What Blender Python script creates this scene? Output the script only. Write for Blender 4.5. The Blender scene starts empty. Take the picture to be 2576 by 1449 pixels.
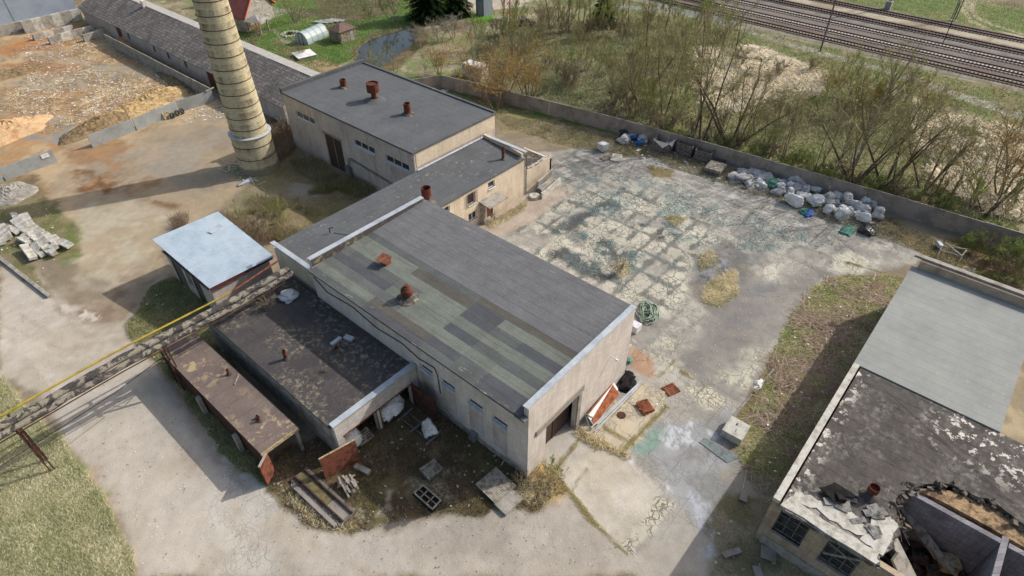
import bpy, bmesh, math, random
import numpy as np
from mathutils import Vector, Matrix
C = bpy.context.scene
R = math.radians
# ---------------------------------------------------------------- camera, sky, sun, exposure
CAM_H = 39.0
FPX, PITCH, ROLL, AZ = 1545.0, R(40.4), R(-.15), R(41.06)
fw = Vector((math.cos(AZ)*math.cos(PITCH), math.sin(AZ)*math.cos(PITCH), -math.sin(PITCH)))
rt = Vector((math.sin(AZ), -math.cos(AZ), 0)); up = rt.cross(fw)
rt, up = math.cos(ROLL)*rt+math.sin(ROLL)*up, -math.sin(ROLL)*rt+math.cos(ROLL)*up
cam = bpy.data.objects.new('camera', bpy.data.cameras.new('camera'))
C.collection.objects.link(cam)
cam.matrix_world = Matrix(((rt.x, up.x, -fw.x, 0), (rt.y, up.y, -fw.y, 0), (rt.z, up.z, -fw.z, CAM_H), (0, 0, 0, 1)))
cam.data.sensor_width = 36; cam.data.lens = FPX/2576*36; cam.data.clip_end = 3000
C.camera = cam
SUN_AZ, SUN_EL = R(-25.96), R(37.6)
w = bpy.data.worlds.new('World'); C.world = w; w.use_nodes = True
nt = w.node_tree; bg = nt.nodes['Background']
sky = nt.nodes.new('ShaderNodeTexSky'); sky.sky_type = 'NISHITA'; sky.sun_disc = False
sky.sun_elevation = SUN_EL; sky.sun_rotation = R(90)-SUN_AZ; sky.air_density = 1.3; sky.dust_density = 4.0
nt.links.new(sky.outputs[0], bg.inputs[0]); bg.inputs[1].default_value = .125
sl = bpy.data.lights.new('sun', 'SUN'); sl.energy = 3.0; sl.angle = R(.55); sl.color = (1, .965, .91)
so = bpy.data.objects.new('sun', sl); C.collection.objects.link(so)
sdir = Vector((math.cos(SUN_AZ)*math.cos(SUN_EL), math.sin(SUN_AZ)*math.cos(SUN_EL), math.sin(SUN_EL)))
so.rotation_euler = sdir.to_track_quat('Z', 'Y').to_euler(); so.location = (60, -40, 60)
C.view_settings.view_transform = 'Standard'; C.view_settings.look = 'None'
C.view_settings.exposure = .3; C.view_settings.gamma = 1
C.cycles.max_bounces = 4; C.cycles.diffuse_bounces = 2; C.cycles.glossy_bounces = 2; C.cycles.transparent_max_bounces = 6
C.cycles.use_denoising = True
rnd = random.Random(7); rs = np.random.RandomState(5)

# ---------------------------------------------------------------- measuring: a sight line of the survey picture meets height z
def G(px, py, z=0.):
    d = rt*((px-1288)/FPX)-up*((py-724.5)/FPX)+fw
    t = (z-CAM_H)/d.z
    return Vector((d.x*t, d.y*t, z))
def zf(ox, oy, s): return lambda x, y, z=0.: G((ox+x/s)*.670833, (oy+y/s)*.670833, z)
def zv(ox, oy, s): return lambda x, y: ((ox+x/s)*.670833, (oy+y/s)*.670833)

# ---------------------------------------------------------------- materials
def lin(c):
    c = c/255.; return c/12.92 if c <= .04045 else ((c+.055)/1.055)**2.4
KS = 1.22
def S(r, g, b): return (lin(r)/KS, lin(g)/KS, lin(b)/KS)
class NT:
    def __init__(s, name, rough=.9, spec=.25, metal=0.):
        s.m = bpy.data.materials.new(name); s.m.use_nodes = True; s.t = s.m.node_tree
        s.b = s.t.nodes['Principled BSDF']; s.b.inputs['Roughness'].default_value = rough
        s.b.inputs['Specular IOR Level'].default_value = spec; s.b.inputs['Metallic'].default_value = metal
        s._co = None
    def n(s, k, **kw):
        x = s.t.nodes.new(k)
        for a, v in kw.items(): setattr(x, a, v)
        return x
    def put(s, i, v):
        if isinstance(v, bpy.types.NodeSocket): s.t.links.new(v, i)
        elif isinstance(v, (tuple, list)) and len(v) == 3 and i.type == 'RGBA': i.default_value = (*v, 1)
        else: i.default_value = v
    @property
    def co(s):
        if s._co is None: s._co = s.n('ShaderNodeTexCoord').outputs['Object']
        return s._co
    def noise(s, scale, detail=5, rough=.6, vec=None, dist=0.):
        x = s.n('ShaderNodeTexNoise'); s.put(x.inputs['Vector'], vec or s.co); x.inputs['Scale'].default_value = scale
        x.inputs['Detail'].default_value = detail; x.inputs['Roughness'].default_value = rough; x.inputs['Distortion'].default_value = dist
        return x.outputs['Fac']
    def vor(s, scale, feat='DISTANCE_TO_EDGE', vec=None, rand=1., out='Distance'):
        x = s.n('ShaderNodeTexVoronoi', feature=feat); s.put(x.inputs['Vector'], vec or s.co); x.inputs['Scale'].default_value = scale
        x.inputs['Randomness'].default_value = rand
        return x.outputs[out]
    def ramp(s, f, a, b, va=0., vb=1.):
        x = s.n('ShaderNodeMapRange'); s.put(x.inputs['Value'], f); x.inputs['From Min'].default_value = a; x.inputs['From Max'].default_value = b
        x.inputs['To Min'].default_value = va; x.inputs['To Max'].default_value = vb; return x.outputs['Result']
    def math(s, op, a, b=0.):
        x = s.n('ShaderNodeMath', operation=op); s.put(x.inputs[0], a); s.put(x.inputs[1], b); return x.outputs[0]
    def mix(s, f, a, b, mode='MIX'):
        x = s.n('ShaderNodeMix', data_type='RGBA', blend_type=mode); s.put(x.inputs['Factor'], f); s.put(x.inputs['A'], a); s.put(x.inputs['B'], b)
        return x.outputs['Result']
    def mul(s, col, f):
        x = s.n('ShaderNodeVectorMath', operation='SCALE'); s.put(x.inputs[0], col); s.put(x.inputs['Scale'], f); return x.outputs[0]
    def map(s, scale=(1, 1, 1), rot=(0, 0, 0), vec=None):
        x = s.n('ShaderNodeMapping'); s.put(x.inputs['Vector'], vec or s.co); x.inputs['Scale'].default_value = scale; x.inputs['Rotation'].default_value = rot
        return x.outputs[0]
    def attr(s, name, out='Color'): return s.n('ShaderNodeAttribute', attribute_name=name).outputs[out]
    def bump(s, h, st=.5, d=.05):
        x = s.n('ShaderNodeBump'); s.put(x.inputs['Height'], h); x.inputs['Strength'].default_value = st; x.inputs['Distance'].default_value = d
        s.t.links.new(x.outputs[0], s.b.inputs['Normal'])
    def col(s, c): s.put(s.b.inputs['Base Color'], c); return s
def simple(name, c, c2=None, scale=3., rough=.85, spec=.25, metal=0., var=.25, lo=.45, hi=.62, bump=0.):
    t = NT(name, rough, spec, metal)
    n1 = t.noise(scale, 6, .65); v = t.ramp(t.noise(scale*5.3, 4, .6), .25, .75, 1-var, 1+var)
    base = t.mix(t.ramp(n1, lo, hi), c, c2 or tuple(x*.75 for x in c))
    t.col(t.mul(base, v))
    if bump: t.bump(t.noise(scale*4, 4), bump, .04)
    return t.m
def vcmat(name, rough=.9, spec=.2, var=.2, scale=6., bump=0.):
    t = NT(name, rough, spec); t.col(t.mul(t.attr('Col'), t.ramp(t.noise(scale, 6, .65), .25, .75, 1-var, 1+var)))
    if bump: t.bump(t.noise(scale*2, 4), bump, .05)
    return t.m
def brick(name, c, c2, mortar, dirt, bw=.5, bh=.16, dirtamt=.5, zs=1.):
    t = NT(name, .92, .15)
    sx = t.n('ShaderNodeSeparateXYZ'); t.put(sx.inputs[0], t.co)
    cb = t.n('ShaderNodeCombineXYZ'); t.put(cb.inputs[0], t.math('ADD', sx.outputs[0], sx.outputs[1])); t.put(cb.inputs[1], sx.outputs[2])
    br = t.n('ShaderNodeTexBrick'); t.put(br.inputs['Vector'], cb.outputs[0]); br.inputs['Scale'].default_value = 1
    br.inputs['Brick Width'].default_value = bw; br.inputs['Row Height'].default_value = bh; br.inputs['Mortar Size'].default_value = .012
    br.inputs['Color1'].default_value = (*c, 1); br.inputs['Color2'].default_value = (*c2, 1); br.inputs['Mortar'].default_value = (*mortar, 1)
    n = t.noise(.7, 7, .7, t.map((1, 1, .45))); f = t.ramp(n, .46, .72, 0, dirtamt)
    k = t.mix(f, br.outputs['Color'], dirt)
    low = t.ramp(t.math('ADD', sx.outputs[2], t.math('MULTIPLY', t.noise(2.2, 4), 1.1)), .3, 1.5, .45, 0.)
    k = t.mix(low, k, dirt)
    k = t.mul(k, t.ramp(t.noise(1.6, 6, .7, t.map((1.5, 1.5, .22))), .3, .7, .87, 1.1))
    fine = t.ramp(t.noise(14, 4, .7), .3, .7, .84, 1.14)
    pit = t.ramp(t.noise(9, 2, .5), .7, .76, 0, .6)
    t.col(t.mix(pit, t.mul(k, fine), dirt)); t.bump(t.noise(10, 4), .35, .03)
    return t.m
M = {}
M['brick_hall'] = brick('brick_hall', S(236, 225, 215), S(223, 211, 201), S(204, 192, 182), S(148, 134, 124), dirtamt=.4)
M['brick_cream'] = brick('brick_cream', S(236, 220, 196), S(226, 208, 183), S(204, 187, 164), S(164, 142, 120), dirtamt=.5)
M['brick_white'] = brick('brick_white', S(218, 206, 196), S(204, 192, 182), S(182, 170, 160), S(142, 128, 118), dirtamt=.6)
M['brick_panel'] = brick('brick_panel', S(232, 222, 212), S(212, 202, 194), S(180, 170, 162), S(150, 138, 130), dirtamt=.6)
M['brick_brown'] = brick('brick_brown', S(206, 186, 162), S(190, 170, 148), S(160, 142, 124), S(118, 100, 84), dirtamt=.7)
M['brick_red'] = brick('brick_red', S(150, 105, 85), S(170, 130, 105), S(160, 145, 130), S(110, 95, 85))
M['brick_chim'] = brick('brick_chim', S(203, 192, 146), S(184, 172, 126), S(158, 145, 103), S(120, 107, 76), bw=.55, bh=.22, dirtamt=.6)
M['concrete'] = simple('concrete', S(172, 166, 156), S(138, 130, 120), 1.3, var=.15, bump=.2)
M['concrete_fence'] = simple('concrete_fence', S(160, 151, 142), S(132, 124, 116), .6, var=.12, bump=.15)
M['concrete_grey'] = simple('concrete_grey', S(163, 166, 164), S(146, 148, 146), .5, var=.1)
M['concrete_pale'] = simple('concrete_pale', S(205, 201, 190), S(165, 158, 145), 1.6, var=.15, bump=.25)
M['zinc'] = simple('zinc', S(196, 202, 208), S(172, 179, 187), .8, .5, .5, .12, .08)
M['white'] = simple('white', S(232, 232, 232), S(205, 205, 205), 3, .5, .4, 0, .05)
M['glass'] = simple('glass', (.02, .025, .03), (.05, .055, .06), 1.5, .12, .6, 0, .2)
M['dark'] = simple('dark', (.014, .013, .013), (.03, .027, .025), 1.5, .95, .1)
M['rust'] = simple('rust', S(146, 88, 68), S(92, 62, 52), 2.2, .85, .25, .1, .2, bump=.2)
M['rust_dark'] = simple('rust_dark', S(92, 64, 54), S(60, 44, 40), 2., .9, .2, 0, .25)
M['brown_door'] = simple('brown_door', S(84, 66, 56), S(68, 53, 46), 1.5, .75, .3, 0, .08)
M['maroon'] = simple('maroon', S(116, 62, 56), S(84, 48, 44), 3., .7, .35, .05, .15)
M['wood'] = simple('wood', S(172, 164, 150), S(120, 110, 98), 3., .9, .15, 0, .3)
M['wood_dark'] = simple('wood_dark', S(128, 122, 118), S(92, 86, 82), 3., .9, .15, 0, .3)
M['wood_new'] = simple('wood_new', S(198, 178, 142), S(150, 128, 96), 4., .9, .15, 0, .25)
M['rubber'] = simple('rubber', (.02, .02, .02), (.05, .05, .048), 5, .8, .3)
M['yellow'] = simple('yellow', S(184, 160, 62), S(150, 128, 58), 1.2, .55, .4, 0, .08)
M['steel_grey'] = simple('steel_grey', S(132, 134, 134), S(100, 102, 104), 2, .6, .4, .2, .1)
M['bag'] = simple('bag', S(240, 236, 230), S(212, 208, 204), 1.6, .75, .3, 0, .12, bump=.9)
M['bag_grey'] = simple('bag_grey', S(204, 200, 196), S(156, 154, 154), 1.8, .75, .3, 0, .15, bump=.9)
M['blue'] = simple('blue', S(38, 105, 190), S(30, 80, 150), 3, .5, .4)
M['teal'] = simple('teal', S(96, 148, 128), S(58, 108, 94), 6, .8, .3, 0, .35)
M['black_plastic'] = simple('black_plastic', (.012, .012, .014), (.05, .05, .055), 3, .35, .5)
M['hose'] = simple('hose', S(158, 178, 156), S(130, 150, 130), 2, .5, .4)
M['insul'] = None
def insul():
    t = NT('pipe_insulation', .85, .25)
    n = t.noise(1.5, 6, .7, dist=.6); f = t.ramp(n, .49, .51)
    a = t.mul(S(80, 75, 74), t.ramp(t.noise(6, 4), .3, .7, .7, 1.25)); b = t.mul(S(158, 150, 134), t.ramp(t.noise(11, 5, .7), .3, .7, .6, 1.2))
    t.col(t.mix(f, a, b)); t.bump(t.noise(9, 5, .7), .8, .06); return t.m
M['insul'] = insul()
def felt(name, c, c2, lichen, amt=(.6, .66), dirn='y', seam=1.0, lscale=1.4, var=.14):
    t = NT(name, .9, .25)
    n = t.ramp(t.noise(.35, 6, .7), .35, .65); base = t.mix(n, c, c2)
    base = t.mul(base, t.ramp(t.noise(9, 5, .7), .25, .75, 1-var, 1+var))
    sx = t.n('ShaderNodeSeparateXYZ'); t.put(sx.inputs[0], t.co)
    ax = sx.outputs[0] if dirn == 'y' else sx.outputs[1]
    wob = t.math('MULTIPLY', t.noise(1.3, 2), .06)
    fr = t.math('FRACT', t.math('DIVIDE', t.math('ADD', ax, wob), seam))
    line = t.math('MULTIPLY', t.ramp(fr, 0, .1, 1, 0), .45)
    base = t.mix(line, base, tuple(x*.45 for x in c))
    li = t.math('MULTIPLY', t.ramp(t.noise(lscale, 8, .72, dist=.3), amt[0], amt[1]), t.ramp(t.noise(.22, 2), .42, .56))
    t.col(t.mix(li, base, lichen)); t.bump(t.noise(22, 3), .25, .02); return t.m
M['felt'] = felt('felt', S(106, 108, 110), S(92, 95, 98), S(150, 148, 138), (.6, .68), lscale=3., var=.2)
M['felt_x'] = felt('felt_x', S(104, 106, 108), S(90, 92, 95), S(152, 147, 130), (.57, .66), dirn='x', lscale=2.2, var=.2)
M['felt_old'] = felt('felt_old', S(90, 85, 84), S(72, 68, 68), S(160, 150, 124), (.5, .64), seam=1.9, lscale=2.2, var=.26)
M['felt_grey'] = felt('felt_grey', S(162, 163, 158), S(146, 147, 143), S(178, 174, 164), (.56, .68), dirn='y', seam=1., lscale=2., var=.12)
M['garage_roof'] = felt('garage_roof', S(132, 116, 108), S(108, 95, 90), S(180, 162, 126), (.53, .58), dirn='x', seam=1.6, lscale=1.0, var=.24)
M['felt_ruin'] = felt('felt_ruin', S(104, 98, 92), S(80, 75, 73), S(146, 142, 128), (.5, .62), seam=1.0, lscale=2.6, var=.28, dirn='x')
def corr(name, c, c2, period, ax, rough=.35, metal=.6, depth=.02):
    t = NT(name, rough, .5, metal)
    sx = t.n('ShaderNodeSeparateXYZ'); t.put(sx.inputs[0], t.co)
    s = t.math('SINE', t.math('MULTIPLY', sx.outputs[ax], 2*math.pi/period))
    base = t.mix(t.ramp(t.noise(.5, 4), .35, .65), c, c2)
    t.col(base); t.bump(s, 1., depth); return t.m
M['tin'] = simple('tin', S(192, 206, 216), S(174, 191, 204), .6, .38, .5, .3, .04)
def slate():
    t = NT('asbestos_slates', .95, .1)
    br = t.n('ShaderNodeTexBrick'); t.put(br.inputs['Vector'], t.map((1, 1, 1), (0, 0, R(90)))); br.inputs['Scale'].default_value = 1
    br.inputs['Brick Width'].default_value = .7; br.inputs['Row Height'].default_value = .5; br.inputs['Mortar Size'].default_value = .035
    a, b = S(158, 150, 142), S(128, 120, 115)
    br.inputs['Color1'].default_value = (*a, 1); br.inputs['Color2'].default_value = (*b, 1); br.inputs['Mortar'].default_value = (*S(82, 76, 74), 1)
    k = t.mix(t.ramp(t.noise(.3, 6, .7), .45, .62), br.outputs['Color'], S(110, 103, 99))
    k = t.mix(t.ramp(t.noise(1.9, 7, .75), .54, .66, 0, .8), k, S(176, 168, 150))
    t.col(t.mul(k, t.ramp(t.noise(5, 5, .7), .25, .75, .72, 1.25))); t.bump(t.noise(4, 5), .7, .08); return t.m
M['slate'] = slate()
M['slate_pale'] = simple('slate_pale', S(170, 168, 165), S(146, 144, 141), 1.2, .9, .2, 0, .2)

# ---------------------------------------------------------------- mesh builder
def link(o, parent=None):
    C.collection.objects.link(o)
    if parent is not None: o.parent = parent
    return o
class MB:
    def __init__(s): s.v = []; s.f = []; s.c = []; s.mi = []; s.cur = 0; s.curc = None
    def face(s, idx): s.f.append(idx); s.mi.append(s.cur); s.c.append(s.curc)
    def add(s, vs, fs):
        o = len(s.v); s.v.extend([tuple(x) for x in vs])
        for f in fs: s.face([i+o for i in f])
        return s
    def box(s, x0, y0, z0, x1, y1, z1, M4=None):
        vs = [Vector(p) for p in ((x0, y0, z0), (x1, y0, z0), (x1, y1, z0), (x0, y1, z0), (x0, y0, z1), (x1, y0, z1), (x1, y1, z1), (x0, y1, z1))]
        if M4 is not None: vs = [M4 @ p for p in vs]
        return s.add(vs, [(0, 3, 2, 1), (4, 5, 6, 7), (0, 1, 5, 4), (1, 2, 6, 5), (2, 3, 7, 6), (3, 0, 4, 7)])
    def cbox(s, c, size, rot=0., tilt=(0, 0)):
        m = Matrix.Translation(c) @ Matrix.Rotation(rot, 4, 'Z') @ Matrix.Rotation(tilt[0], 4, 'X') @ Matrix.Rotation(tilt[1], 4, 'Y')
        a, b, d = size[0]/2, size[1]/2, size[2]/2
        return s.box(-a, -b, -d, a, b, d, m)
    def bar(s, a, b, w, h=None, upv=(0, 0, 1)):
        a, b = Vector(a), Vector(b); d = (b-a); L = d.length; d.normalize(); u = Vector(upv)
        if abs(d.dot(u)) > .98: u = Vector((1, 0, 0))
        x = d.cross(u).normalized(); u = x.cross(d); h = h or w
        m = Matrix(((d.x, x.x, u.x, a.x), (d.y, x.y, u.y, a.y), (d.z, x.z, u.z, a.z), (0, 0, 0, 1)))
        return s.box(0, -w/2, -h/2, L, w/2, h/2, m)
    def prism(s, pts, z0, z1):
        n = len(pts); A = sum(pts[i][0]*pts[(i+1) % n][1]-pts[(i+1) % n][0]*pts[i][1] for i in range(n))
        if A < 0: pts = pts[::-1]
        f0 = z0 if callable(z0) else (lambda x, y: z0); f1 = z1 if callable(z1) else (lambda x, y: z1)
        vs = [(p[0], p[1], f0(*p[:2])) for p in pts]+[(p[0], p[1], f1(*p[:2])) for p in pts]
        return s.add(vs, [tuple(range(n))[::-1], tuple(range(n, 2*n))]+[(i, (i+1) % n, n+(i+1) % n, n+i) for i in range(n)])
    def tube(s, pts, r, n=6, cap=True):
        pts = [Vector(p) for p in pts]; rr = r if isinstance(r, (list, tuple)) else [r]*len(pts); o = len(s.v); pu = None
        for i, p in enumerate(pts):
            d = (pts[min(i+1, len(pts)-1)]-pts[max(i-1, 0)]).normalized()
            u = pu if pu is not None and abs(pu.dot(d)) < .95 else (Vector((0, 0, 1)) if abs(d.z) < .9 else Vector((1, 0, 0)))
            x = d.cross(u).normalized(); y = x.cross(d).normalized(); pu = y
            for k in range(n):
                a = 2*math.pi*k/n; s.v.append(tuple(p+(x*math.cos(a)+y*math.sin(a))*rr[i]))
        for i in range(len(pts)-1):
            for k in range(n): s.face((o+i*n+k, o+i*n+(k+1) % n, o+(i+1)*n+(k+1) % n, o+(i+1)*n+k))
        if cap: s.face(tuple(o+k for k in range(n))[::-1]); s.face(tuple(o+(len(pts)-1)*n+k for k in range(n)))
        return s
    def lathe(s, prof, n=24, c=(0, 0, 0)):
        o = len(s.v)
        for r_, z in prof:
            for k in range(n): a = 2*math.pi*k/n; s.v.append((c[0]+r_*math.cos(a), c[1]+r_*math.sin(a), c[2]+z))
        for i in range(len(prof)-1):
            for k in range(n): s.face((o+i*n+k, o+i*n+(k+1) % n, o+(i+1)*n+(k+1) % n, o+(i+1)*n+k))
        return s
    def build(s, name, mats, parent=None, smooth=False, loc=None):
        me = bpy.data.meshes.new(name); me.from_pydata(s.v, [], s.f)
        if not isinstance(mats, (list, tuple)): mats = [mats]
        for m in mats: me.materials.append(M[m] if isinstance(m, str) else m)
        if len(mats) > 1: me.polygons.foreach_set('material_index', s.mi)
        if any(c is not None for c in s.c):
            at = me.color_attributes.new('Col', 'FLOAT_COLOR', 'CORNER'); buf = []
            for f, c in zip(s.f, s.c): buf.extend(list((*(c or (.5, .5, .5)), 1.))*len(f))
            at.data.foreach_set('color', buf)
        if smooth: me.polygons.foreach_set('use_smooth', [True]*len(me.polygons))
        o = bpy.data.objects.new(name, me)
        if loc is not None: o.location = loc
        return link(o, parent)
def tag(o, label=None, cat=None, group=None, kind=None):
    if label: o['label'] = label
    if cat: o['category'] = cat
    if group: o['group'] = group
    if kind or cat: o['kind'] = kind or 'thing'
    return o
def thing(name, label, cat, loc=(0, 0, 0), rz=0., group=None):
    o = bpy.data.objects.new(name, None); o.location = loc; o.rotation_euler = (0, 0, rz); o.empty_display_size = .2
    C.collection.objects.link(o); return tag(o, label, cat, group)
def dup(root, loc, rz=0., label=None, sc=None, group=None):
    r = root.copy(); C.collection.objects.link(r); r.location = loc; r.rotation_euler = (0, 0, rz)
    if sc: r.scale = sc if isinstance(sc, (tuple, list)) else (sc,)*3
    if label: r['label'] = label
    if group: r['group'] = group
    for ch in list(root.children):
        q = ch.copy(); C.collection.objects.link(q); q.parent = r
        for g in list(ch.children):
            d = g.copy(); C.collection.objects.link(d); d.parent = q
    return r

# ---------------------------------------------------------------- numpy noise
def vnoise(x, y, s, seed):
    L = np.random.RandomState(seed).rand(257, 257); X = x/s; Y = y/s
    xi = np.floor(X).astype(int); yi = np.floor(Y).astype(int); fx = X-xi; fy = Y-yi
    fx = fx*fx*(3-2*fx); fy = fy*fy*(3-2*fy); xi %= 256; yi %= 256
    a = L[xi, yi]; b = L[xi+1, yi]; c = L[xi, yi+1]; d = L[xi+1, yi+1]
    return (a*(1-fx)+b*fx)*(1-fy)+(c*(1-fx)+d*fx)*fy
def fbm(x, y, s, seed, o=4, g=.55):
    r = 0; a = 1; t = 0
    for i in range(o): r = r+a*vnoise(x+17.3*i, y-9.1*i, s/2**i, seed+i); t += a; a *= g
    return r/t
def sstep(x, a, b):
    t = np.clip((x-a)/(b-a), 0, 1); return t*t*(3-2*t)
def sdist(px, py, poly):
    """signed distance (+ inside) of points to polygon"""
    inside = np.zeros(px.shape, bool); dm = np.full(px.shape, 1e9); n = len(poly)
    for i in range(n):
        x0, y0 = poly[i]; x1, y1 = poly[(i+1) % n]
        cond = (y0 > py) != (y1 > py)
        with np.errstate(divide='ignore', invalid='ignore'): xx = (x1-x0)*(py-y0)/((y1-y0) if y1 != y0 else 1e-9)+x0
        inside ^= cond & (px < xx)
        dx, dy = x1-x0, y1-y0; t = np.clip(((px-x0)*dx+(py-y0)*dy)/(dx*dx+dy*dy+1e-12), 0, 1)
        dm = np.minimum(dm, np.hypot(px-x0-t*dx, py-y0-t*dy))
    return np.where(inside, dm, -dm)
# ---------------------------------------------------------------- the ground: one continuous grid, coloured by what lies there, split into its surfaces
def axis(a, b, c, d, fine, e0, e1):
    L = list(np.arange(a, b, fine)); x = a; st = fine
    while x > e0: st = min(st*1.18, 40); x -= st; L.insert(0, x)
    x = L[-1]; st = fine
    while x < c: st = min(st*1.03, d); x += st; L.append(x)
    while x < e1: st = min(st*1.2, 60); x += st; L.append(x)
    return np.array(L)
gx = axis(-14, 80, 190, .55, .2, -500, 900); gy = axis(-22, 112, 190, .5, .2, -500, 900)
X, Y = np.meshgrid(gx, gy, indexing='ij'); NX, NY = X.shape
COL = np.zeros(X.shape+(3,)); AUX = np.zeros(X.shape+(4,)); ZON = np.zeros(X.shape, int); HZ = np.zeros(X.shape)
wob = fbm(X, Y, 2.2, 11, 4)-.5; wobf = fbm(X, Y, .7, 31, 3)-.5
def V2(pts, conv=None): return [tuple(G(*(conv(*p) if conv else p))[:2]) for p in pts]
def mask(poly, soft=.3, amp=.8, ampf=.3):
    xs = [p[0] for p in poly]; ys = [p[1] for p in poly]; m = amp+soft+1
    i0, i1 = np.searchsorted(gx, [min(xs)-m, max(xs)+m]); j0, j1 = np.searchsorted(gy, [min(ys)-m, max(ys)+m])
    sl_ = (slice(i0, i1), slice(j0, j1)); W = np.zeros(X.shape)
    if i1 > i0 and j1 > j0:
        d = sdist(X[sl_], Y[sl_], poly)+wob[sl_]*amp*2+wobf[sl_]*ampf*2
        W[sl_] = sstep(d, -soft, soft)
    return W
def blend(W, col, aux=None, zone=None, col2=None, ns=1.5, seed=3, n2=(.42, .6), op=1.):
    global COL, AUX
    W = W*op; c = np.array(S(*col))
    if col2 is not None:
        f = sstep(fbm(X, Y, ns, seed, 5, .62), *n2)[..., None]; c = c*(1-f)+np.array(S(*col2))*f
    COL[...] = COL*(1-W[..., None])+c*W[..., None]
    if aux is not None: AUX[...] = AUX*(1-W[..., None])+np.array(aux)*W[..., None]
    if zone is not None: ZON[W > .5] = zone
def P(poly, col, col2=None, aux=None, zone=None, soft=.3, amp=.6, ampf=.25, ns=1.5, seed=3, n2=(.42, .6), cov=None, world=False, op=1.):
    W = mask(poly if world else V2(poly), soft, amp, ampf)
    if cov: W = W*sstep(fbm(X, Y, cov[2], cov[3], 5, .65), cov[0], cov[1])
    blend(W, col, aux, zone, col2, ns, seed, n2, op); return W
# aux = (crack, grass, grit, joint)
Z_GROUND, Z_ROAD, Z_YARD, Z_LAWN, Z_RAIL, Z_PATH, Z_WATER, Z_DIRT = range(8)
blend(np.ones(X.shape), (146, 138, 108), (0, 1, .3, 0), Z_GROUND, (128, 136, 92), 4, 3, (.42, .58))
f = sstep(fbm(X, Y, 3., 71, 5, .62), .54, .64); blend(f, (168, 156, 128))
f = sstep(fbm(X, Y, 5., 91, 5, .62), .55, .66); blend(f, (124, 106, 92), op=.7)
# meadow between wall and railway
P([(1500, 250), (1720, 120), (1900, 110), (2200, 240), (2576, 330), (2576, 700), (2300, 560), (1900, 420), (1600, 330)], (158, 148, 112), (128, 130, 82), ns=5, amp=3, soft=2, n2=(.4, .6))
P([(1735, 130), (1900, 120), (2075, 190), (2060, 235), (1950, 270), (1880, 260), (1800, 300), (1750, 220)], (205, 190, 166), (184, 168, 140), (0, 1, .2, 0), amp=2.5, soft=1., ns=1.2)
P([(2290, 290), (2420, 300), (2576, 340), (2576, 560), (2480, 540), (2350, 460)], (196, 180, 152), (162, 150, 116), (0, 1, .2, 0), amp=3, soft=1.4, ns=2)
P([(1800, 320), (2150, 340), (2320, 430), (2300, 500), (2000, 420), (1850, 400)], (156, 150, 112), (128, 136, 86), (0, 1, .2, 0), amp=3, soft=1.4, ns=2)
P([(1620, 330), (1900, 400), (2200, 480), (2560, 600), (2570, 560), (2250, 440), (1900, 350), (1640, 290)], (104, 118, 62), (118, 100, 80), amp=2, soft=1.2, ns=3, cov=(.42, .55, 4, 5))
P([(1540, 150), (1700, 170), (1700, 215), (1560, 205)], (112, 86, 82), (140, 118, 100), amp=2, soft=1.)
P([(1170, 150), (1340, 150), (1350, 215), (1180, 200)], (128, 92, 74), (110, 100, 70), amp=2, soft=1., cov=(.35, .55, 2, 9))
# railway corridor (world metres)
def band(x0, x1, y0=-60, y1=140, k=.042): return [(x0+k*y0, y0), (x1+k*y0, y0), (x1+k*y1, y1), (x0+k*y1, y1)]
P(band(109, 121.5), (118, 126, 78), (150, 140, 104), (0, 1, .3, 0), soft=.6, amp=.8, ns=3, world=True)
P(band(150, 172), (112, 134, 74), (134, 138, 88), (0, 1, .3, 0), soft=.6, amp=1., ns=4, world=True)
P(band(172, 260, -90), (132, 118, 98), (168, 152, 122), (0, .9, .3, 0), soft=2, amp=4, ns=5, world=True)
P(band(121.4, 122.6), (184, 172, 150), (165, 152, 130), (0, 0, .5, 0), Z_RAIL, soft=.15, amp=.15, world=True)
P(band(122.5, 150.5), (132, 120, 113), (118, 106, 100), (0, 0, .6, 0), Z_RAIL, soft=.2, amp=.2, ns=8, world=True)
P(band(127.0, 128.0), (128, 104, 94), None, None, soft=.5, amp=.2, world=True)
P(band(143.0, 146.2), (182, 172, 150), (160, 146, 124), (0, .1, .5, 0), soft=.5, amp=.5, ns=5, world=True)
P(band(137.5, 139.5), (140, 136, 130), (126, 118, 112), soft=.4, amp=.2, world=True)
P([(1850, 72), (1990, 118), (2115, 152), (2250, 190), (2400, 245), (2576, 305), (2576, 283), (2400, 228), (2250, 178), (2115, 140), (1990, 106), (1850, 62)], (172, 166, 152), (146, 142, 130), (0, 0, .5, 0), Z_PATH, soft=.35, amp=.4, ns=3)
P([(1480, 15), (1700, 35), (1850, 72), (1850, 60), (1700, 22), (1500, 5)], (160, 158, 150), None, (0, 0, .5, 0), Z_PATH, soft=.4, amp=.4)
for a in ([(2432, -8), (2424, 22), (2440, 50), (2480, 72), (2576, 102), (2700, 140)], [(2452, -8), (2443, 22), (2458, 44), (2496, 62), (2576, 86), (2700, 124)]):
    pw = V2(a)
    for i in range(len(pw)-1):
        (x0, y0), (x1, y1) = pw[i], pw[i+1]; L = math.hypot(x1-x0, y1-y0); nx, ny = -(y1-y0)/L*.65, (x1-x0)/L*.65
        P([(x0+nx, y0+ny), (x1+nx, y1+ny), (x1-nx, y1-ny), (x0-nx, y0-ny)], (190, 176, 150), None, (0, .1, .4, 0), Z_PATH, soft=.35, amp=.3, world=True)
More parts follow.
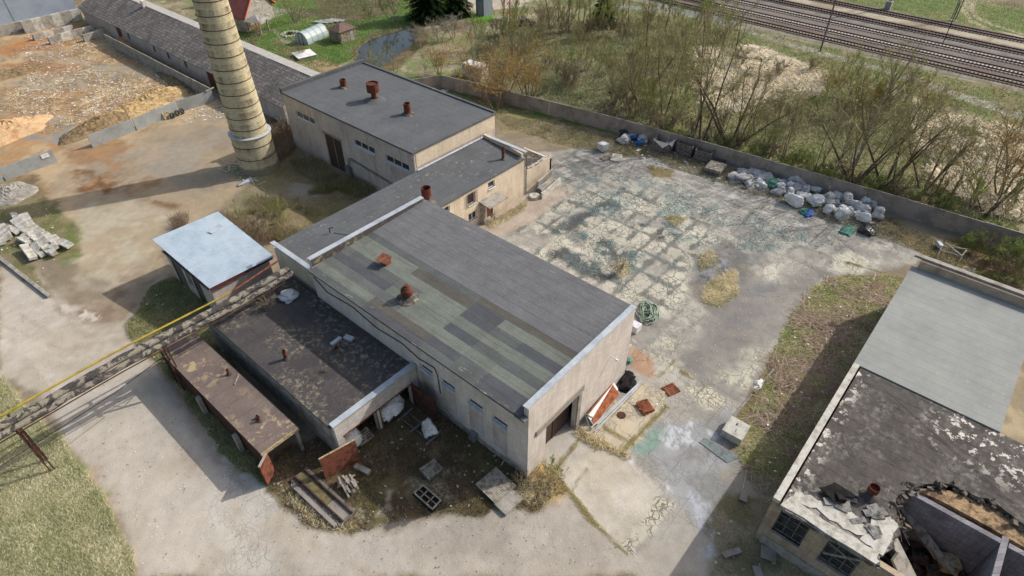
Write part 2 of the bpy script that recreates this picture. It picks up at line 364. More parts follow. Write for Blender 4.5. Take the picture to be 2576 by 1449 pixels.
# garden
GARD = [(560, -30), (560, 40), (600, 95), (700, 140), (790, 170), (850, 168), (900, 140), (905, 112), (960, 88), (1040, 70), (1060, 60), (1150, 40), (1160, -30)]
P(GARD, (106, 136, 62), (92, 124, 52), (0, .8, .1, 0), Z_LAWN, soft=.8, amp=1.2, ns=3)
P(GARD, (128, 132, 72), None, None, cov=(.52, .64, 3.5, 23), op=.8)
P([(790, -20), (1010, -20), (1000, 30), (930, 45), (860, 62), (800, 50)], (112, 88, 80), (128, 104, 88), (0, .3, .6, 0), soft=.6, amp=1., ns=2)
P([(720, 25), (800, 20), (810, 40), (740, 48)], (112, 96, 84), None, (0, .2, .6, 0), soft=.4, amp=.8)
P([(690, 105), (760, 130), (860, 160), (880, 190), (790, 178), (720, 150)], (128, 118, 84), (110, 112, 66), (0, .9, .3, 0), soft=1, amp=1.5)
P([(755, 160), (790, 150), (885, 168), (900, 195), (850, 190)], (180, 158, 118), (160, 138, 104), (0, .7, .5, 0), soft=.3, amp=.4)
P([(630, 18), (670, 12), (740, 28), (700, 42), (665, 50), (640, 40)], (180, 170, 156), None, (0, 0, .5, 0), Z_PATH, soft=.4, amp=.5)
P([(685, 75), (692, 72), (716, 100), (760, 112), (758, 118), (712, 107)], (172, 162, 146), None, (.3, 0, .4, 0), Z_PATH, soft=.2, amp=.15)
P([(545, 55), (600, 42), (610, 52), (560, 70)], (186, 176, 160), None, (0, 0, .4, 0), Z_PATH, soft=.3, amp=.3)
P([(1155, -20), (1330, -20), (1325, 15), (1260, 22), (1200, 32), (1165, 25)], (192, 180, 162), (180, 168, 150), (0, 0, .5, 0), Z_PATH, soft=.5, amp=.8)
P([(1160, 30), (1230, 28), (1250, 50), (1210, 62), (1160, 45)], (96, 146, 50), None, (0, .8, .1, 0), Z_LAWN, soft=.5, amp=.8)
P([(1165, 65), (1185, 75), (1200, 95), (1185, 92)], (150, 138, 118), None, (0, .1, .4, 0), soft=.4, amp=.5)
P([(1255, 45), (1320, 40), (1340, 65), (1280, 72)], (112, 98, 92), None, (0, .1, .8, 0), soft=.4, amp=.5)
# pond bank then water
P([(880, 130), (925, 85), (1000, 60), (1065, 55), (1080, 90), (1060, 125), (1010, 165), (960, 195), (910, 180)], (122, 108, 84), (96, 92, 62), (0, 1, .3, 0), Z_GROUND, soft=.5, amp=.8)
POND = V2([(903, 118), (925, 100), (985, 80), (1038, 64), (1055, 70), (1048, 95), (1036, 112), (1010, 128), (985, 150), (945, 172), (900, 178), (895, 150)])
WP = mask(POND, .2, .5, .1); ZON[WP > .5] = Z_WATER; HZ -= .35*sstep(WP, .2, 1)
# factory grounds
P([(530, 225), (720, 200), (1240, 280), (1330, 240), (1580, 330), (2200, 495), (2480, 600), (2310, 660), (1950, 1250), (1700, 1449), (300, 1449), (0, 1449), (0, 80), (180, 60), (270, 95)], (150, 138, 118), (138, 126, 106), (0, .3, .5, 0), Z_DIRT, soft=.3, amp=.4, ns=3)
P([(1040, 195), (1110, 180), (1320, 240), (1580, 330), (1560, 345), (1400, 320), (1240, 285)], (92, 132, 48), (122, 118, 74), (0, 1, .2, 0), Z_GROUND, soft=.8, amp=1.5, ns=3)
P([(1240, 280), (1400, 300), (1560, 340), (1600, 400), (1540, 420), (1450, 385), (1330, 345), (1260, 330)], (160, 148, 114), (128, 120, 82), (0, 1, .4, 0), Z_GROUND, soft=1., amp=1.8, ns=2.2)
# left yard
YL = [(0, 70), (60, 60), (270, 95), (530, 225), (590, 300), (600, 400), (700, 440), (430, 560), (400, 690), (330, 640), (180, 560), (0, 480)]
P(YL, (186, 164, 132), (170, 152, 126), (0, .1, .7, 0), Z_DIRT, soft=.6, amp=.8, ns=3)
P([(230, 380), (560, 280), (600, 400), (590, 470), (500, 560), (300, 690), (200, 600), (180, 470)], (172, 154, 128), (158, 144, 124), (0, 0, .5, 0), soft=1., amp=2., ns=4)
P([(0, 95), (130, 70), (250, 90), (500, 215), (430, 260), (200, 330), (150, 400), (0, 420)], (190, 166, 130), (172, 140, 102), (0, .2, .9, 0), soft=1., amp=3., ns=2.5)
P([(120, 70), (220, 62), (180, 110), (60, 130), (0, 150), (0, 130), (60, 100)], (180, 130, 88), None, None, soft=.8, amp=2.)
P([(0, 205), (230, 165), (330, 160), (380, 200), (250, 215), (60, 230)], (160, 150, 134), (175, 158, 130), (0, 0, .4, 0), soft=.8, amp=2.5)
P([(0, 130), (110, 110), (210, 160), (180, 185), (60, 195), (0, 200)], (176, 158, 132), None, None, soft=.8, amp=2.5, cov=(.4, .55, 3, 14))
P([(0, 165), (60, 180), (200, 190), (190, 165), (80, 150)], (170, 124, 84), None, None, soft=.6, amp=1.5)
P([(0, 200), (250, 200), (470, 215), (400, 330), (200, 400), (60, 330), (0, 300)], (128, 96, 66), None, None, soft=1., amp=3., cov=(.56, .66, 2.5, 44), op=.5)
P([(0, 290), (130, 300), (160, 340), (40, 380), (0, 370)], (182, 146, 108), None, None, soft=.8, amp=2.)
P([(20, 300), (140, 290), (190, 330), (170, 370), (60, 340)], (150, 146, 138), None, None, soft=.8, amp=2., cov=(.4, .5, 3, 52))
P([(150, 370), (290, 350), (420, 380), (400, 470), (330, 510), (230, 470), (170, 430)], (166, 132, 98), (152, 124, 96), None, soft=1., amp=3., cov=(.4, .56, 5, 61))
P([(190, 430), (330, 460), (430, 520), (330, 500), (200, 480)], (124, 92, 66), None, None, soft=.8, amp=2., cov=(.35, .55, 3, 65))
P([(0, 440), (120, 440), (160, 520), (60, 540), (0, 500)], (150, 128, 96), (120, 104, 80), (0, .4, .8, 0), soft=.8, amp=2.)
P([(300, 380), (560, 330), (590, 420), (400, 480)], (160, 152, 140), None, None, soft=1.5, amp=3., cov=(.45, .6, 5, 77), op=.7)
# hardstanding, light dust
P([(200, 540), (300, 480), (440, 560), (400, 600), (420, 680), (300, 740), (220, 700), (180, 610)], (188, 176, 154), (176, 160, 134), (0, 0, .3, 0), Z_ROAD, soft=1.2, amp=2., ns=4)
ROAD = [(0, 655), (60, 690), (130, 750), (190, 770), (330, 735), (420, 690), (350, 770), (320, 830), (380, 900), (490, 1040), (600, 1190), (690, 1260), (830, 1340), (1000, 1335), (1250, 1240), (1326, 1205), (1440, 1230), (1580, 1390), (1760, 1300), (1900, 1340), (1800, 1449), (335, 1449), (330, 1380), (290, 1300), (240, 1220), (165, 1100), (100, 1000), (40, 960), (0, 940)]
P(ROAD, (195, 185, 171), (186, 175, 159), (.05, 0, .35, 0), Z_ROAD, soft=.35, amp=.45, ns=5)
P([(850, 1340), (1326, 1210), (1440, 1240), (1580, 1390), (1780, 1280), (1900, 1340), (1760, 1449), (700, 1449)], (184, 175, 163), (172, 163, 151), (.12, 0, .35, 0), None, soft=2., amp=2., ns=4)
P([(150, 740), (330, 730), (430, 690), (350, 790), (300, 820), (200, 800), (140, 780)], (140, 122, 104), (156, 138, 116), None, soft=.8, amp=1.5, cov=(.25, .5, 4, 81))
P([(150, 765), (220, 780), (240, 800), (180, 812)], (206, 196, 180), None, None, soft=.15, amp=1., cov=(.5, .53, 1.5, 83))
P([(270, 690), (400, 630), (420, 680), (330, 720)], (150, 130, 108), None, None, soft=1., amp=1.5, cov=(.35, .6, 2, 88), op=.7)
for k, q in enumerate(([(330, 800), (400, 870), (520, 1050), (640, 1230), (600, 1230), (480, 1060), (370, 900), (320, 850)], [(230, 1190), (300, 1310), (345, 1449), (325, 1449), (270, 1290), (190, 1160)])):
    P(q, (160, 128, 104), None, None, soft=.5, amp=.6, op=.6)
P([(520, 950), (640, 1100), (720, 1250), (640, 1330), (560, 1180), (500, 1020)], (198, 193, 184), None, (.4, 0, .2, 0), soft=.5, amp=.8, op=.8)
P([(430, 880), (520, 1000), (480, 1020), (410, 900)], (190, 182, 170), None, (.5, 0, .2, 0), soft=.4, amp=.5, op=.6)
P([(530, 1250), (640, 1330), (700, 1449), (560, 1449)], (206, 200, 190), None, (.5, 0, .2, 0), soft=.8, amp=1.2, op=.6)
for k in range(7):
    o_ = k*13; Q_ = [(20+o_, 655), (150+o_*1.2, 800), (330+o_*1.1, 960), (450+o_*1.5, 1150), (560+o_*2.4, 1330), (700+o_*4, 1460)] if k % 2 else [(-20, 700+o_*2), (160, 830+o_), (400, 800+o_*.6), (470, 690+o_*.3), (440, 600+o_*.3)]
    pw = V2(Q_)
    for i in range(len(pw)-1):
        (x0, y0), (x1, y1) = pw[i], pw[i+1]; L = math.hypot(x1-x0, y1-y0); nx, ny = -(y1-y0)/L*.22, (x1-x0)/L*.22
        P([(x0+nx, y0+ny), (x1+nx, y1+ny), (x1-nx, y1-ny), (x0-nx, y0-ny)], (166, 150, 132) if k % 3 else (206, 196, 182), soft=.25, amp=.3, op=.4, world=True, cov=(.38, .55, 3, 600+k))
# verges and grass
GR = (0, 1, .25, 0)
VERGE = [(345, 775), (390, 715), (440, 700), (500, 735), (560, 780), (700, 1240), (660, 1215), (600, 1190), (480, 1030), (395, 915), (330, 850), (318, 815)]
P(VERGE, (160, 150, 116), (132, 132, 86), GR, Z_GROUND, soft=.25, amp=.5, ns=2)
LGR = [(-60, 940), (0, 950), (50, 985), (110, 1060), (150, 1095), (200, 1180), (250, 1240), (290, 1300), (325, 1380), (335, 1500), (-60, 1500)]
P(LGR, (196, 184, 146), (176, 168, 122), GR, Z_GROUND, soft=.3, amp=.5, ns=2.5)
P([(60, 1060), (130, 1075), (160, 1120), (240, 1200), (290, 1290), (300, 1340), (260, 1300), (180, 1200), (90, 1120)], (124, 140, 72), None, None, soft=.6, amp=1., cov=(.4, .6, 1.5, 93))
P([(0, 640), (110, 745), (125, 735), (60, 655), (170, 650), (200, 640), (190, 560), (120, 500), (0, 480)], (140, 130, 98), (118, 116, 78), (0, .8, .6, 0), Z_GROUND, soft=.4, amp=.8, ns=1.5)
P([(150, 560), (205, 560), (200, 640), (150, 680), (140, 640)], (100, 128, 56), None, None, soft=.4, amp=1., cov=(.45, .6, 1.2, 97), op=.5)
# court between annex and hall
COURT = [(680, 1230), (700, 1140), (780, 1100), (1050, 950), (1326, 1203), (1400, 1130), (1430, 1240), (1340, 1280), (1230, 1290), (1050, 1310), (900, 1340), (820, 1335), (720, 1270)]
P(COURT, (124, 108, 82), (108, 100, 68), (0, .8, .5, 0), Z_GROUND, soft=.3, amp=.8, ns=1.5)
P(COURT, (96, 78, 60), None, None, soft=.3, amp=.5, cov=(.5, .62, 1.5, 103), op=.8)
P([(980, 1230), (1150, 1180), (1200, 1230), (1050, 1290), (900, 1300)], (168, 156, 134), None, (0, .2, .4, 0), soft=.4, amp=1.2, cov=(.5, .56, 1.3, 105))
P([(700, 1240), (830, 1330), (900, 1330), (860, 1250), (760, 1220)], (172, 156, 116), (136, 130, 84), GR, soft=.4, amp=.8)
P([(1340, 1180), (1430, 1130), (1450, 1220), (1400, 1270), (1330, 1260)], (186, 160, 112), (150, 130, 96), (0, .6, .5, 0), Z_DIRT, soft=.5, amp=.8)
# weeds west of the link and around the chimney
P([(560, 420), (700, 380), (730, 370), (850, 440), (960, 470), (870, 540), (700, 620), (660, 590), (560, 545), (620, 480)], (140, 134, 98), (150, 138, 112), (0, .8, .5, 0), Z_GROUND, soft=.8, amp=1.5, ns=2)
P([(690, 250), (730, 300), (745, 380), (700, 400), (670, 330)], (112, 104, 72), (96, 90, 66), (0, 1, .4, 0), Z_GROUND, soft=.6, amp=1.)
P([(600, 400), (720, 370), (860, 440), (960, 460), (860, 540), (740, 600), (690, 560), (800, 480)], (130, 120, 84), (146, 130, 100), (0, 1, .4, 0), Z_GROUND, soft=.6, amp=1.5, ns=1.5)
P([(740, 460), (840, 470), (800, 500), (730, 490)], (160, 150, 136), None, (.2, 0, .4, 0), soft=.3, amp=.6)
# concrete yard east
YARD = [(1330, 385), (1450, 372), (1560, 350), (1800, 440), (2200, 545), (2330, 640), (2300, 665), (2060, 720), (1935, 920), (1860, 1060), (1830, 1130), (1890, 1180), (1900, 1310), (1780, 1320), (1580, 1390), (1370, 1150), (1180, 575), (1290, 500)]
P(YARD, (176, 170, 159), (158, 153, 145), (.3, 0, .5, .3), Z_YARD, soft=.3, amp=.6, ns=2.2, seed=201, n2=(.42, .58))
cream = [(1220, 590), (1340, 520), (1480, 480), (1600, 480), (1760, 520), (1790, 610), (1740, 720), (1680, 790), (1590, 770), (1450, 700), (1330, 640)]
WS = mask(V2([(1330, 395), (1480, 372), (1620, 385), (1850, 450), (2200, 560), (2320, 650), (2060, 715), (1935, 900), (1850, 1060), (1640, 960), (1590, 860), (1480, 700), (1230, 600), (1290, 500)]), .5, .8)
def slabs(lx, ly, seed): return np.random.RandomState(seed).rand(256, 256)[(np.floor((X+.05)/lx).astype(int)) % 256, (np.floor((Y+.05)/ly).astype(int)) % 256]
hs = slabs(3, 2, 5); far_ = sstep(X+.55*Y, 62, 72)
wj_ = (fbm(X, Y, 1., 515, 3)-.5)*.25; jx = np.abs((X+wj_+1.5) % 3-1.5); jy = np.abs((Y+wj_+1) % 2-1); jd = np.minimum(jx, jy)
n_ = fbm(X, Y, 1.9, 501, 4, .5); st_ = fbm(X*2.4, Y*.5, 1.6, 505, 4, .5)
f_ = n_*(1-.5*far_)+st_*.5*far_+(hs-.5)*.22+np.minimum(jd, .5)*.2-.05
blend(WS*sstep(f_, .53, .565)*.85, (190, 185, 172), (.55, 0, .3, .45), None, (176, 171, 160), 2.5, 521)
blend(WS*sstep(-f_, -.42, -.36)*.25, (134, 129, 122), (.1, 0, .7, .3)); blend(WS*sstep(fbm(X*2.2, Y*.6, .8, 507, 3, .5)*far_, .6, .64)*.7, (208, 204, 192))
WC = mask(V2(cream), 1., 1.8); blend(WC*sstep(fbm(X, Y, 3., 111, 3)+(hs-.5)*.12, .36, .42)*.9, (208, 202, 184), (.9, 0, .25, .55), None, (194, 188, 172), 2.5, 523)
stn = sstep(.42-jd+(fbm(X, Y, .9, 531, 4)-.5)*1.1, .1, .3)*sstep(fbm(X, Y, 5., 533, 2), .46, .56)
blend(WC*stn*.75, (96, 96, 96), None, None, (104, 118, 114), 1.5, 535)
blend(WS*(1-WC)*stn*.35, (112, 110, 108), None, None, (112, 126, 122), 1.5, 537)
P([(1580, 860), (1700, 840), (1800, 900), (1930, 870), (1860, 1010), (1780, 1040), (1700, 960), (1640, 940)], (204, 197, 176), None, (.8, 0, .4, .9), None, soft=.5, amp=1., cov=(.44, .47, 2.6, 117))
P([(1850, 880), (1900, 850), (1935, 870), (1900, 930), (1850, 960), (1790, 950)], (196, 192, 174), None, (.6, 0, .2, .6), None, soft=.12, amp=.2)
P([(2090, 640), (2140, 630), (2200, 660), (2170, 690), (2100, 680)], (204, 198, 180), None, (.6, 0, .2, .4), None, soft=.15, amp=.4)
P([(1915, 680), (1950, 660), (1965, 700), (1930, 712)], (206, 200, 184), None, (.6, 0, .2, .4), None, soft=.15, amp=.4)
P([(1180, 575), (1300, 500), (1390, 470), (1440, 480), (1340, 560), (1230, 610)], (184, 170, 154), (172, 156, 140), (.1, 0, .4, .1), None, soft=.4, amp=.5)
P([(1460, 1040), (1560, 1000), (1600, 960), (1690, 980), (1650, 1060), (1610, 1120), (1560, 1140), (1480, 1100)], (200, 186, 160), (192, 181, 160), (.5, 0, .3, .8), None, soft=.2, amp=.4)
P([(1590, 880), (1640, 900), (1650, 960), (1580, 930)], (178, 138, 108), None, None, soft=.4, amp=.6, op=.8)
P([(1600, 1130), (1640, 1060), (1690, 1060), (1780, 1060), (1840, 1010), (1850, 1100), (1820, 1140), (1880, 1200), (1870, 1300), (1780, 1330), (1700, 1240)], (164, 164, 164), (150, 149, 146), (.3, 0, .4, .5), None, soft=.6, amp=1.)
P([(1590, 1130), (1630, 1080), (1690, 1070), (1660, 1130), (1610, 1160)], (134, 158, 146), (152, 166, 160), None, soft=.4, amp=1., cov=(.35, .5, 1.5, 121))
P([(1690, 1050), (1760, 1060), (1800, 1100), (1720, 1130), (1650, 1120)], (202, 205, 208), None, None, soft=.4, amp=1., cov=(.47, .56, .9, 123))
P([(1480, 1120), (1600, 1150), (1690, 1230), (1640, 1240), (1560, 1170)], (214, 214, 216), None, None, soft=.4, amp=.8, cov=(.45, .6, .9, 125))
RAMP = [(1376, 1108), (1448, 1072), (1480, 1115), (1560, 1150), (1640, 1200), (1680, 1270), (1650, 1310), (1585, 1392), (1500, 1310), (1430, 1225), (1372, 1150)]
P(RAMP, (200, 192, 178), (190, 181, 164), (.12, 0, .4, 0), None, soft=.12, amp=.15)
P([(1655, 1240), (1690, 1270), (1640, 1340), (1590, 1395), (1560, 1375), (1620, 1310)], (202, 194, 176), None, (1., 0, .3, 0), None, soft=.15, amp=.3)
P([(1376, 1110), (1448, 1075), (1490, 1120), (1440, 1160), (1380, 1140)], (186, 180, 172), None, None, soft=.5, amp=.6, op=.8)
# glass, coal and oil stains
for q, th in (([(1380, 640), (1420, 620), (1480, 650), (1560, 700), (1500, 700), (1430, 670)], .37), ([(1365, 590), (1400, 565), (1470, 530), (1540, 500), (1560, 520), (1480, 560), (1400, 595)], .38), ([(1450, 580), (1520, 600), (1600, 650), (1580, 680), (1500, 640)], .46), ([(1600, 555), (1720, 590), (1650, 610)], .52), ([(1540, 500), (1620, 500), (1560, 540)], .5)):
    P(q, (74, 76, 80), (92, 104, 104), None, soft=.4, amp=.9, cov=(th, th+.06, 1.3, 131), op=.9)
P([(1350, 400), (1500, 420), (1700, 460), (1900, 540), (2100, 600), (1900, 650), (1700, 600), (1500, 540), (1380, 480)], (108, 140, 136), None, None, soft=1., amp=2., cov=(.56, .66, 1.7, 141), op=.5)
P([(1440, 580), (1480, 580), (1620, 640), (1600, 700), (1520, 640)], (92, 120, 116), None, None, soft=.5, amp=1., cov=(.54, .62, 1., 143), op=.8)
P([(1740, 640), (1830, 610), (1900, 640), (1880, 760), (1820, 790), (1740, 760)], (122, 120, 118), (138, 132, 120), (0, .2, .8, .1), Z_DIRT, soft=.5, amp=1.2)
P([(1760, 720), (1850, 680), (1860, 740), (1810, 770), (1770, 760)], (200, 184, 146), (172, 156, 120), GR, Z_GROUND, soft=.3, amp=.8)
P([(1755, 640), (1800, 630), (1810, 670), (1760, 690)], (128, 122, 78), None, GR, Z_GROUND, soft=.3, amp=.8)
P([(1780, 640), (1830, 620), (1860, 650), (1800, 690), (1755, 720), (1750, 690)], (78, 78, 82), (150, 150, 152), None, soft=.3, amp=1., cov=(.4, .5, 1., 151))
P([(1880, 700), (1930, 710), (2060, 700), (2000, 760), (1930, 870), (1780, 960), (1700, 900), (1800, 800)], (152, 146, 138), (140, 135, 129), (.05, 0, .6, 0), None, soft=1., amp=1.5, ns=3)
P([(1850, 730), (1980, 700), (1950, 780), (1830, 830)], (130, 130, 132), None, None, soft=.6, amp=1., cov=(.4, .6, 2, 153), op=.7)
P([(1530, 390), (1650, 400), (1800, 440), (1870, 460), (2200, 560), (2300, 620), (2330, 610), (2250, 545), (1900, 440), (1600, 350), (1540, 350)], (142, 128, 96), (116, 100, 76), (0, .8, .5, 0), Z_GROUND, soft=.5, amp=1.2, ns=2)
P([(2190, 560), (2330, 590), (2420, 610), (2480, 640), (2440, 680), (2330, 650), (2240, 600)], (146, 126, 88), (112, 94, 70), GR, Z_GROUND, soft=.5, amp=1., ns=1.5)
P([(2390, 600), (2576, 640), (2576, 745), (2400, 680)], (112, 112, 62), (122, 98, 76), GR, Z_GROUND, soft=.5, amp=1., ns=1.5)
P([(1630, 420), (1700, 425), (1690, 450), (1640, 445)], (146, 130, 96), None, GR, soft=.4, amp=.8)
P([(1660, 540), (1730, 550), (1700, 570)], (150, 132, 96), None, GR, soft=.3, amp=.6)
# grass strip beside the long flat building
STRIP = [(2040, 725), (2090, 700), (2160, 690), (2230, 690), (2300, 700), (2300, 760), (1960, 1260), (1900, 1240), (1862, 1150), (1850, 1110), (1880, 1060), (1930, 920), (1975, 820)]
P(STRIP, (176, 168, 124), (142, 148, 90), GR, Z_GROUND, soft=.25, amp=.4, ns=1.6)
P(STRIP, (142, 116, 88), None, None, soft=.2, amp=.3, cov=(.5, .58, 1.6, 161), op=.8)
P([(1990, 1030), (2040, 1000), (2060, 1060), (1990, 1090)], (90, 126, 56), None, None, soft=.4, amp=.6, cov=(.4, .55, 1, 163))
P([(1780, 1320), (1830, 1240), (1900, 1240), (1960, 1270), (1980, 1449), (1790, 1449)], (144, 134, 112), (122, 116, 88), (0, .8, .5, 0), Z_GROUND, soft=.4, amp=.6, ns=1.5)
P([(1800, 1180), (1870, 1170), (1960, 1220), (1950, 1260), (1840, 1240)], (160, 154, 142), None, (.2, 0, .4, 0), Z_YARD, soft=.2, amp=.3)
P([(1740, 1240), (1775, 1250), (1790, 1320), (1800, 1400), (1780, 1400), (1760, 1320)], (186, 188, 194), None, None, soft=.3, amp=.6, cov=(.45, .6, .8, 165))
P([(2500, 1060), (2576, 1060), (2576, 1110)], (178, 164, 134), None, None, soft=.3, amp=.4)
P([(40.5, -40), (40.5, -8.3), (56.5, -8.3), (64, -9), (66, -40)], (176, 162, 136), (150, 138, 116), (0, .2, .8, 0), Z_DIRT, soft=.4, amp=.6, ns=2.5, world=True)
P([(56.5, -8), (57, 1.5), (66, 1), (66, -9)], (138, 118, 96), (116, 110, 78), (0, .7, .6, 0), soft=.4, amp=.6, world=True)
# grassy seams in the yard slabs
def seam(a, b, wd, col=(136, 126, 84), conv=None):
    (x0, y0), (x1, y1) = V2([a, b]); L = math.hypot(x1-x0, y1-y0); nx, ny = -(y1-y0)/L*wd, (x1-x0)/L*wd
    P([(x0+nx, y0+ny), (x1+nx, y1+ny), (x1-nx, y1-ny), (x0-nx, y0-ny)], col, None, GR, soft=.12, amp=.25, ampf=.15, world=True)
for a, b, wd in (((1680, 1020), (1560, 1140), .22), ((1455, 1075), (1480, 1110), .25), ((1480, 1108), (1575, 1145), .25), ((1520, 1075), (1595, 1120), .12), ((1470, 1090), (1545, 1010), .1), ((1700, 905), (1655, 950), .15), ((1715, 935), (1750, 955), .12), ((1935, 925), (1850, 1075), .3), ((1862, 1120), (1960, 1215), .14), ((1385, 1200), (1470, 1090), .05), ((1440, 1230), (1480, 1180), .05), ((1415, 1215), (1500, 1320), .16), ((1500, 1320), (1580, 1395), .1), ((2130, 660), (2240, 690), .16)): seam(a, b, wd)
HZ += (fbm(X, Y, 6, 301, 3)-.5)*.5*sstep(X, 76, 90)*(1-sstep(X, 108, 112))+(fbm(X, Y, 1.2, 305, 3)-.5)*.16*np.clip(AUX[..., 1], 0, 1)
HZ += .45*sstep(X-.042*Y, 121.2, 122.4)*(1-sstep(X-.042*Y, 150.5, 153))
HZ = np.where((AUX[..., 1] < .3) & (X < 110), HZ*.3, HZ)
COL *= (1+.16*(fbm(X, Y, 8, 401, 4)-.5)+.24*(fbm(X, Y, .5, 411, 2)-.5)+.16*(fbm(X, Y, 2.3, 421, 3)-.5))[..., None]
def ground_mat():
    t = NT('ground_surface', .95, .12); col = t.attr('Col'); ax = t.n('ShaderNodeSeparateColor'); t.put(ax.inputs[0], t.attr('Aux'))
    joint = t.attr('Aux', 'Alpha'); crack, grass, grit = ax.outputs[0], ax.outputs[1], ax.outputs[2]
    wv = t.n('ShaderNodeVectorMath', operation='ADD'); t.put(wv.inputs[0], t.co)
    nc = t.n('ShaderNodeTexNoise'); t.put(nc.inputs['Vector'], t.co); nc.inputs['Scale'].default_value = 1.4; nc.inputs['Detail'].default_value = 4
    t.put(wv.inputs[1], t.mul(nc.outputs['Color'], 1.1)); wc = wv.outputs[0]
    e1 = t.ramp(t.vor(.75, vec=wc), .012, .045, 1, 0); e2 = t.ramp(t.vor(1.9, vec=wc), .03, .09, 1, 0)
    cm = t.ramp(t.noise(.45, 3), .42, .55)
    cr = t.math('MULTIPLY', t.math('MAXIMUM', t.math('MULTIPLY', t.math('MULTIPLY', e1, .7), t.ramp(t.noise(.6, 3), .4, .5)), t.math('MULTIPLY', t.math('MULTIPLY', e2, cm), .7)), crack)
    br = t.n('ShaderNodeTexBrick'); wj = t.n('ShaderNodeVectorMath', operation='ADD'); t.put(wj.inputs[0], t.co); t.put(wj.inputs[1], t.mul(nc.outputs['Color'], .16)); t.put(br.inputs['Vector'], wj.outputs[0]); br.inputs['Scale'].default_value = 1; br.inputs['Brick Width'].default_value = 3; br.inputs['Row Height'].default_value = 2
    br.inputs['Mortar Size'].default_value = .035; br.inputs['Mortar Smooth'].default_value = .6; br.offset = 0
    jn = t.math('MULTIPLY', t.math('MULTIPLY', br.outputs['Fac'], joint), t.ramp(t.noise(.8, 3), .35, .5, .2, .8))
    fineg = t.ramp(t.noise(7, 6, .75, t.map((1, 1, 1))), .3, .7, .55, 1.45)
    gst = t.ramp(t.noise(3., 6, .8, t.map((3.2, .8, 1), (0, 0, R(35))), 1.2), .32, .68, .62, 1.38)
    hard = t.ramp(t.noise(11, 6, .8), .25, .75, .8, 1.2); grt = t.ramp(t.noise(30, 3, .7), .25, .75, .7, 1.3)
    gf = t.math('MULTIPLY', fineg, gst)
    k = t.mul(col, t.math('ADD', 1., t.math('MULTIPLY', grass, t.math('SUBTRACT', gf, 1.))))
    k = t.mul(k, hard); k = t.mul(k, t.math('ADD', 1., t.math('MULTIPLY', grit, t.math('SUBTRACT', grt, 1.))))
    pale = t.math('MULTIPLY', t.ramp(t.vor(3.1, 'F1', rand=1.), .06, .1, 1, 0), t.math('MULTIPLY', grit, t.ramp(t.noise(1.1, 4), .52, .62)))
    k = t.mix(t.math('MULTIPLY', pale, .35), k, S(206, 198, 182))
    k = t.mix(cr, k, S(92, 86, 74)); k = t.mix(jn, k, S(98, 92, 70))
    t.col(k); t.bump(t.math('ADD', t.math('MULTIPLY', t.noise(5, 6, .75), t.math('ADD', grass, .25)), t.math('MULTIPLY', cr, -.5)), .8, .12)
    return t.m
GM = ground_mat(); GM.name = 'ground_surface'
def water_mat():
    t = NT('pond_water', .06, .5); t.b.inputs['Base Color'].default_value = (.03, .033, .03, 1); t.bump(t.noise(2.5, 3), .15, .02); return t.m
ii = np.arange(NX*NY).reshape(NX, NY)
quads = np.stack([ii[:-1, :-1], ii[1:, :-1], ii[1:, 1:], ii[:-1, 1:]], -1).reshape(-1, 4)
zq = ZON[:-1, :-1].reshape(-1)
allv = np.stack([X, Y, HZ], -1).reshape(-1, 3); allc = np.clip(COL.reshape(-1, 3), 0, 1); alla = np.clip(AUX.reshape(-1, 4), 0, 1)
def sheet(name, sel, mat):
    q = quads[sel]; used, inv = np.unique(q, return_inverse=True); me = bpy.data.meshes.new(name); nf = len(q)
    me.vertices.add(len(used)); me.loops.add(nf*4); me.polygons.add(nf)
    me.vertices.foreach_set('co', allv[used].ravel()); me.loops.foreach_set('vertex_index', inv.ravel().astype(np.int32))
    me.polygons.foreach_set('loop_start', np.arange(0, nf*4, 4, dtype=np.int32)); me.polygons.foreach_set('use_smooth', np.ones(nf, bool))
    me.update(calc_edges=True)
    a = me.color_attributes.new('Col', 'FLOAT_COLOR', 'POINT'); a.data.foreach_set('color', np.concatenate([allc[used], np.ones((len(used), 1))], 1).ravel())
    a = me.color_attributes.new('Aux', 'FLOAT_COLOR', 'POINT'); a.data.foreach_set('color', alla[used].ravel())
    me.materials.append(mat); o = bpy.data.objects.new(name, me); link(o); tag(o, kind='structure'); return o
for z, nm in ((Z_GROUND, 'ground'), (Z_ROAD, 'road'), (Z_YARD, 'pavement'), (Z_LAWN, 'lawn'), (Z_RAIL, 'railway_bed'), (Z_PATH, 'path'), (Z_WATER, 'pond_bed'), (Z_DIRT, 'dirt_ground')):
    sheet(nm, zq == z, GM)
mb = MB(); cx = sum(p[0] for p in POND)/len(POND); cy = sum(p[1] for p in POND)/len(POND)
mb.add([(cx+(p[0]-cx)*1.12, cy+(p[1]-cy)*1.12, -.16) for p in POND], [tuple(range(len(POND)))[::-1]])
wo = mb.build('water', water_mat()); tag(wo, kind='structure')
if wo.data.polygons[0].normal.z < 0: wo.data.flip_normals()
def hgt(x, y):
    i = min(max(np.searchsorted(gx, x), 0), NX-1); j = min(max(np.searchsorted(gy, y), 0), NY-1); return float(HZ[i, j])
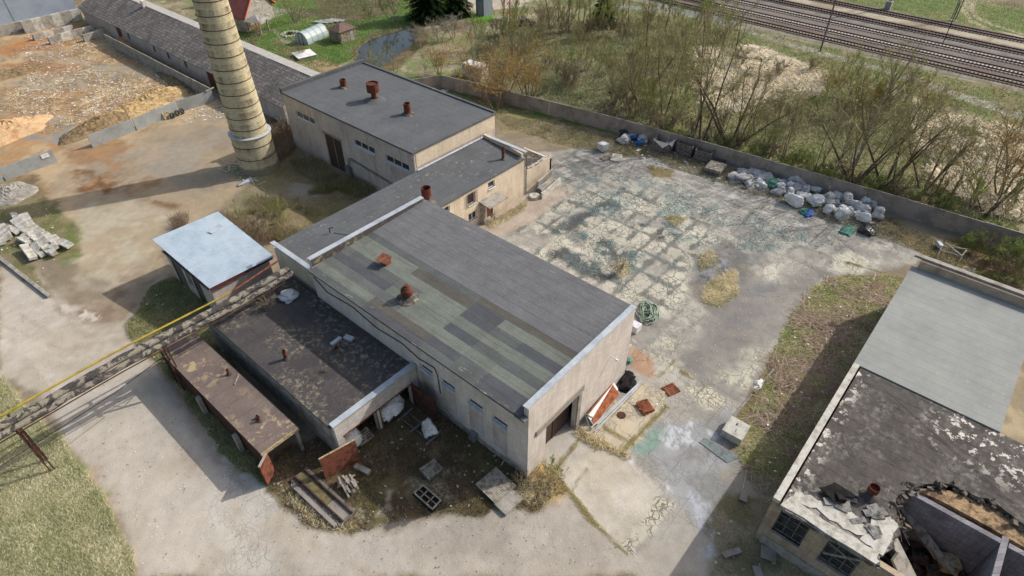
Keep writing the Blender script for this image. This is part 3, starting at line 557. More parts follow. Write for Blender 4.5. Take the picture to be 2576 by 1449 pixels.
# ---------------------------------------------------------------- buildings
def wall(mb, p0, p1, th, z0, z1, holes=(), z1b=None):
    """wall from p0 to p1 (thickness to the left of the direction), top z1 -> z1b, holes = (s0, s1, h0, h1)"""
    p0, p1 = Vector((*p0, 0)), Vector((*p1, 0)); d = p1-p0; L = d.length; d.normalize(); n = Vector((-d.y, d.x, 0))*th
    z1b = z1 if z1b is None else z1b; top = lambda s: z1+(z1b-z1)*s/L
    cuts = sorted({0, L, *[h[0] for h in holes], *[h[1] for h in holes]})
    def piece(a, b, za, zb, zta, ztb):
        A, B = p0+d*a, p0+d*b; vs = []
        for q, z in ((A, za), (B, za), (B+n, za), (A+n, za)): vs.append((q.x, q.y, z))
        for q, z in ((A, zta), (B, ztb), (B+n, ztb), (A+n, zta)): vs.append((q.x, q.y, z))
        mb.add(vs, [(0, 3, 2, 1), (4, 5, 6, 7), (0, 1, 5, 4), (1, 2, 6, 5), (2, 3, 7, 6), (3, 0, 4, 7)])
    for a, b in zip(cuts[:-1], cuts[1:]):
        hs = sorted([h for h in holes if h[0] <= a+1e-6 and h[1] >= b-1e-6], key=lambda h: h[2]); z = z0
        for h in hs:
            if h[2] > z+1e-6: piece(a, b, z, 0, h[2], h[2])
            z = h[3]
        piece(a, b, z, 0, top(a), top(b))
def window(parent, c, ax, w, h, n=2, m=1, fr='white', th=.07, sill=True, depth=.12, sill_mat='white', pane='glass'):
    """c: centre of the opening on the outer plane; ax: outward normal '+x','-x','+y','-y'"""
    sx = {'+x': (0, 1, 1), '-x': (0, -1, -1), '+y': (-1, 0, 1), '-y': (1, 0, -1)}[ax]
    u = Vector((abs(sx[0]), abs(sx[1]), 0)); nrm = Vector({'+x': (1, 0, 0), '-x': (-1, 0, 0), '+y': (0, 1, 0), '-y': (0, -1, 0)}[ax])
    c = Vector(c); o = c-nrm*depth; f = MB(); Z = Vector((0, 0, 1))
    for s in (-1, 1): f.bar(o+u*s*(w/2-th/2)-Z*h/2, o+u*s*(w/2-th/2)+Z*h/2, th, th, nrm)
    for s in (-1, 1): f.bar(o-u*(w/2-th)+Z*s*(h/2-th/2), o+u*(w/2-th)+Z*s*(h/2-th/2), th)
    for i in range(1, n): x = -w/2+w*i/n; f.bar(o+u*x-Z*(h/2-th), o+u*x+Z*(h/2-th), th*.8, th*.8, nrm)
    for i in range(1, m): z = -h/2+h*i/m; f.bar(o-u*(w/2-th)+Z*z-nrm*.003, o+u*(w/2-th)+Z*z-nrm*.003, th*.7)
    win = f.build('window', fr, parent)
    g = MB(); a = o-nrm*.03; g.add([a-u*w/2-Z*h/2, a+u*w/2-Z*h/2, a+u*w/2+Z*h/2, a-u*w/2+Z*h/2], [(0, 1, 2, 3)]); g.build('pane', pane, win)
    if sill:
        q = MB(); q.bar(c-u*w/2-Z*(h/2+.02)+nrm*.02, c+u*w/2-Z*(h/2+.02)+nrm*.02, .3, .04); q.build('sill', sill_mat, win)
    return win
def coping(a, b, w, z, parent, h=.1, mat='zinc', n=12):
    m = MB(); a, b = Vector((*a, z)), Vector((*b, z))
    for i in range(n): m.bar(a+(b-a)*(i+.004)/n, a+(b-a)*(i+.996)/n, w+.004*(i % 2), h+.006*(i % 2))
    return m.build('coping', mat, parent)
M['rust_vent'] = simple('rust_vent', S(120, 68, 54), S(82, 50, 42), 3., .85, .2, 0, .2)
def stack(parent, c, r, h, kind='pipe', mat='rust', name='vent_pipe'):
    m = MB(); x, y, z = c; mat = 'rust_vent'
    if kind == 'pipe': m.lathe([(r, -.05), (r, h), (r*.86, h), (r*.86, h*.3), (0, h*.3)], 14, c)
    elif kind == 'cup': m.lathe([(r*.5, -.05), (r*.5, h*.38), (r, h*.55), (r, h), (r*.92, h), (r*.92, h*.72), (0, h*.72)], 18, c)
    elif kind == 'drum': m.lathe([(r*.42, -.05), (r*.42, h*.5), (r*.9, h*.5), (r, h*.52), (r, h), (r*.93, h), (r*.93, h*.93), (0, h*.9)], 20, c)
    elif kind == 'turbine': m.lathe([(r*.7, -.05), (r*.7, h*.25), (r*.95, h*.36), (r, h*.5), (r*.95, h*.66), (r*.6, h*.82), (r*.32, h*.86), (r*.3, h*.98), (r*.34, h), (0, h)], 18, c)
    o = m.build(name, mat, parent, smooth=False)
    m = MB(); m.lathe([(r*1.9, 0), (r*1.0, .22), (r*.6, .3)], 16, c); m.build('flashing', 'felt_old' if kind != 'drum' else 'felt', o); return o
def slabroof(mb, pts, zf_, th=.18): mb.prism(pts, lambda x, y: zf_(x, y)-th, zf_)

# --- main hall
hall = thing('main_hall', 'long brick hall with patchwork grey roof felt and a brown gate in its end wall', 'building')
X0, X1, Y0, Y1 = 19.4, 32.0, 15.5, 39.45
hz_ = lambda x, y=0: 7.0+(x-X0)/(X1-X0)*.5
m = MB()
wall(m, (X0, Y0), (X1, Y0), .4, 0, 7.8, [(2.0, 5.7, 0, 4.0)])
wall(m, (X1, Y0+.4), (X1, Y1-.4), .4, 0, 7.32)
wall(m, (X1, Y1), (X0, Y1), .4, 0, 7.8)
WY = [(25.5, 1.4), (23.17, 1.42), (20.38, 1.42), (18.05, 1.42)]
holes = [(Y1-.4-(y+w/2), Y1-.4-(y-w/2), 3.95, 4.5) for y, w in WY]
# recessed infill panels below the windows
holes = [h for hh in holes for h in ((hh[0], hh[1], 1.0, 3.87), hh)]
class _: pass
wall(m, (X0, Y1-.4), (X0, Y0+.4), .4, 0, 6.83, holes)
m.build('wall', 'brick_hall', hall)
m = MB()
for y, w in WY: m.box(X0+.045, y-w/2, 1.0, X0+.3, y+w/2, 3.87)
m.build('infill_panel', 'brick_white', hall)
m = MB(); m.box(X0-.06, Y0+.0, 0, X0-.003, 31.5, .5); m.build('plinth', 'concrete', hall)
for y, w in WY: window(hall, (X0, y, 4.225), '-x', w, .55, 1, 1, 'white', .07)
# roof felt strips laid along the hall, patched with greener and darker rolls
LG, DK, MG, BR, GYc = S(119, 124, 115), S(88, 90, 94), S(104, 107, 105), S(97, 93, 86), S(115, 115, 117)
LG2, MG2 = S(113, 118, 110), S(96, 99, 98)
strips = [(18.95, 19.65), (19.65, 20.45), (20.45, 21.4), (21.4, 22.25), (22.25, 23.2), (23.2, 24.1), (24.1, 25.1), (25.1, 25.8)]
ylev = [39.05, 38.0, 32.1, 29.6, 25.5, 22.5, 20.0, 15.9]
tone = {0: [MG2, MG2, DK, DK, MG2, MG2, DK], 1: [LG2, LG, BR, BR, DK, MG2, DK], 2: [MG, MG, MG, LG, LG, LG2, LG], 3: [DK, DK, LG2, LG2, DK, MG2, MG2], 4: [MG, MG2, MG, LG, LG2, LG, LG2], 5: [LG, LG, LG, LG, DK, MG2, DK], 6: [LG2, LG, BR, BR, DK, LG, LG], 7: [DK, MG2, MG2, MG2, BR, BR, BR]}
m = MB(); rr = random.Random(3)
def rquad(x0, x1, ya, yb, c, dz=0.):
    m.curc = c; m.box(x0, yb, hz_(x0)-.17, x1, ya, hz_(x0)+dz)
    for k in (5, 6): pass
    n = len(m.v)
    for j in (-3, -2): x, y, z = m.v[n+j]; m.v[n+j] = (x, y, hz_(x1)+dz)
    for j in (-7, -6): x, y, z = m.v[n+j]; m.v[n+j] = (x, y, hz_(x1)-.17)
for i, (a, b) in enumerate(strips):
    for j in range(7):
        c = tone[i][j]; k = 1+rr.uniform(-.05, .05); rquad(a, b+.0, ylev[j], ylev[j+1], tuple(q*k for q in c), rr.choice((0, .004, .008)) if i else 0)
x = 25.8; i = 0
while x < 32.3:
    x2 = min(x+1.0, 32.35); y = 39.05; i += 1
    while y > 15.9:
        y2 = max(15.9, y-rr.choice((4, 6, 7.5, 8))); k = 1+rr.uniform(-.035, .035)
        rquad(x, x2, y, y2, tuple(q*k for q in GYc), rr.choice((0, .003))); y = y2
    x = x2
def hallroof():
    t = NT('patched_felt', .9, .25); base = t.attr('Col'); sx = t.n('ShaderNodeSeparateXYZ'); t.put(sx.inputs[0], t.co)
    base = t.mul(base, t.ramp(t.noise(7, 6, .75), .25, .75, .76, 1.24)); base = t.mul(base, t.ramp(t.noise(.55, 6, .7), .3, .7, .84, 1.14))
    base = t.mul(base, t.ramp(t.noise(1.1, 6, .75, t.map((5, .5, 1))), .3, .7, .82, 1.14))
    fr = t.math('ABSOLUTE', t.math('SUBTRACT', t.math('FRACT', t.math('ADD', t.math('SUBTRACT', sx.outputs[0], 25.8-.5), t.math('MULTIPLY', t.noise(1.2, 3), .07))), .5))
    ln = t.math('MULTIPLY', t.ramp(fr, 0, .045, .6, 0), t.ramp(t.noise(2, 3), .35, .6, .3, 1.))
    base = t.mix(ln, base, S(66, 68, 70))
    li = t.ramp(t.noise(.9, 7, .75, t.map((4.5, .9, 1))), .6, .66)
    edge = t.math('MAXIMUM', t.ramp(sx.outputs[0], 20.3, 19.2, 0, 1), t.ramp(sx.outputs[0], 31.0, 31.5, 0, .9))
    li = t.math('MULTIPLY', li, edge); t.col(t.mix(li, base, S(170, 160, 132))); t.bump(t.noise(18, 3), .2, .02); return t.m
M['hallroof'] = hallroof()
m.build('roof', 'hallroof', hall)
coping((X0-.12, Y0+.2), (X1+.1, Y0+.2), .46, 7.83, hall, .07); coping((X0-.05, Y1-.2), (X1+.1, Y1-.2), .46, 7.83, hall, .07)
m = MB(); m.box(X0+.02, Y1-.43, 7.1, X1-.02, Y1-.403, 7.79); m.build('upstand', 'felt_old', hall)
m = MB(); m.box(X0+.02, Y0+.403, 7.1, X1-.02, Y0+.43, 7.79); m.build('upstand', 'felt_old', hall)
m = MB(); m.box(X0-.42, Y0+.02, 6.65, X0-.05, Y0+.9, 6.85); m.build('eave_end', 'steel_grey', hall)
m = MB(); m.box(X0+2.0, Y0+.75, .02, X0+5.7, Y0+.82, 3.98)
gt = m.build('gate', 'brown_door', hall)
m = MB()
for xx in (21.45, 23.2, 25.02): m.box(xx, Y0+.69, .05, xx+.07, Y0+.748, 3.95)
m.build('gate_post', 'brown_door', gt)
m = MB(); m.box(20.2, Y0-.09, 4.0, 25.75, Y0-.003, 4.55); m.build('lintel', 'concrete_fence', hall)
m = MB(); m.box(25.1, Y0-.12, 0, 25.5, Y0-.003, 3.99); m.build('gate_pier', 'concrete', hall)
hat = MB(); hat.cbox((23.6, 34.7, 7.75), (1.05, .95, .06), .2, (.18, -.1)); hat.cbox((23.7, 34.6, 7.4), (.55, .55, .5)); hat.build('roof_hatch', 'rust', hall)
stack(hall, (21.95, 30.0, 7.13), .48, 1.35, 'turbine', 'rust', 'roof_vent')
m = MB()
pts = [(X0-.05, 39.2, 6.0), (X0-.07, 37.5, 5.2), (X0-.06, 34, 5.6), (X0-.07, 31, 5.1), (X0-.06, 28, 5.4), (X0-.07, 26.2, 5.0), (X0-.06, 24.45, 5.2), (X0-.07, 24.2, 4.6), (X0-.07, 24.1, 2.6)]
m.tube(pts, .035, 5); m.build('cable', 'dark', hall)
m = MB(); m.tube([(X0-.2, 23.6, 1.5), (X0-.25, 22.0, .5), (X0-.25, 20.9, .45), (X0-.2, 20.6, .9)], .04, 5); m.box(X0-.45, 20.3, .15, X0-.08, 20.9, .95); m.build('meter_pipe', 'steel_grey', hall)
m = MB(); m.box(X0+9.85, Y0-.4, 4.7, X0+9.9, Y0-.003, 4.75); m.box(X0+9.8, Y0-.65, 4.6, X0+9.95, Y0-.4, 4.72); m.build('lamp', 'white', hall)

# --- link building
lk = thing('link_building', 'cream brick two storey block with white windows joining the hall to the tall shed', 'building')
lz = lambda x, y: 5.0+(y-40.2)/6.2*.5
m = MB()
wall(m, (32.4, 40.2), (48.55, 40.2), .35, 0, 4.83, [(3.15, 4.0, 3.75, 4.45), (6.6, 7.72, 3.05, 4.4), (9.82, 10.9, 3.6, 4.4), (6.58, 7.9, .95, 1.95), (9.5, 10.5, 0, 2.0)])
wall(m, (48.55, 40.55), (48.55, 46.4), .35, 0, 5.35, (), 5.9)
wall(m, (37.6, 46.4), (19.9, 46.4), .35, 0, 5.3)
wall(m, (19.9, 46.05), (19.9, 39.6), .35, 0, 5.75)
wall(m, (19.9, 39.5), (32.4, 39.5), .1, 0, 4.8); wall(m, (32.4, 39.6), (32.4, 40.2), .1, 0, 4.8)
m.build('wall', 'brick_cream', lk)
m = MB(); slabroof(m, [(20.2, 39.6), (32.5, 39.6), (32.5, 40.05), (48.2, 40.05), (48.2, 46.45), (20.2, 46.45)], lz); m.build('roof', 'felt_x', lk)
coping((48.4, 40.0), (48.4, 46.5), .45, 5.75, lk, .12, n=5); coping((19.95, 39.6), (19.95, 46.5), .45, 5.82, lk, .1, n=6)
m = MB(); m.tube([(37.7, 46.35, 5.62), (48.2, 46.35, 5.62)], .1, 8); m.build('gutter', 'zinc', lk)
m = MB(); m.tube([(48.62, 40.12, 5.3), (48.62, 40.12, .2)], .07, 6); m.build('downpipe', 'steel_grey', lk)
for (x, z, w_, h_, n_) in ((35.98, 4.1, .85, .7, 1), (39.56, 3.72, 1.12, 1.35, 1), (42.76, 4.0, 1.08, .8, 1), (39.64, 1.45, 1.32, 1.0, 2)):
    window(lk, (x, 40.2, z), '-y', w_, h_, n_, 1, 'white', .09, depth=.15)
m = MB()
for i in range(9): m.bar((39.0-.3+i*.21, 40.1, 2.95), (39.0-.3+i*.21, 40.1, 4.5), .02)
for i in range(8): m.bar((38.7, 40.08, 3.0+i*.2), (40.4, 40.08, 3.0+i*.2), .02)
m.build('window_grille', 'rust_dark', lk)
m = MB(); m.box(41.9, 40.3, .05, 42.9, 40.36, 2.0); dd = m.build('door', 'maroon', lk)
m = MB(); m.box(42.75, 40.25, 1.0, 42.8, 40.3, 1.12); m.build('handle', 'steel_grey', dd)
m = MB(); m.cbox((42.2, 39.4, 2.6), (3.0, 1.6, .14), 0, (.12, 0)); m.box(40.75, 39.5, 0, 40.95, 40.198, 2.4); m.build('canopy', 'concrete', lk)
m = MB(); m.box(41.2, 40.16, 1.45, 41.5, 40.198, 1.9); m.build('notice', 'white', lk)
stack(lk, (34.3, 41.2, lz(0, 41.2)), .5, 2.0, 'cup', 'rust', 'vent_pipe'); stack(lk, (46.3, 41.6, lz(0, 41.6)), .17, 1.45, 'pipe', 'rust', 'vent_pipe')
stack(lk, (26.6, 41.3, lz(0, 41.3)), .45, .95, 'cup', 'rust', 'vent_pipe')
m = MB(); m.tube([(24.6, 44.2, 5.4), (24.6, 44.2, 5.9), (24.9, 44.0, 5.95)], .05, 6); m.tube([(24.9, 44.0, 5.35), (26.2, 41.8, 5.2)], .025, 4); m.build('antenna_wire', 'dark', lk)

# --- tall shed
bh = thing('boiler_house', 'tall brick shed with three rusty roof cowls and a maroon gate', 'building')
BX0, BX1, BY0, BY1 = 37.7, 50.6, 46.75, 71.4
bz = lambda x, y: 7.7
m = MB(); H = 7.5
def wy(y0, y1, z0, z1): return (BY1-.4-y1, BY1-.4-y0, z0, z1)
wall(m, (BX0, BY1-.4), (BX0, BY0+.4), .4, 0, H, [wy(65.15, 69.05, 4.95, 5.85), wy(60.2, 63.6, 0, 4.5), wy(53.6, 57.35, 4.9, 5.82), wy(47.75, 51.7, 4.88, 5.75)])
wall(m, (BX0, BY0), (BX1, BY0), .4, 0, H); wall(m, (BX1, BY0+.4), (BX1, BY1-.4), .4, 0, H); wall(m, (BX1, BY1), (BX0, BY1), .4, 0, H)
m.build('wall', 'brick_white', bh)
m = MB(); m.box(37.95, BY0-.035, 5.75, BX1-.05, BY0-.003, 7.45); m.build('upper_wall', 'brick_cream', bh)
m = MB(); slabroof(m, [(BX0-.25, BY0-.15), (BX1+.1, BY0-.15), (BX1+.1, BY1), (BX0-.25, BY1)], bz, .22); m.build('roof', 'felt', bh)
m = MB(); m.box(BX0-.2, BY1-.35, 7.703, BX1+.1, BY1+.1, 8.15); m.box(BX1-.2, BY0-.05, 7.703, BX1+.13, BY1-.36, 7.85); m.build('parapet', 'felt_x', bh)
for (y, z, w_) in ((67.1, 5.4, 3.9), (55.475, 5.36, 3.75), (49.725, 5.315, 3.95)): window(bh, (BX0, y, z), '-x', w_, .88, 3, 1, 'white', .09)
m = MB(); m.box(BX0+.12, 60.25, .02, BX0+.18, 63.55, 4.45); bg_ = m.build('gate', 'brown_door', bh)
m = MB(); m.box(BX0+.07, 61.85, .1, BX0+.118, 61.95, 4.4); m.box(BX0-.06, 60.0, 4.52, BX0-.003, 63.8, 4.75); m.build('frame', 'concrete_fence', bg_)
m = MB(); m.box(BX0-.5, 58.9, .1, BX0-.1, 59.7, 1.5); m.build('meter_box', 'steel_grey', bh)
m = MB()
for k in (0, .18): m.tube([(BX0-.3, 59.3-k, 1.4), (BX0-.15, 59.0-k, 2.7-k), (BX0-.12, 58.6, 2.8-k), (BX0-.12, 50.5, 2.2-k), (BX0-.12, 47.2, 1.9-k)], .045, 5)
m.build('wall_pipe', 'steel_grey', bh)
stack(bh, (43.6, 66.4, 7.7), .42, 1.0, 'pipe', 'rust', 'roof_cowl'); stack(bh, (43.6, 60.3, 7.7), .76, 2.15, 'drum', 'maroon', 'roof_cowl'); stack(bh, (43.6, 54.2, 7.7), .42, 1.35, 'pipe', 'rust', 'roof_cowl')

# --- flat annex with open bays
an = thing('flat_annex', 'low dark roofed annex with two open bays leaning on the hall', 'building')
m = MB(); AX0 = 11.65
wall(m, (AX0, 26.7), (19.34, 26.7), .35, 0, 3.9, [(.55, 3.45, 0, 2.4), (3.85, 6.9, 0, 2.4)])
m.build('front_wall', 'brick_panel', an)
m = MB(); wall(m, (AX0, 44.9), (AX0, 27.05), .35, 0, 3.45); wall(m, (19.34, 44.9), (AX0+.35, 44.9), .35, 0, 3.45)
m.box(AX0+.35, 33, 0, 19.3, 33.2, 3.3); m.build('wall', 'concrete', an)
m = MB(); m.box(AX0-.12, 27.06, 3.46, 19.33, 44.95, 3.62); m.build('roof', 'felt_old', an)
coping((AX0-.08, 26.85), (19.3, 26.85), .5, 3.95, an, .1, n=9)
m = MB(); m.box(15.1, 26.66, 0, 15.18, 26.698, 2.4); m.box(15.42, 26.66, 0, 15.5, 26.698, 2.4); m.box(12.2, 26.64, 2.32, 18.55, 26.69, 2.42); m.build('bay_frame', 'rust', an)
stack(an, (13.3, 35.05, 3.62), .15, .95, 'pipe', 'rust', 'vent_pipe'); stack(an, (16.45, 32.8, 3.62), .22, .3, 'pipe', 'rust', 'vent_pipe')
m = MB(); m.box(18.55, 23.9, .1, 18.62, 26.6, 2.6); dl = m.build('bay_door', 'rust_dark', an)
m = MB(); m.bar((18.53, 24, .4), (18.53, 26.5, .4), .05); m.bar((18.53, 24, 2.3), (18.53, 26.5, 2.3), .05); m.build('door_bar', 'rust', dl)
m = MB(); m.cbox((11.15, 26.05, 1.22), (2.72, .07, 2.44), R(-12)); dl = m.build('bay_door', 'rust', an)
m = MB(); m.cbox((11.15, 26.05, 2.46), (2.74, .12, .05), R(-12)); m.build('door_edge', 'wood_new', dl)

# --- rusty garage
ga = thing('rusty_garage', 'long low garage with brown blotched flat roof and one open rusty door', 'garage')
m = MB(); wall(m, (7.45, 45.0), (7.45, 29.75), .12, 0, 2.5); wall(m, (10.35, 45.0), (7.57, 45.0), .12, 0, 2.5); wall(m, (10.35, 31.4), (10.35, 44.88), .12, 0, 2.5)
m.build('wall', 'rust_dark', ga)
m = MB(); m.box(7.4, 29.65, 2.5, 10.42, 45.05, 2.62); m.build('roof', 'garage_roof', ga)
m = MB(); m.box(7.4, 29.58, 2.3, 10.42, 29.645, 2.6); m.build('fascia', 'wood_new', ga)
m = MB(); m.cbox((10.2, 29.7, 1.15), (.22, .22, 2.3), 0, (0, .0)); m.build('post', 'concrete', ga)
m = MB(); m.cbox((7.28, 29.3, 1.2), (1.2, .1, 2.3), R(33)); dl = m.build('garage_door', 'rust', ga)
m = MB(); m.cbox((7.28, 29.3, 2.38), (1.22, .16, .05), R(33)); m.build('door_edge', 'concrete', dl)
for (x, y, h) in ((9.8, 38.0, .6), (8.9, 32.2, .45), (8.95, 32.5, .3)):
    stack(ga, (x, y, 2.62), .11, h, 'pipe', 'rust', 'vent_pipe')
m = MB(); m.bar((9.5, 36.7, 2.66), (10.3, 37.4, 2.68), .08); m.build('roof_batten', 'wood', ga)
for (x, y) in ((7.2, 38.5), (7.2, 33.1)): MB().cbox((x, y, .9), (.3, .5, 1.8)).build('buttress', 'concrete', ga)

# --- open shed with tin roof
sh = thing('tin_roof_shed', 'open fronted brick shed under a bright corrugated metal roof', 'shed')
q0 = [(13.35, 57.0), (19.9, 56.6), (20.0, 47.1), (13.65, 47.4)]
shz = lambda x, y: 4.75+(y-57.0)/9.6*1.0+(x-13.4)*.015
m = MB(); wall(m, (13.75, 56.4), (13.75, 47.9), .35, 0, 3.6, [(1.3, 2.9, 0, 2.9), (3.5, 4.6, 1.2, 2.9), (5.2, 6.4, 0, 2.9)], 3.35)
wall(m, (13.75, 47.6), (19.6, 47.6), .3, 0, 3.4); wall(m, (19.7, 47.9), (19.7, 56.1), .3, 0, 3.7); wall(m, (19.7, 56.4), (14.1, 56.4), .3, 0, 4.3); m.box(14.4, 48, 0, 19.4, 56, .05); m.build('wall', 'brick_white', sh)
m = MB(); nr = 46*4
for i in range(nr):
    def pt(j, e, dz): a = Vector(q0[0]).lerp(Vector(q0[3]), j/nr) if e == 0 else Vector(q0[1]).lerp(Vector(q0[2]), j/nr); return (a.x, a.y, shz(a.x, a.y)+(.028, .028, -.028, -.028)[j % 4]+dz)
    m.add([pt(i, 0, 0), pt(i+1, 0, 0), pt(i+1, 1, 0), pt(i, 1, 0), pt(i, 0, -.02), pt(i+1, 0, -.02), pt(i+1, 1, -.02), pt(i, 1, -.02)], [(0, 1, 2, 3), (7, 6, 5, 4), (0, 3, 7, 4)[::-1], (1, 5, 6, 2)][:2]+([(0, 4, 7, 3)] if i == 0 else []))
m.build('roof', 'tin', sh)
m = MB(); m.box(13.62, 55.0, 0, 13.74, 55.1, 3.5); m.box(13.6, 50.9, 0, 13.7, 51.0, 3.3); m.box(13.55, 47.75, 3.4, 13.7, 56.4, 3.55); m.build('timber_post', 'wood_dark', sh)
m = MB(); m.cbox((18.3, 54.3, shz(18.3, 54.3)+.06), (1.5, .5, .03), R(18), (.1, 0)); m.build('loose_sheet', 'zinc', sh)
m = MB(); m.box(13.7, 47.33, 3.45, 19.9, 47.39, 3.75); m.build('fascia', 'maroon', sh)

# --- chimney
ch = thing('factory_chimney', 'tall tapering yellow brick chimney banded with iron hoops', 'chimney', (31.5, 69.95, 0))
taper = lambda z: 2.42-(z*.0235 if z > 4.8 else 0)
m = MB(); m.lathe([(2.42, -.1), (2.40, .9), (2.36, .9), (2.36, 5.0), (2.2, 5.0), (2.15, 5.2)]+[(2.15-(z-5.2)*.027, z) for z in (8, 12, 16, 20, 24, 28, 32, 36)]+[(1.1, 36)], 48)
def chimmat():
    t = NT('chimney_brick', .92, .15); sx = t.n('ShaderNodeSeparateXYZ'); t.put(sx.inputs[0], t.co)
    an_ = t.math('MULTIPLY', t.math('ARCTAN2', sx.outputs[1], sx.outputs[0]), 2.0)
    cb = t.n('ShaderNodeCombineXYZ'); t.put(cb.inputs[0], an_); t.put(cb.inputs[1], sx.outputs[2])
    br = t.n('ShaderNodeTexBrick'); t.put(br.inputs['Vector'], cb.outputs[0]); br.inputs['Scale'].default_value = 1; br.inputs['Brick Width'].default_value = .4; br.inputs['Row Height'].default_value = .2; br.inputs['Mortar Size'].default_value = .015
    br.inputs['Color1'].default_value = (*S(218, 206, 174), 1); br.inputs['Color2'].default_value = (*S(200, 188, 156), 1); br.inputs['Mortar'].default_value = (*S(186, 174, 138), 1)
    zz = t.math('SUBTRACT', sx.outputs[2], 1.05); fr = t.math('FRACT', t.math('DIVIDE', zz, 1.42))
    ar = t.n('ShaderNodeCombineXYZ'); t.put(ar.inputs[0], an_); t.put(ar.inputs[1], t.math('MULTIPLY', sx.outputs[2], .25))
    st = t.math('MULTIPLY', t.ramp(t.noise(.75, 7, .7, ar.outputs[0]), .45, .66), t.ramp(fr, .0, .9, .05, 1.))
    k = t.mix(t.math('MULTIPLY', st, .9), br.outputs['Color'], S(86, 72, 48))
    low = t.ramp(sx.outputs[2], .85, .95, 1, 0); k = t.mix(low, k, S(150, 140, 120))
    t.col(t.mul(k, t.ramp(t.noise(6, 5, .75), .25, .75, .78, 1.2))); t.bump(t.noise(8, 3), .3, .04); return t.m
m.build('shaft', chimmat(), ch)
z = 1.55
zs = []
for py, in (): pass
for z in (2.15, 3.75): zs.append((z, 2.37))
z = 5.95
while z < 34: zs.append((z, 2.15-(z-5.2)*.027+.01)); z += 1.43
for z, r in zs:
    m = MB(); m.lathe([(r, z-.035), (r+.03, z-.035), (r+.03, z+.035), (r, z+.035)], 48); m.build('iron_hoop', 'rust_dark', ch)
m = MB(); m.lathe([(2.2, 4.98), (2.52, 4.93), (2.53, 5.0), (2.2, 5.06)], 48); m.build('collar', 'zinc', ch)

# --- pipe rack
pr = thing('overhead_pipe_rack', 'pair of lagged heating pipes with a yellow gas pipe on lattice posts', 'pipeline')
def sag(x): return 5.2+.1*math.sin(x*.35)
for (yy, r, dz) in ((42.75, .3, 0), (42.05, .24, -.12)):
    m = MB(); pts = [(x, yy+(.03*math.sin(x*1.7)), sag(x)+dz+.02*math.sin(x*3)) for x in np.arange(-14, 19.3, .5)]
    m.tube(pts, [r*(1+.06*math.sin(i*1.9)+.05*math.sin(i*.83)) for i in range(len(pts))], 10); m.build('lagged_pipe', 'insul', pr, smooth=True)
m = MB(); m.tube([(x, 43.45, sag(x)+.28) for x in np.arange(-14, 14.1, 2)], .085, 7); m.build('gas_pipe', 'yellow', pr)
m = MB(); m.tube([(x, 43.45+max(0, x-14)*.12, sag(x)+.28) for x in np.arange(14, 19.6, 1)], .085, 7); m.build('gas_pipe', 'rust', pr)
m = MB(); m.tube([(x, 43.15, sag(x)-.1) for x in np.arange(-14, 19.6, 2)], .06, 5); m.tube([(x, 41.7, sag(x)-.3) for x in np.arange(-14, 19.6, 2)], .05, 5); m.build('beam', 'rust_dark', pr)
for x in (-2.75, 7.35):
    m = MB()
    for yy in (41.85, 43.2):
        for dx in (-.12, .12): m.bar((x+dx, yy+(.0 if yy > 42 else .1), 0), (x+dx, yy, 5.0), .09)
    for k in range(4):
        a, b = (41.95, 43.2) if k % 2 else (43.2, 41.9); m.bar((x, a, .3+k*1.1), (x, b, 1.4+k*1.1), .06)
    m.bar((x, 41.5, 4.95), (x, 43.7, 4.95), .14); m.build('support', 'rust_dark', pr)
cw = MB(); cw.tube([(-12, 39.2, 4.7), (-3, 40.2, 4.45), (3, 40.8, 4.4), (7.3, 41.4, 4.7)], .035, 4); tag(cw.build('overhead_cable', 'dark'), 'thin sagging dark cable running below the lagged pipes', 'cable')

# --- long flat building on the right, half ruined
ru = thing('half_ruined_building', 'long low building, grey felted at one end, roof fallen in at the other', 'building')
RW = 'brick_white'
m = MB(); wall(m, (40.2, 1.25), (25.8, 1.25), -.0001 if 0 else .38, 0, 4.6)
m = MB()
wall(m, (25.8, .87), (56.1, .87), .38, 0, 4.75)
wall(m, (25.8, -14.2), (25.8, .87), -.38, 0, 4.55, [(14.2-4.17, 14.2-2.29, 1.95, 4.25), (14.2-1.2, 14.2+.6, 1.95, 4.35)])
wall(m, (56.1, -8.1), (56.1, .86), .38, 0, 5.75); wall(m, (40.4, -8.1), (55.7, -8.1), .38, 0, 4.75)
wall(m, (40.4, -14.2), (40.4, -8.1), .38, 0, 4.75); wall(m, (26.2, -14.2), (40, -14.2), .3, 0, 4.75)
m.build('wall', 'brick_brown', ru)
m = MB(); wall(m, (32.0, -9.8), (32.0, -4.6), .35, 0, 4.72); wall(m, (28.9, -10.15), (32.3, -10.15), .33, 0, 4.7); wall(m, (32.0, -13.9), (32.0, -10.2), .35, 0, 4.72)
m.build('inner_wall', brick('brick_lilac', S(160, 156, 160), S(140, 136, 142), S(96, 92, 98), S(84, 76, 76), dirtamt=.7), ru)  # inner walls in a darker grey-lilac brick tone
m = MB(); slabroof(m, [(40.3, 1.3), (40.25, -8.2), (55.75, -8.2), (55.75, 1.3)], lambda x, y: 5.0, .2); m.build('roof', 'felt_grey', ru)
rag = random.Random(12)
hole = [(29.0, -5.1), (29.46, -4.75), (31.03, -4.4), (32.2, -4.9), (32.9, -5.5), (33.9, -7.2), (34.15, -9), (33.85, -10.6), (33.6, -12.3), (33.4, -14.4)]
ring = []
for i in range(len(hole)-1):
    for k in range(5): a = Vector(hole[i]).lerp(Vector(hole[i+1]), k/5); ring.append((a.x+rag.uniform(-.22, .22), a.y+rag.uniform(-.22, .22)))
ring.append(hole[-1])
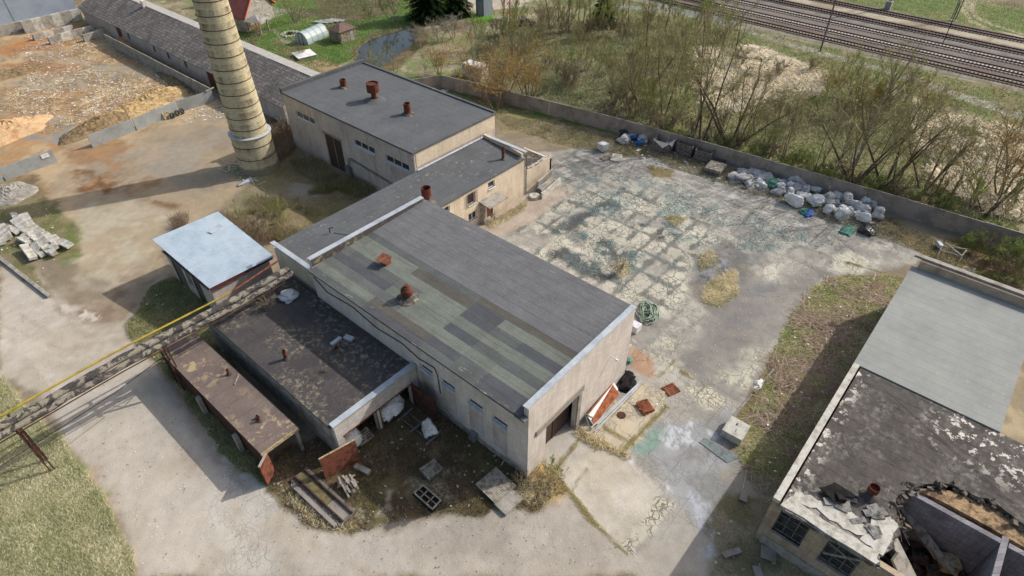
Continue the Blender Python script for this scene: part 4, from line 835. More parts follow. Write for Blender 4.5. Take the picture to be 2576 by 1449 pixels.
front = [(25.45, .9)]+[(25.42+rag.uniform(-.06, .06), .9-i*.45) for i in range(1, 13)]+[(25.6, -4.95), (26.1, -4.75), (26.7, -5.0), (27.2, -5.25), (27.7, -5.0), (28.3, -5.3), (28.7, -5.05)]
pts = [(40.24, .75), (25.9, .75)]+front[1:]+ring+[(40.24, -14.4)]
def ruinmat():
    t = NT('peeling_felt', .92, .2); sx = t.n('ShaderNodeSeparateXYZ'); t.put(sx.inputs[0], t.co); X_, Y_ = sx.outputs[0], sx.outputs[1]
    row = t.math('ADD', X_, t.math('MULTIPLY', t.noise(.8, 3), .25)); fr = t.math('FRACT', row)
    base = t.mix(t.ramp(t.noise(.5, 5, .7), .35, .65), S(98, 92, 88), S(76, 71, 69)); base = t.mul(base, t.ramp(t.noise(6, 6, .75), .25, .75, .72, 1.3))
    base = t.mix(t.math('MULTIPLY', t.ramp(fr, 0, .12, 1, 0), t.ramp(t.noise(3, 5, .75), .42, .55)), base, S(48, 46, 46))
    gr = t.math('MULTIPLY', t.ramp(t.noise(2.6, 7, .75), .48, .62), t.ramp(t.noise(.45, 3), .4, .6)); base = t.mix(t.math('MULTIPLY', gr, .6), base, S(150, 148, 134))
    edge = t.ramp(Y_, -.3, .6, 0, 1); far = t.math('MULTIPLY', t.ramp(X_, 35, 38, 0, 1), t.ramp(Y_, -3.5, -6, 0, 1)); mk = t.math('MAXIMUM', edge, far)
    wp = t.math('MULTIPLY', t.ramp(t.noise(1.7, 5, .7), .56, .58), mk); base = t.mix(wp, base, S(224, 216, 204))
    fe = t.math('MULTIPLY', t.ramp(X_, 28.3, 27.2, 0, 1), t.ramp(t.noise(1.3, 6, .7), .45, .55)); base = t.mix(t.math('MULTIPLY', fe, .7), base, S(176, 172, 162))
    t.col(base); t.bump(t.noise(5, 6, .75), .6, .05); return t.m
M['felt_ruin'] = ruinmat()
m = MB(); slabroof(m, pts, lambda x, y: 4.92+.04*math.sin(x*2)*math.cos(y*1.7), .26); m.build('ruined_roof', None or 'felt_ruin', ru)
m = MB(); m.bar((25.6, 1.08, 4.98), (40.2, 1.08, 4.98), .42, .28); m.build('parapet', 'concrete_pale', ru)
m = MB(); m.bar((56.3, -8.4, 5.82), (56.3, 1.5, 5.82), .5, .2); m.build('parapet', 'concrete', ru)
# spalled screed along the broken edge
m = MB()
def ragsheet(poly, z, th, n=4, j=.1):
    out = []
    for i in range(len(poly)):
        a, b = Vector(poly[i]), Vector(poly[(i+1) % len(poly)])
        for k in range(n): c = a.lerp(b, k/n); out.append((c.x+rag.uniform(-j, j), c.y+rag.uniform(-j, j)))
    m.prism(out, z-th, z)
ragsheet([(25.5, .7), (25.5, -4.8), (26.2, -4.7), (26.3, -3), (26.15, -1.2), (26.5, .5)], 5.0, .2)
ragsheet([(26.3, .5), (26.6, -1.), (26.5, -2.6), (26.8, -3.9), (27.4, -3.6), (27.9, -2.6), (27.4, -1.2), (27.1, .3)], 4.985, .1, 4, .14)
ragsheet([(26.2, -4.85), (28.7, -4.95), (29.0, -4.5), (28.2, -3.6), (27.2, -3.9), (26.4, -3.6)], 4.99, .2)
m.build('screed', 'concrete_pale', ru)
m = MB(); ragsheet([(32.36, -4.9), (33.0, -5.8), (33.8, -7.3), (34.05, -9), (33.7, -10.6), (33.4, -14), (32.36, -14)], 4.62, .3, 5, .12)
m.build('slag_fill', simple('slag_fill', S(170, 142, 106), S(96, 76, 60), 1.7, var=.5, bump=1.), ru)

m = MB()
for (x, y) in ring[::1]:
    for k in range(2): s_ = rag.uniform(.15, .5); m.cbox((x+rag.uniform(-.3, .2), y+rag.uniform(-.4, .15), 4.78+rag.uniform(-.3, .2)), (s_, s_*rag.uniform(.4, 1.), s_*.4), rag.uniform(0, 3), (rag.uniform(-.8, .8), rag.uniform(-.8, .8)))
for k in range(14): q = ring[rag.randrange(len(ring))]; m.bar((q[0], q[1], 4.8), (q[0]+rag.uniform(-1., -.2), q[1]+rag.uniform(-1.2, .2), 4.7-rag.uniform(0, .9)), .03)
tag(m.build('broken_edge', simple('charred_edge', S(120, 108, 96), S(56, 50, 48), 2, var=.4), ru), kind='stuff')
stack(ru, (29.65, -3.1, 4.95), .32, .95, 'cup', 'rust', 'vent_pipe')
m = MB(); ragsheet([(28.0, -.6), (29.0, -1.2), (28.8, -2.6), (28.3, -1.9), (27.6, -1.6)], 5.25, .08, 3, .08); m.cbox((28.4, -1.6, 5.1), (1.2, .5, .25), .6, (.2, .3)); m.build('torn_felt', 'dark', ru)
m = MB()
for k in range(14): m.cbox((rag.uniform(26.6, 29), rag.uniform(-4.2, -1.5), 5.03), (rag.uniform(.3, 1.), rag.uniform(.3, .8), .06), rag.uniform(0, 3), (rag.uniform(-.1, .1), rag.uniform(-.1, .1)))
m.build('felt_flap', simple('ash_felt', S(150, 147, 141), S(84, 82, 80), 2.4, var=.4), ru)
window(ru, (25.8, -.3, 3.15), '-x', 1.8, 2.4, 3, 3, 'wood_dark', .08, depth=.15, sill_mat='concrete'); window(ru, (25.8, -3.23, 3.1), '-x', 1.88, 2.3, 3, 3, 'wood_dark', .08, depth=.15, sill_mat='concrete')
m = MB(); m.bar((25.55, -4.1, 4.4), (25.6, -2.4, 3.0), .1); m.bar((25.6, -4.4, 3.6), (25.6, -2.3, 4.2), .06); m.box(25.65, -5, 4.4, 25.79, .9, 4.5); m.box(25.72, -14, .0, 25.79, .9, .9); m.build('ledge', 'concrete', ru)
m = MB()
for k in range(4): m.cbox((28.3-k*.75, -6.2-k*.35, 2.9-k*.3), (.72, 3.3-k*.3, .16), .15*k-.2, (.75+.12*k, .12*(-1)**k))
m.build('fallen_slab', 'concrete', ru)
m = MB()
for k in range(130):
    x, y = rag.uniform(26.3, 31.8), rag.uniform(-13.5, -4.7); m.cbox((x, y, rag.uniform(.1, 1.1)), (rag.uniform(.4, 1.6), rag.uniform(.2, .9), rag.uniform(.08, .4)), rag.uniform(0, 3), (rag.uniform(-.5, .5), rag.uniform(-.5, .5)))
tag(m.build('fallen_rubble', simple('fallen_rubble', S(104, 88, 76), S(46, 42, 40), 1.2, var=.45)), 'heap of broken boards and bricks inside the roofless room', 'rubble', kind='stuff')
m = MB()
for k in range(5): m.bar((31.7, -5.0-k*.33, 3.2-k*.15), (30.8-k*.1, -7.9-k*.3, 1.6), .28, .05)
tag(m.build('roof_board', 'wood'), 'grey boards leaning on the inner wall of the roofless room', 'timber')
tag(MB().cbox((31.2, -8.6, 1.3), (.9, 1.0, .9), .5).build('packing_box', 'wood_new'), 'pale square box in the rubble of the roofless room', 'box')

# --- old barn
ba = thing('long_barn', 'very long barn with mottled asbestos slate roof and white walls', 'barn')
m = MB(); wall(m, (40.6, 147), (40.6, 77.91), .35, 0, 3.25, [(147-y-1.1, 147-y+1.1, 0, 2.9) for y in (131, 98)]+[(147-y-.45, 147-y+.45, 1.3, 2.4) for y in (127, 117, 112, 106)])
wall(m, (50.6, 77.91), (50.6, 146.99), .35, 0, 3.25)
for yy in (77.6, 147.): m.add([(40.6, yy, 0), (50.6, yy, 0), (50.6, yy, 3.2), (45.8, yy, 5.5), (40.6, yy, 3.2), (40.6, yy+.3, 0), (50.6, yy+.3, 0), (50.6, yy+.3, 3.2), (45.8, yy+.3, 5.5), (40.6, yy+.3, 3.2)], [(0, 1, 2, 3, 4), (9, 8, 7, 6, 5), (0, 5, 6, 1), (1, 6, 7, 2), (2, 7, 8, 3), (3, 8, 9, 4), (4, 9, 5, 0)])
m.build('wall', 'brick_white', ba)
m = MB(); wv = random.Random(4)
ys = list(np.arange(77.2, 148.4, 2.2)); prof = []
for y in ys: s = wv.uniform(-.07, .07); prof.append([(40.1, 3.05+s), (43, 4.4+s*1.3), (45.8, 5.65+s)])
for i in range(len(ys)-1):
    for j in range(2):
        a, b, c_, d_ = prof[i][j], prof[i][j+1], prof[i+1][j+1], prof[i+1][j]
        o = [(a[0], ys[i], a[1]), (b[0], ys[i], b[1]), (c_[0], ys[i+1], c_[1]), (d_[0], ys[i+1], d_[1])]
        m.add(o+[(p[0], p[1], p[2]-.08) for p in o], [(0, 1, 2, 3), (7, 6, 5, 4), (0, 4, 5, 1), (3, 2, 6, 7), (0, 3, 7, 4)])
m.build('roof_slope', 'slate', ba)
m = MB(); m.add([(45.8, 77.2, 5.66), (51.1, 77.2, 3.05), (51.1, 148, 3.05), (45.8, 148, 5.66), (45.8, 77.2, 5.58), (51.1, 77.2, 2.97), (51.1, 148, 2.97), (45.8, 148, 5.58)], [(0, 1, 2, 3), (7, 6, 5, 4), (0, 4, 5, 1), (1, 5, 6, 2), (2, 6, 7, 3)]); m.build('roof_slope', 'slate_pale', ba)
m = MB(); m.box(45.3, 128.3, 5.3, 46.0, 129.1, 6.6); m.build('chimney', 'brick_hall', ba)
for yy, mt in ((131, 'maroon'), (98, 'maroon')): m = MB(); m.box(40.68, yy-1.05, 0, 40.74, yy+1.05, 2.85); m.build('door', mt, ba)
for yy in (127, 117, 112, 106): window(ba, (40.6, yy, 1.85), '-x', .9, 1.1, 2, 1, 'wood', .07, sill=False)
m = MB(); m.box(40.5, 88, .8, 40.56, 89.2, 2.4); m.build('wall_patch', 'zinc', ba)

# --- big grey hall in the corner
gh = thing('grey_panel_hall', 'large pale grey panel hall at the far corner of the yard', 'building')
m = MB(); Cn = [(10.0, 152.0), (30.4, 151.2), (41.5, 151.6), (41.5, 175), (10, 175)]
m.prism(Cn, 0, 1.9); m.build('base_wall', 'concrete', gh)
m = MB(); m.prism([(9.8, 152.3), (41.2, 151.9), (41.2, 176), (9.8, 176)], 1.9, 12); m.build('wall', simple('panel_grey', S(158, 168, 182), S(146, 156, 170), .4, .6, .3, 0, .05), gh)
m = MB()
for x in np.arange(12, 41, 6): m.box(x, 152.0, 1.9, x+.08, 152.33, 12)
m.build('seam', 'steel_grey', gh)
# ---------------------------------------------------------------- walls, fences, yard things
ORD = 'first second third fourth fifth sixth seventh eighth ninth tenth eleventh twelfth thirteenth fourteenth fifteenth sixteenth seventeenth eighteenth nineteenth twentieth'.split()
TENS = {2: 'twenty', 3: 'thirty', 4: 'forty', 5: 'fifty', 6: 'sixty', 7: 'seventy', 8: 'eighty', 9: 'ninety'}
def ordw(i):
    i += 1
    if i <= 20: return ORD[i-1]
    if i >= 100: return 'hundred and '+ordw(i-101) if i > 100 else 'hundredth'
    t, u = divmod(i, 10); return TENS[t]+'-'+ORD[u-1] if u else TENS[t][:-1]+'ieth'
def cols(o, c): return o
# perimeter wall of concrete panels
pw_ = thing('perimeter_wall', 'long grey concrete panel wall between the yard and the scrubland', 'wall')
def panelrun(pts, parent, H, L, mat, th=.14, gap=.05, posts=False, jit=.03, nm='panel'):
    r = random.Random(9)
    for a, b in zip(pts[:-1], pts[1:]):
        a, b = Vector((*a, 0)), Vector((*b, 0)); D = (b-a).length; n = max(1, round(D/L)); d = (b-a)/n
        for i in range(n):
            m = MB(); p, q = a+d*i, a+d*(i+1); u = (q-p).normalized()*gap/2; h = H+r.uniform(-jit, jit); t = r.uniform(-jit, jit)
            m.bar(p+u+Vector((0, t, h/2)), q-u+Vector((0, t, h/2)), th, h); m.build(nm, mat, parent)
            if posts: m = MB(); m.bar((q.x, q.y, 0), (q.x, q.y, h+.02), .3); m.build('post', mat, parent)
panelrun([(58.3, 73.4), (64.3, 70.6), (68.85, 44), (70.6, 30), (71.9, 17), (72.95, 5), (73.7, -6), (74.6, -18)], pw_, 2.15, 4.0, 'concrete_fence')
yw = thing('yard_panel_wall', 'row of three grey concrete panels standing in front of the wood chip heaps', 'wall')
panelrun([(19.6, 91.8), (25.8, 92.4), (32.6, 93.6), (38.2, 93.3)], yw, 1.75, 6.2, 'concrete_grey', .12, .2)
m = MB()
for x, y in ((19.62, 91.8), (25.8, 92.42), (32.6, 93.62)): m.box(x-.06, y-.12, 0, x+.06, y-.07, 1.8)
yw2 = thing('yard_panel_wall', 'grey concrete panels at the left edge of the yard with a white notice', 'wall')
panelrun([(2.8, 90.6), (9.0, 90.85), (15.2, 91.15)], yw2, 1.75, 6.2, 'concrete_grey', .12, .2)
m = MB(); m.box(13.7, 90.96, 1.05, 14.6, 91.0, 1.6); m.build('notice', 'white', yw2)
yw3 = thing('yard_panel_wall', 'long straight line of grey panels running beside the barn', 'wall')
panelrun([(38.1, 93.6), (38.1, 131.5)], yw3, 2.0, 6.2, 'concrete', .14, .05)
tag(MB().cbox((38.0, 93.4, 1.9), (1.6, .22, .12), .3).build('plank', 'wood'), 'pale plank lying across the top corner of two yard walls', 'plank')
for i, (a, b, h, lb) in enumerate(((( 30.1, 144.5), (37.3, 145.2), 1.0, 'low concrete block wall of the farthest storage bay'), ((31.2, 139.7), (39.5, 140.8), 1.3, 'higher concrete block wall between two storage bays'), ((35.9, 136.4), (39.8, 136.9), 1.2, 'short concrete block wall of the nearest storage bay'), ((30.4, 150.0), (41, 150.4), 2.2, 'tall concrete block wall along the foot of the grey hall'))):
    t = thing('bay_wall', lb, 'wall', group='storage bay walls'); a, b = Vector((*a, 0)), Vector((*b, 0)); n = max(2, round((b-a).length/1.9)); r = random.Random(i)
    for k in range(n):
        m = MB(); m.bar(a+(b-a)*(k+.01)/n+Vector((0, 0, h/2)), a+(b-a)*(k+.99)/n+Vector((0, 0, h/2)), .55, h+r.uniform(-.12, .12)); m.build('block', 'concrete_pale' if k % 2 else 'concrete', t)
kb = MB(); kb.bar((2.6, 80, .1), (4.35, 62.9, .14), .35, .32); tag(kb.build('kerb', 'concrete'), 'broken concrete kerb dividing the rubble patch from the road', 'kerb')
kb = MB(); kb.bar((33.6, 6.75, .03), (37.2, 6.55, .02), .16, .2); kb.bar((37.5, 6.5, .0), (41.0, 6.35, .02), .16, .2); tag(kb.build('kerb', 'concrete_fence'), 'narrow concrete kerb edging the grass strip beside the grey roofed building', 'kerb')
# --- lumpy bulk bags
def lump(seed, sx, sy, sz, fold=.16, sub=3, spikes=False):
    from mathutils import noise as mn
    bm = bmesh.new(); bmesh.ops.create_icosphere(bm, subdivisions=4, radius=.5); r = random.Random(seed); off = Vector((seed*3.1, seed*1.7, 0))
    for v in bm.verts:
        p = v.co.copy(); n1 = mn.noise(p*2.2+off); n2 = 1-abs(mn.noise(p*4.5+off))*2; n3 = 1-abs(mn.noise(p*9+off))*2
        s = 1+fold*(2.6*n1+.9*(n2-.5)+.22*(n3-.5)); p.x = math.copysign(abs(p.x*2)**.62/2, p.x)*s; p.y = math.copysign(abs(p.y*2)**.62/2, p.y)*s; p.z *= s
        z = max(0, p.z+.36); v.co = Vector((p.x*sx*(1+.12*(1-z)), p.y*sy*(1+.12*(1-z)), z*sz*1.15))
    me = bpy.data.meshes.new('bulk_bag'); bm.to_mesh(me); bm.free(); me.polygons.foreach_set('use_smooth', [True]*len(me.polygons)); return me
BAGM = [lump(s+2, *z, .2) for s, z in enumerate(((1.3, 1.1, .9), (1.1, 1.2, 1.0), (1.5, 1.1, .7), (1.2, 1.0, 1.0), (.9, .9, .8), (1.7, 1.2, .6)))]
BAGS = {}
for mt in ('bag', 'bag_grey'):
    for i, me in enumerate(BAGM): q = me.copy(); q.materials.append(M[mt]); BAGS[mt, i] = q
def bag(x, y, z, k, mt, rz, s, label, group='bulk bags heaped along the wall', nm='bulk_bag', cat='bag'):
    o = bpy.data.objects.new(nm, BAGS[mt, k]); o.location = (x, y, z); o.rotation_euler = (rnd.uniform(-.15, .15), rnd.uniform(-.15, .15), rz); o.scale = (s*rnd.uniform(.85, 1.3), s*rnd.uniform(.75, 1.05), s*rnd.uniform(.7, 1.05)); link(o); return tag(o, label, cat, group)
J = zf(2700, 580, 3.903)
BL = [(370, 250, 2, 'bag_grey', 1.1), (560, 270, 5, 'bag_grey', 1.2), (690, 250, 5, 'bag_grey', 1.1), (620, 340, 5, 'bag_grey', 1.1), (710, 330, 2, 'bag_grey', 1.), (640, 420, 2, 'bag_grey', .8), (870, 400, 4, 'bag', 1.), (900, 470, 4, 'bag', .9), (1030, 330, 2, 'bag_grey', 1.), (1170, 380, 0, 'bag_grey', 1.3), (1150, 460, 2, 'bag_grey', .9), (1030, 450, 4, 'bag', 1.), (1040, 530, 4, 'bag', .9), (830, 540, 0, 'bag_grey', .9), (1450, 470, 2, 'bag', 1.1), (1600, 480, 4, 'bag', .7), (1260, 510, 4, 'bag_grey', 1.), (1240, 590, 2, 'bag', 1.1), (1080, 680, 0, 'bag', 1.2), (1390, 710, 1, 'bag', 1.2), (1460, 620, 4, 'bag_grey', .8), (1570, 650, 3, 'bag_grey', 1.15), (1720, 620, 4, 'bag', 1.2), (1770, 520, 2, 'bag_grey', 1.1), (1890, 590, 0, 'bag_grey', 1.1), (1860, 680, 3, 'bag_grey', 1.1), (1960, 740, 0, 'bag_grey', 1.25), (2040, 620, 4, 'bag', 1.), (2110, 700, 1, 'bag', 1.), (2230, 730, 3, 'bag_grey', 1.), (2310, 880, 3, 'bag_grey', 1.2), (1570, 820, 1, 'bag', 1.1), (1790, 890, 1, 'bag', 1.4), (1690, 810, 4, 'bag_grey', .9), (1900, 810, 4, 'bag', .9), (2000, 860, 4, 'bag_grey', 1.), (2100, 940, 0, 'bag', .95), (2060, 800, 0, 'bag_grey', 1.1), (2150, 860, 4, 'bag_grey', .9)]
r_ = random.Random(77)
for _i in range(34): fx_ = r_.random(); BL.append((380+1850*fx_+r_.uniform(-60, 60), 300+480*fx_+r_.uniform(-90, 130), r_.choice((4, 4, 2, 5)), r_.choice(('bag', 'bag_grey', 'bag_grey')), r_.uniform(.6, .95)))
pos = []
for (px, py, k, mt, s) in BL: p = J(px, py, .3); pos.append((p.x, p.y, k, mt, s))
pos.sort(key=lambda p: (p[0]-68.5)**2+(p[1]-21)**2)
for i, (x, y, k, mt, s) in enumerate(pos):
    s *= .95; bag(x-.1, y, .0 if i % 3 else .18, k, mt, rnd.uniform(0, 6), s, f"{'crumpled white' if mt == 'bag' else 'dull grey'} bulk bag, {ordw(i)} counted away from the sloping slatted panel")
Y2 = zf(2260, 420, 4.262)
for i, (px, py, k, mt, s, lb) in enumerate(((350, 420, 0, 'bag_grey', 1.15, 'grey bag at the left end of the small heap with blue drums'), (500, 350, 2, 'bag', .9, 'pale bag lying above the upper blue drum'), (640, 400, 1, 'bag_grey', 1., 'grey bag in the middle of the heap with blue drums'), (680, 310, 0, 'bag', 1., 'whitish bag against the wall beside the blue lid'), (770, 370, 1, 'bag_grey', 1.1, 'grey bag at the right end of the heap next to the lined crate'), (690, 430, 4, 'bag', .8, 'small clear bag right of the blue drums'))):
    p = Y2(px, py, .5); bag(p.x, p.y, 0, k, mt, i*1.3, s*.95, lb, 'bags around the blue drums')
for px, py, lb in ((500, 410, 'blue plastic drum half buried among grey bags, upper one'), (590, 500, 'blue plastic drum lying at the foot of the bag heap'), (610, 275, 'blue drum lid side of a drum wedged against the wall')):
    p = Y2(px, py, .35); m = MB(); m.tube([(-.45, 0, 0), (-.4, 0, 0), (.4, 0, 0), (.45, 0, 0)], [.26, .3, .3, .26], 14); o = m.build('drum', 'blue', smooth=True); o.location = (p.x, p.y, .42); o.rotation_euler = (0, .3, 1.9); tag(o, lb, 'drum', 'blue drums')
def blob(nm, x, y, sx, sy, sz, mat, label, cat, seed=1, fold=.3, rz=0.):
    me = lump(seed, sx, sy, sz, fold); me.name = nm; me.materials.append(M[mat]); o = bpy.data.objects.new(nm, me); o.location = (x, y, -.03); o.rotation_euler = (0, 0, rz); link(o); return tag(o, label, cat)
blob('black_film', 69.9, 39.6, 1.9, 1.1, .9, 'black_plastic', 'heap of black plastic film against the wall behind the blue drums', 'plastic film', 31)
blob('black_sack', 67.2, 6.9, 1.6, 1.2, .6, 'black_plastic', 'split black sack lying right of the bag heap', 'sack', 32)
blob('green_net', 65.9, 8.6, 1.8, 1., .22, 'teal', 'patch of pale green netting left of the split black sack', 'netting', 33)
blob('green_net', 66.6, 13.6, 1.1, .7, .3, 'teal', 'green netting crumpled in front of the white bags', 'netting', 34)
blob('green_net', 69.6, 18.7, 1.7, 1.1, .8, 'teal', 'dark green netting bundled beside the slatted panel', 'netting', 35)
blob('blue_film', 66.5, 13.0, 1.5, .6, .3, 'blue', 'tangle of dark blue film in front of the white bags', 'plastic film', 36)
blob('clear_film', 68.6, 22.2, 2.4, 1.9, .6, 'bag_grey', 'heap of clear and bluish film between pallet stack and slatted panel', 'plastic film', 37, .5)
blob('tar_heap', 31.6, 14.9, 1.7, 1.1, .5, 'dark', 'black charred heap at the corner of the hall', 'heap', 38, rz=.3)
for i, (px, py, sx, sy, sz, mt, lb) in enumerate(((420, 330, 1.5, 1.1, .3, 'bag', 'torn white sheet at the left end of the bag heap'), (560, 430, 1.3, .9, .25, 'bag_grey', 'flattened grey sheet behind the slatted panel'), (900, 330, 1.6, .7, .25, 'teal', 'strip of green netting under the grey bags by the wall'), (960, 560, 1.1, .8, .2, 'dark', 'dark rotten sack between the white bags'), (1300, 640, 1.3, .5, .2, 'teal', 'green netting between the two large white bags'), (1620, 720, .9, .6, .2, 'teal', 'small green netting bundle among the grey bags'), (1480, 470, 1.0, .8, .25, 'bag', 'white sheet draped close to the wall behind the bags'), (2150, 980, 1.2, .8, .2, 'wood', 'straw coloured sack spilled at the right end of the heap'))):
    p = J(px, py, .1); blob('waste_sheet', p.x, p.y, sx, sy, sz, mt, lb, 'plastic sheet', 80+i, .45, i*1.1)
# --- crates, pallets
def crate(x, y, rz, label, s=(2.3, 2.2, 1.15), lined=False):
    t = thing('timber_crate', label, 'crate', (x, y, 0), rz, 'big timber crates by the wall'); a, b, h = s[0]/2, s[1]/2, s[2]
    for nm, (p, q) in (('side_panel', ((-a, -b), (a, -b))), ('side_panel', ((-a, b), (a, b))), ('end_panel', ((-a, -b+.06), (-a, b-.06))), ('end_panel', ((a, -b+.06), (a, b-.06)))):
        m = MB()
        for k in range(5): z = h*(k+.5)/5; m.bar((*p, z), (*q, z), .05+.008*(k % 2), h/5*.93)
        m.build(nm, 'wood_dark', t)
    m = MB(); m.box(-a+.06, -b+.06, .04, a-.06, b-.06, .1); m.build('floor', 'wood_dark', t)
    if lined:
        m = MB(); m.add([(-a-.08, -b-.08, h+.05), (a*.2, -b-.09, h+.03), (a+.05, -b-.08, h+.04), (a+.08, b*.3, h+.03), (-a+.3, b*.1, .55), (0, 0, .45), (-a-.1, b, h+.05), (-a*.4, -b-.12, h*.45), (-a-.12, -.4, h*.5), (a*.7, -b-.12, h*.3)], [(0, 1, 5, 4), (1, 2, 5), (2, 3, 5), (0, 4, 6), (0, 7, 1), (0, 6, 8), (1, 9, 2)]); m.build('liner', 'bag', t)
    return t
crate(69.6, 33.55, R(3), 'open grey timber crate lined with white sheeting', (3.0, 2.3, 1.6), True)
crate(70.7, 30.75, R(2), 'open grey timber crate between the lined crate and the broken one', (2.7, 2.1, 1.6))
crate(70.7, 28.2, R(6), 'open grey timber crate with a broken edge beside the pallet stack', (2.7, 2.1, 1.5))
crate(71.4, 26.2, R(4), 'low reddish box filled with rubble behind the pallet stack', (1.2, 1.3, .6))
def pallet(label=None, mat='wood', s=(1.2, .8), n=5, group=None, loc=(0, 0, 0), rz=0., tilt=(0, 0), hh=.14, two=False):
    t = thing('pallet', label, 'pallet', loc, rz, group); t.rotation_euler = (tilt[0], tilt[1], rz); a, b = s[0]/2, s[1]/2
    for k in range(n):
        y = -b+s[1]*(k+.5)/n; m = MB(); m.box(-a, y-s[1]/n*.27, hh-.022, a, y+s[1]/n*.27, hh); m.build('deck_board', mat, t)
    for x in (-a+.06, 0, a-.06): m = MB(); m.box(x-.05, -b, .02, x+.05, b, hh-.023); m.build('stringer', mat, t)
    for y in (-b+.06, b-.06): MB().box(-a, y-.05, 0, a, y+.05, .019).build('bottom_board', mat, t)
    return t
M['rust_orange'] = simple('rust_orange', S(164, 98, 66), S(112, 66, 46), 3, .85, .2, 0, .25)
pallet('rust coloured pallet lying alone nearer the yard', 'rust_orange', (1.1, 1.05), 6, 'rust coloured pallets', (33.35, 11.8, 0), R(-22))
pallet('rust coloured pallet at the bottom of the pair', 'rust_orange', (1.2, 1.05), 6, 'rust coloured pallets', (30.3, 12.4, 0), R(70))
pallet('rust coloured pallet on top of another beside the manhole', 'rust_orange', (1.2, 1.0), 7, 'rust coloured pallets', (30.35, 12.42, .15), R(62))
pallet('weathered pallet leaning at the left open bay of the annex', 'wood', (1.2, 1.0), 5, None, (13.85, 27.0, .25), R(-4), (.35, 0))
pallet('grey pallet with slots on a stack in the shaded court', 'wood', (1.3, 1.1), 9, 'pallets of the court stack', (15.15, 20.95, .45), R(-8))
for i in range(3): pallet(f'{ordw(i)} pallet from the ground in the shaded court stack', 'wood_dark', (1.3, 1.1), 5, 'pallets of the court stack', (15.15, 20.95, .01+.147*i), R(-8+3*i))
p0 = zf(2260, 420, 4.262)(1800, 900, .45)
for i in range(5): pallet(f'{ordw(i)} pallet from the ground in the stack by the wall', 'wood_dark' if i < 3 else 'wood', (2.3, 2.1), 8, 'pallets stacked by the wall', (p0.x, p0.y, .01+.15*i), R(2+i))
m = MB(); m.box(-1.15, -1.05, 0, 1.15, 1.05, .03)
for k in range(5): m.box(-1.15, -1.05+k*.5, .034, 1.15, -1.0+k*.5, .06)
o = m.build('cover_board', 'wood'); o.location = (p0.x, p0.y, .77); o.rotation_euler = (0, 0, R(7)); tag(o, 'pale boarded lid on the pallet stack by the wall', 'board')
t = thing('slatted_board', 'pale slatted panel propped low in front of the bag heap', 'panel', (67.15, 19.6, .12), R(3)); t.rotation_euler = (.08, -.14, R(3))
for k in range(16): m = MB(); m.box(-1.25, -1.05+k*.134, 0, 1.25, -.95+k*.134, .04); m.build('slat', 'wood', t)
m = MB()
for x in (-1.2, -.4, .4, 1.2): m.box(x-.04, -1.1, -.08, x+.04, 1.12, -.003)
m.build('batten', 'wood_dark', t)
t = thing('ibc_container', 'white caged plastic container standing alone in the yard', 'container', (63.75, 39.5, 0), R(-12))
m = MB(); m.box(-.5, -.5, .14, .5, .5, 1.0); m.build('tank', 'bag', t); m = MB()
for k in range(6):
    c = -.53+k*1.06/5
    for s_ in (-1, 1): m.bar((c, s_*.53, .12), (c, s_*.53, 1.05), .03); m.bar((s_*.53, c, .12), (s_*.53, c, 1.05), .03)
for z in (.3, .65, 1.04):
    for s_ in (-1, 1): m.bar((-.53, s_*.545, z), (.53, s_*.545, z), .03); m.bar((s_*.545, -.53, z), (s_*.545, .53, z), .03)
m.build('cage', 'white', t); m = MB(); m.box(-.55, -.5, 0, .55, .5, .12); m.build('base', 'wood_dark', t)
pallet('low grey pallet on pale slabs beside the white container', 'wood', (1.4, 1.1), 5, None, (62.2, 37.9, 0), R(-10))
tag(MB().cbox((63.1, 36.9, .08), (1.9, 1.3, .16), .4).build('slab', 'concrete_pale'), 'loose pale slab near the white container', 'slab')
# --- hose, foam, sheets, bars beside the hall
m = MB(); r = random.Random(5)
for k in range(16):
    cx_, cy_, R0 = 40.1+r.uniform(-.55, .55), 18.2+r.uniform(-.5, .5), r.uniform(.5, 1.1); e = r.uniform(.7, 1.); ph = r.uniform(0, 6); z0 = .05+.03*k
    m.tube([(cx_+R0*math.cos(a), cy_+R0*e*math.sin(a+ph*.2), z0+.05*math.sin(3*a+ph)) for a in np.linspace(ph, ph+6.2, 22)], .045, 5)
tag(m.build('hose_coil', 'hose', smooth=True), 'tangled heap of pale green hose near the end of the hall', 'hose')
tag(MB().cbox((37.3, 17.9, .75), (.8, 1.1, .14)).cbox((37.35, 17.9, .35), (.8, 1.0, .6)).build('foam_block', 'white'), 'wrapped block of white foam boards beside the green hose', 'foam block')
tag(MB().cbox((28.2, 15.0, .42), (3.9, .06, 1.05), R(4), (R(-48), 0)).build('rusty_sheet', 'rust_orange'), 'rusty orange sheet leaning low against the hall end wall', 'metal sheet')
tag(MB().cbox((28.3, 14.92, .3), (4.2, .05, 1.15), R(5), (R(-42), 0)).build('white_board', 'bag'), 'white peeling board under the rusty orange sheet', 'board')
for i, (a, b, lb) in enumerate((((25.9, 14.5, .12), (32.4, 14.05, .3), 'long galvanised bar, the upper of the bundle beside the rusty sheet'), ((25.8, 14.1, .1), (31.6, 13.95, .15), 'long galvanised bar, the lower of the bundle beside the rusty sheet'), ((26.4, 14.3, .2), (31.9, 14.0, .25), 'long galvanised bar in the middle of the bundle by the rusty sheet'))):
    tag(MB().bar(a, b, .09, .06).build('metal_bar', 'zinc'), lb, 'metal bar', 'galvanised bars')
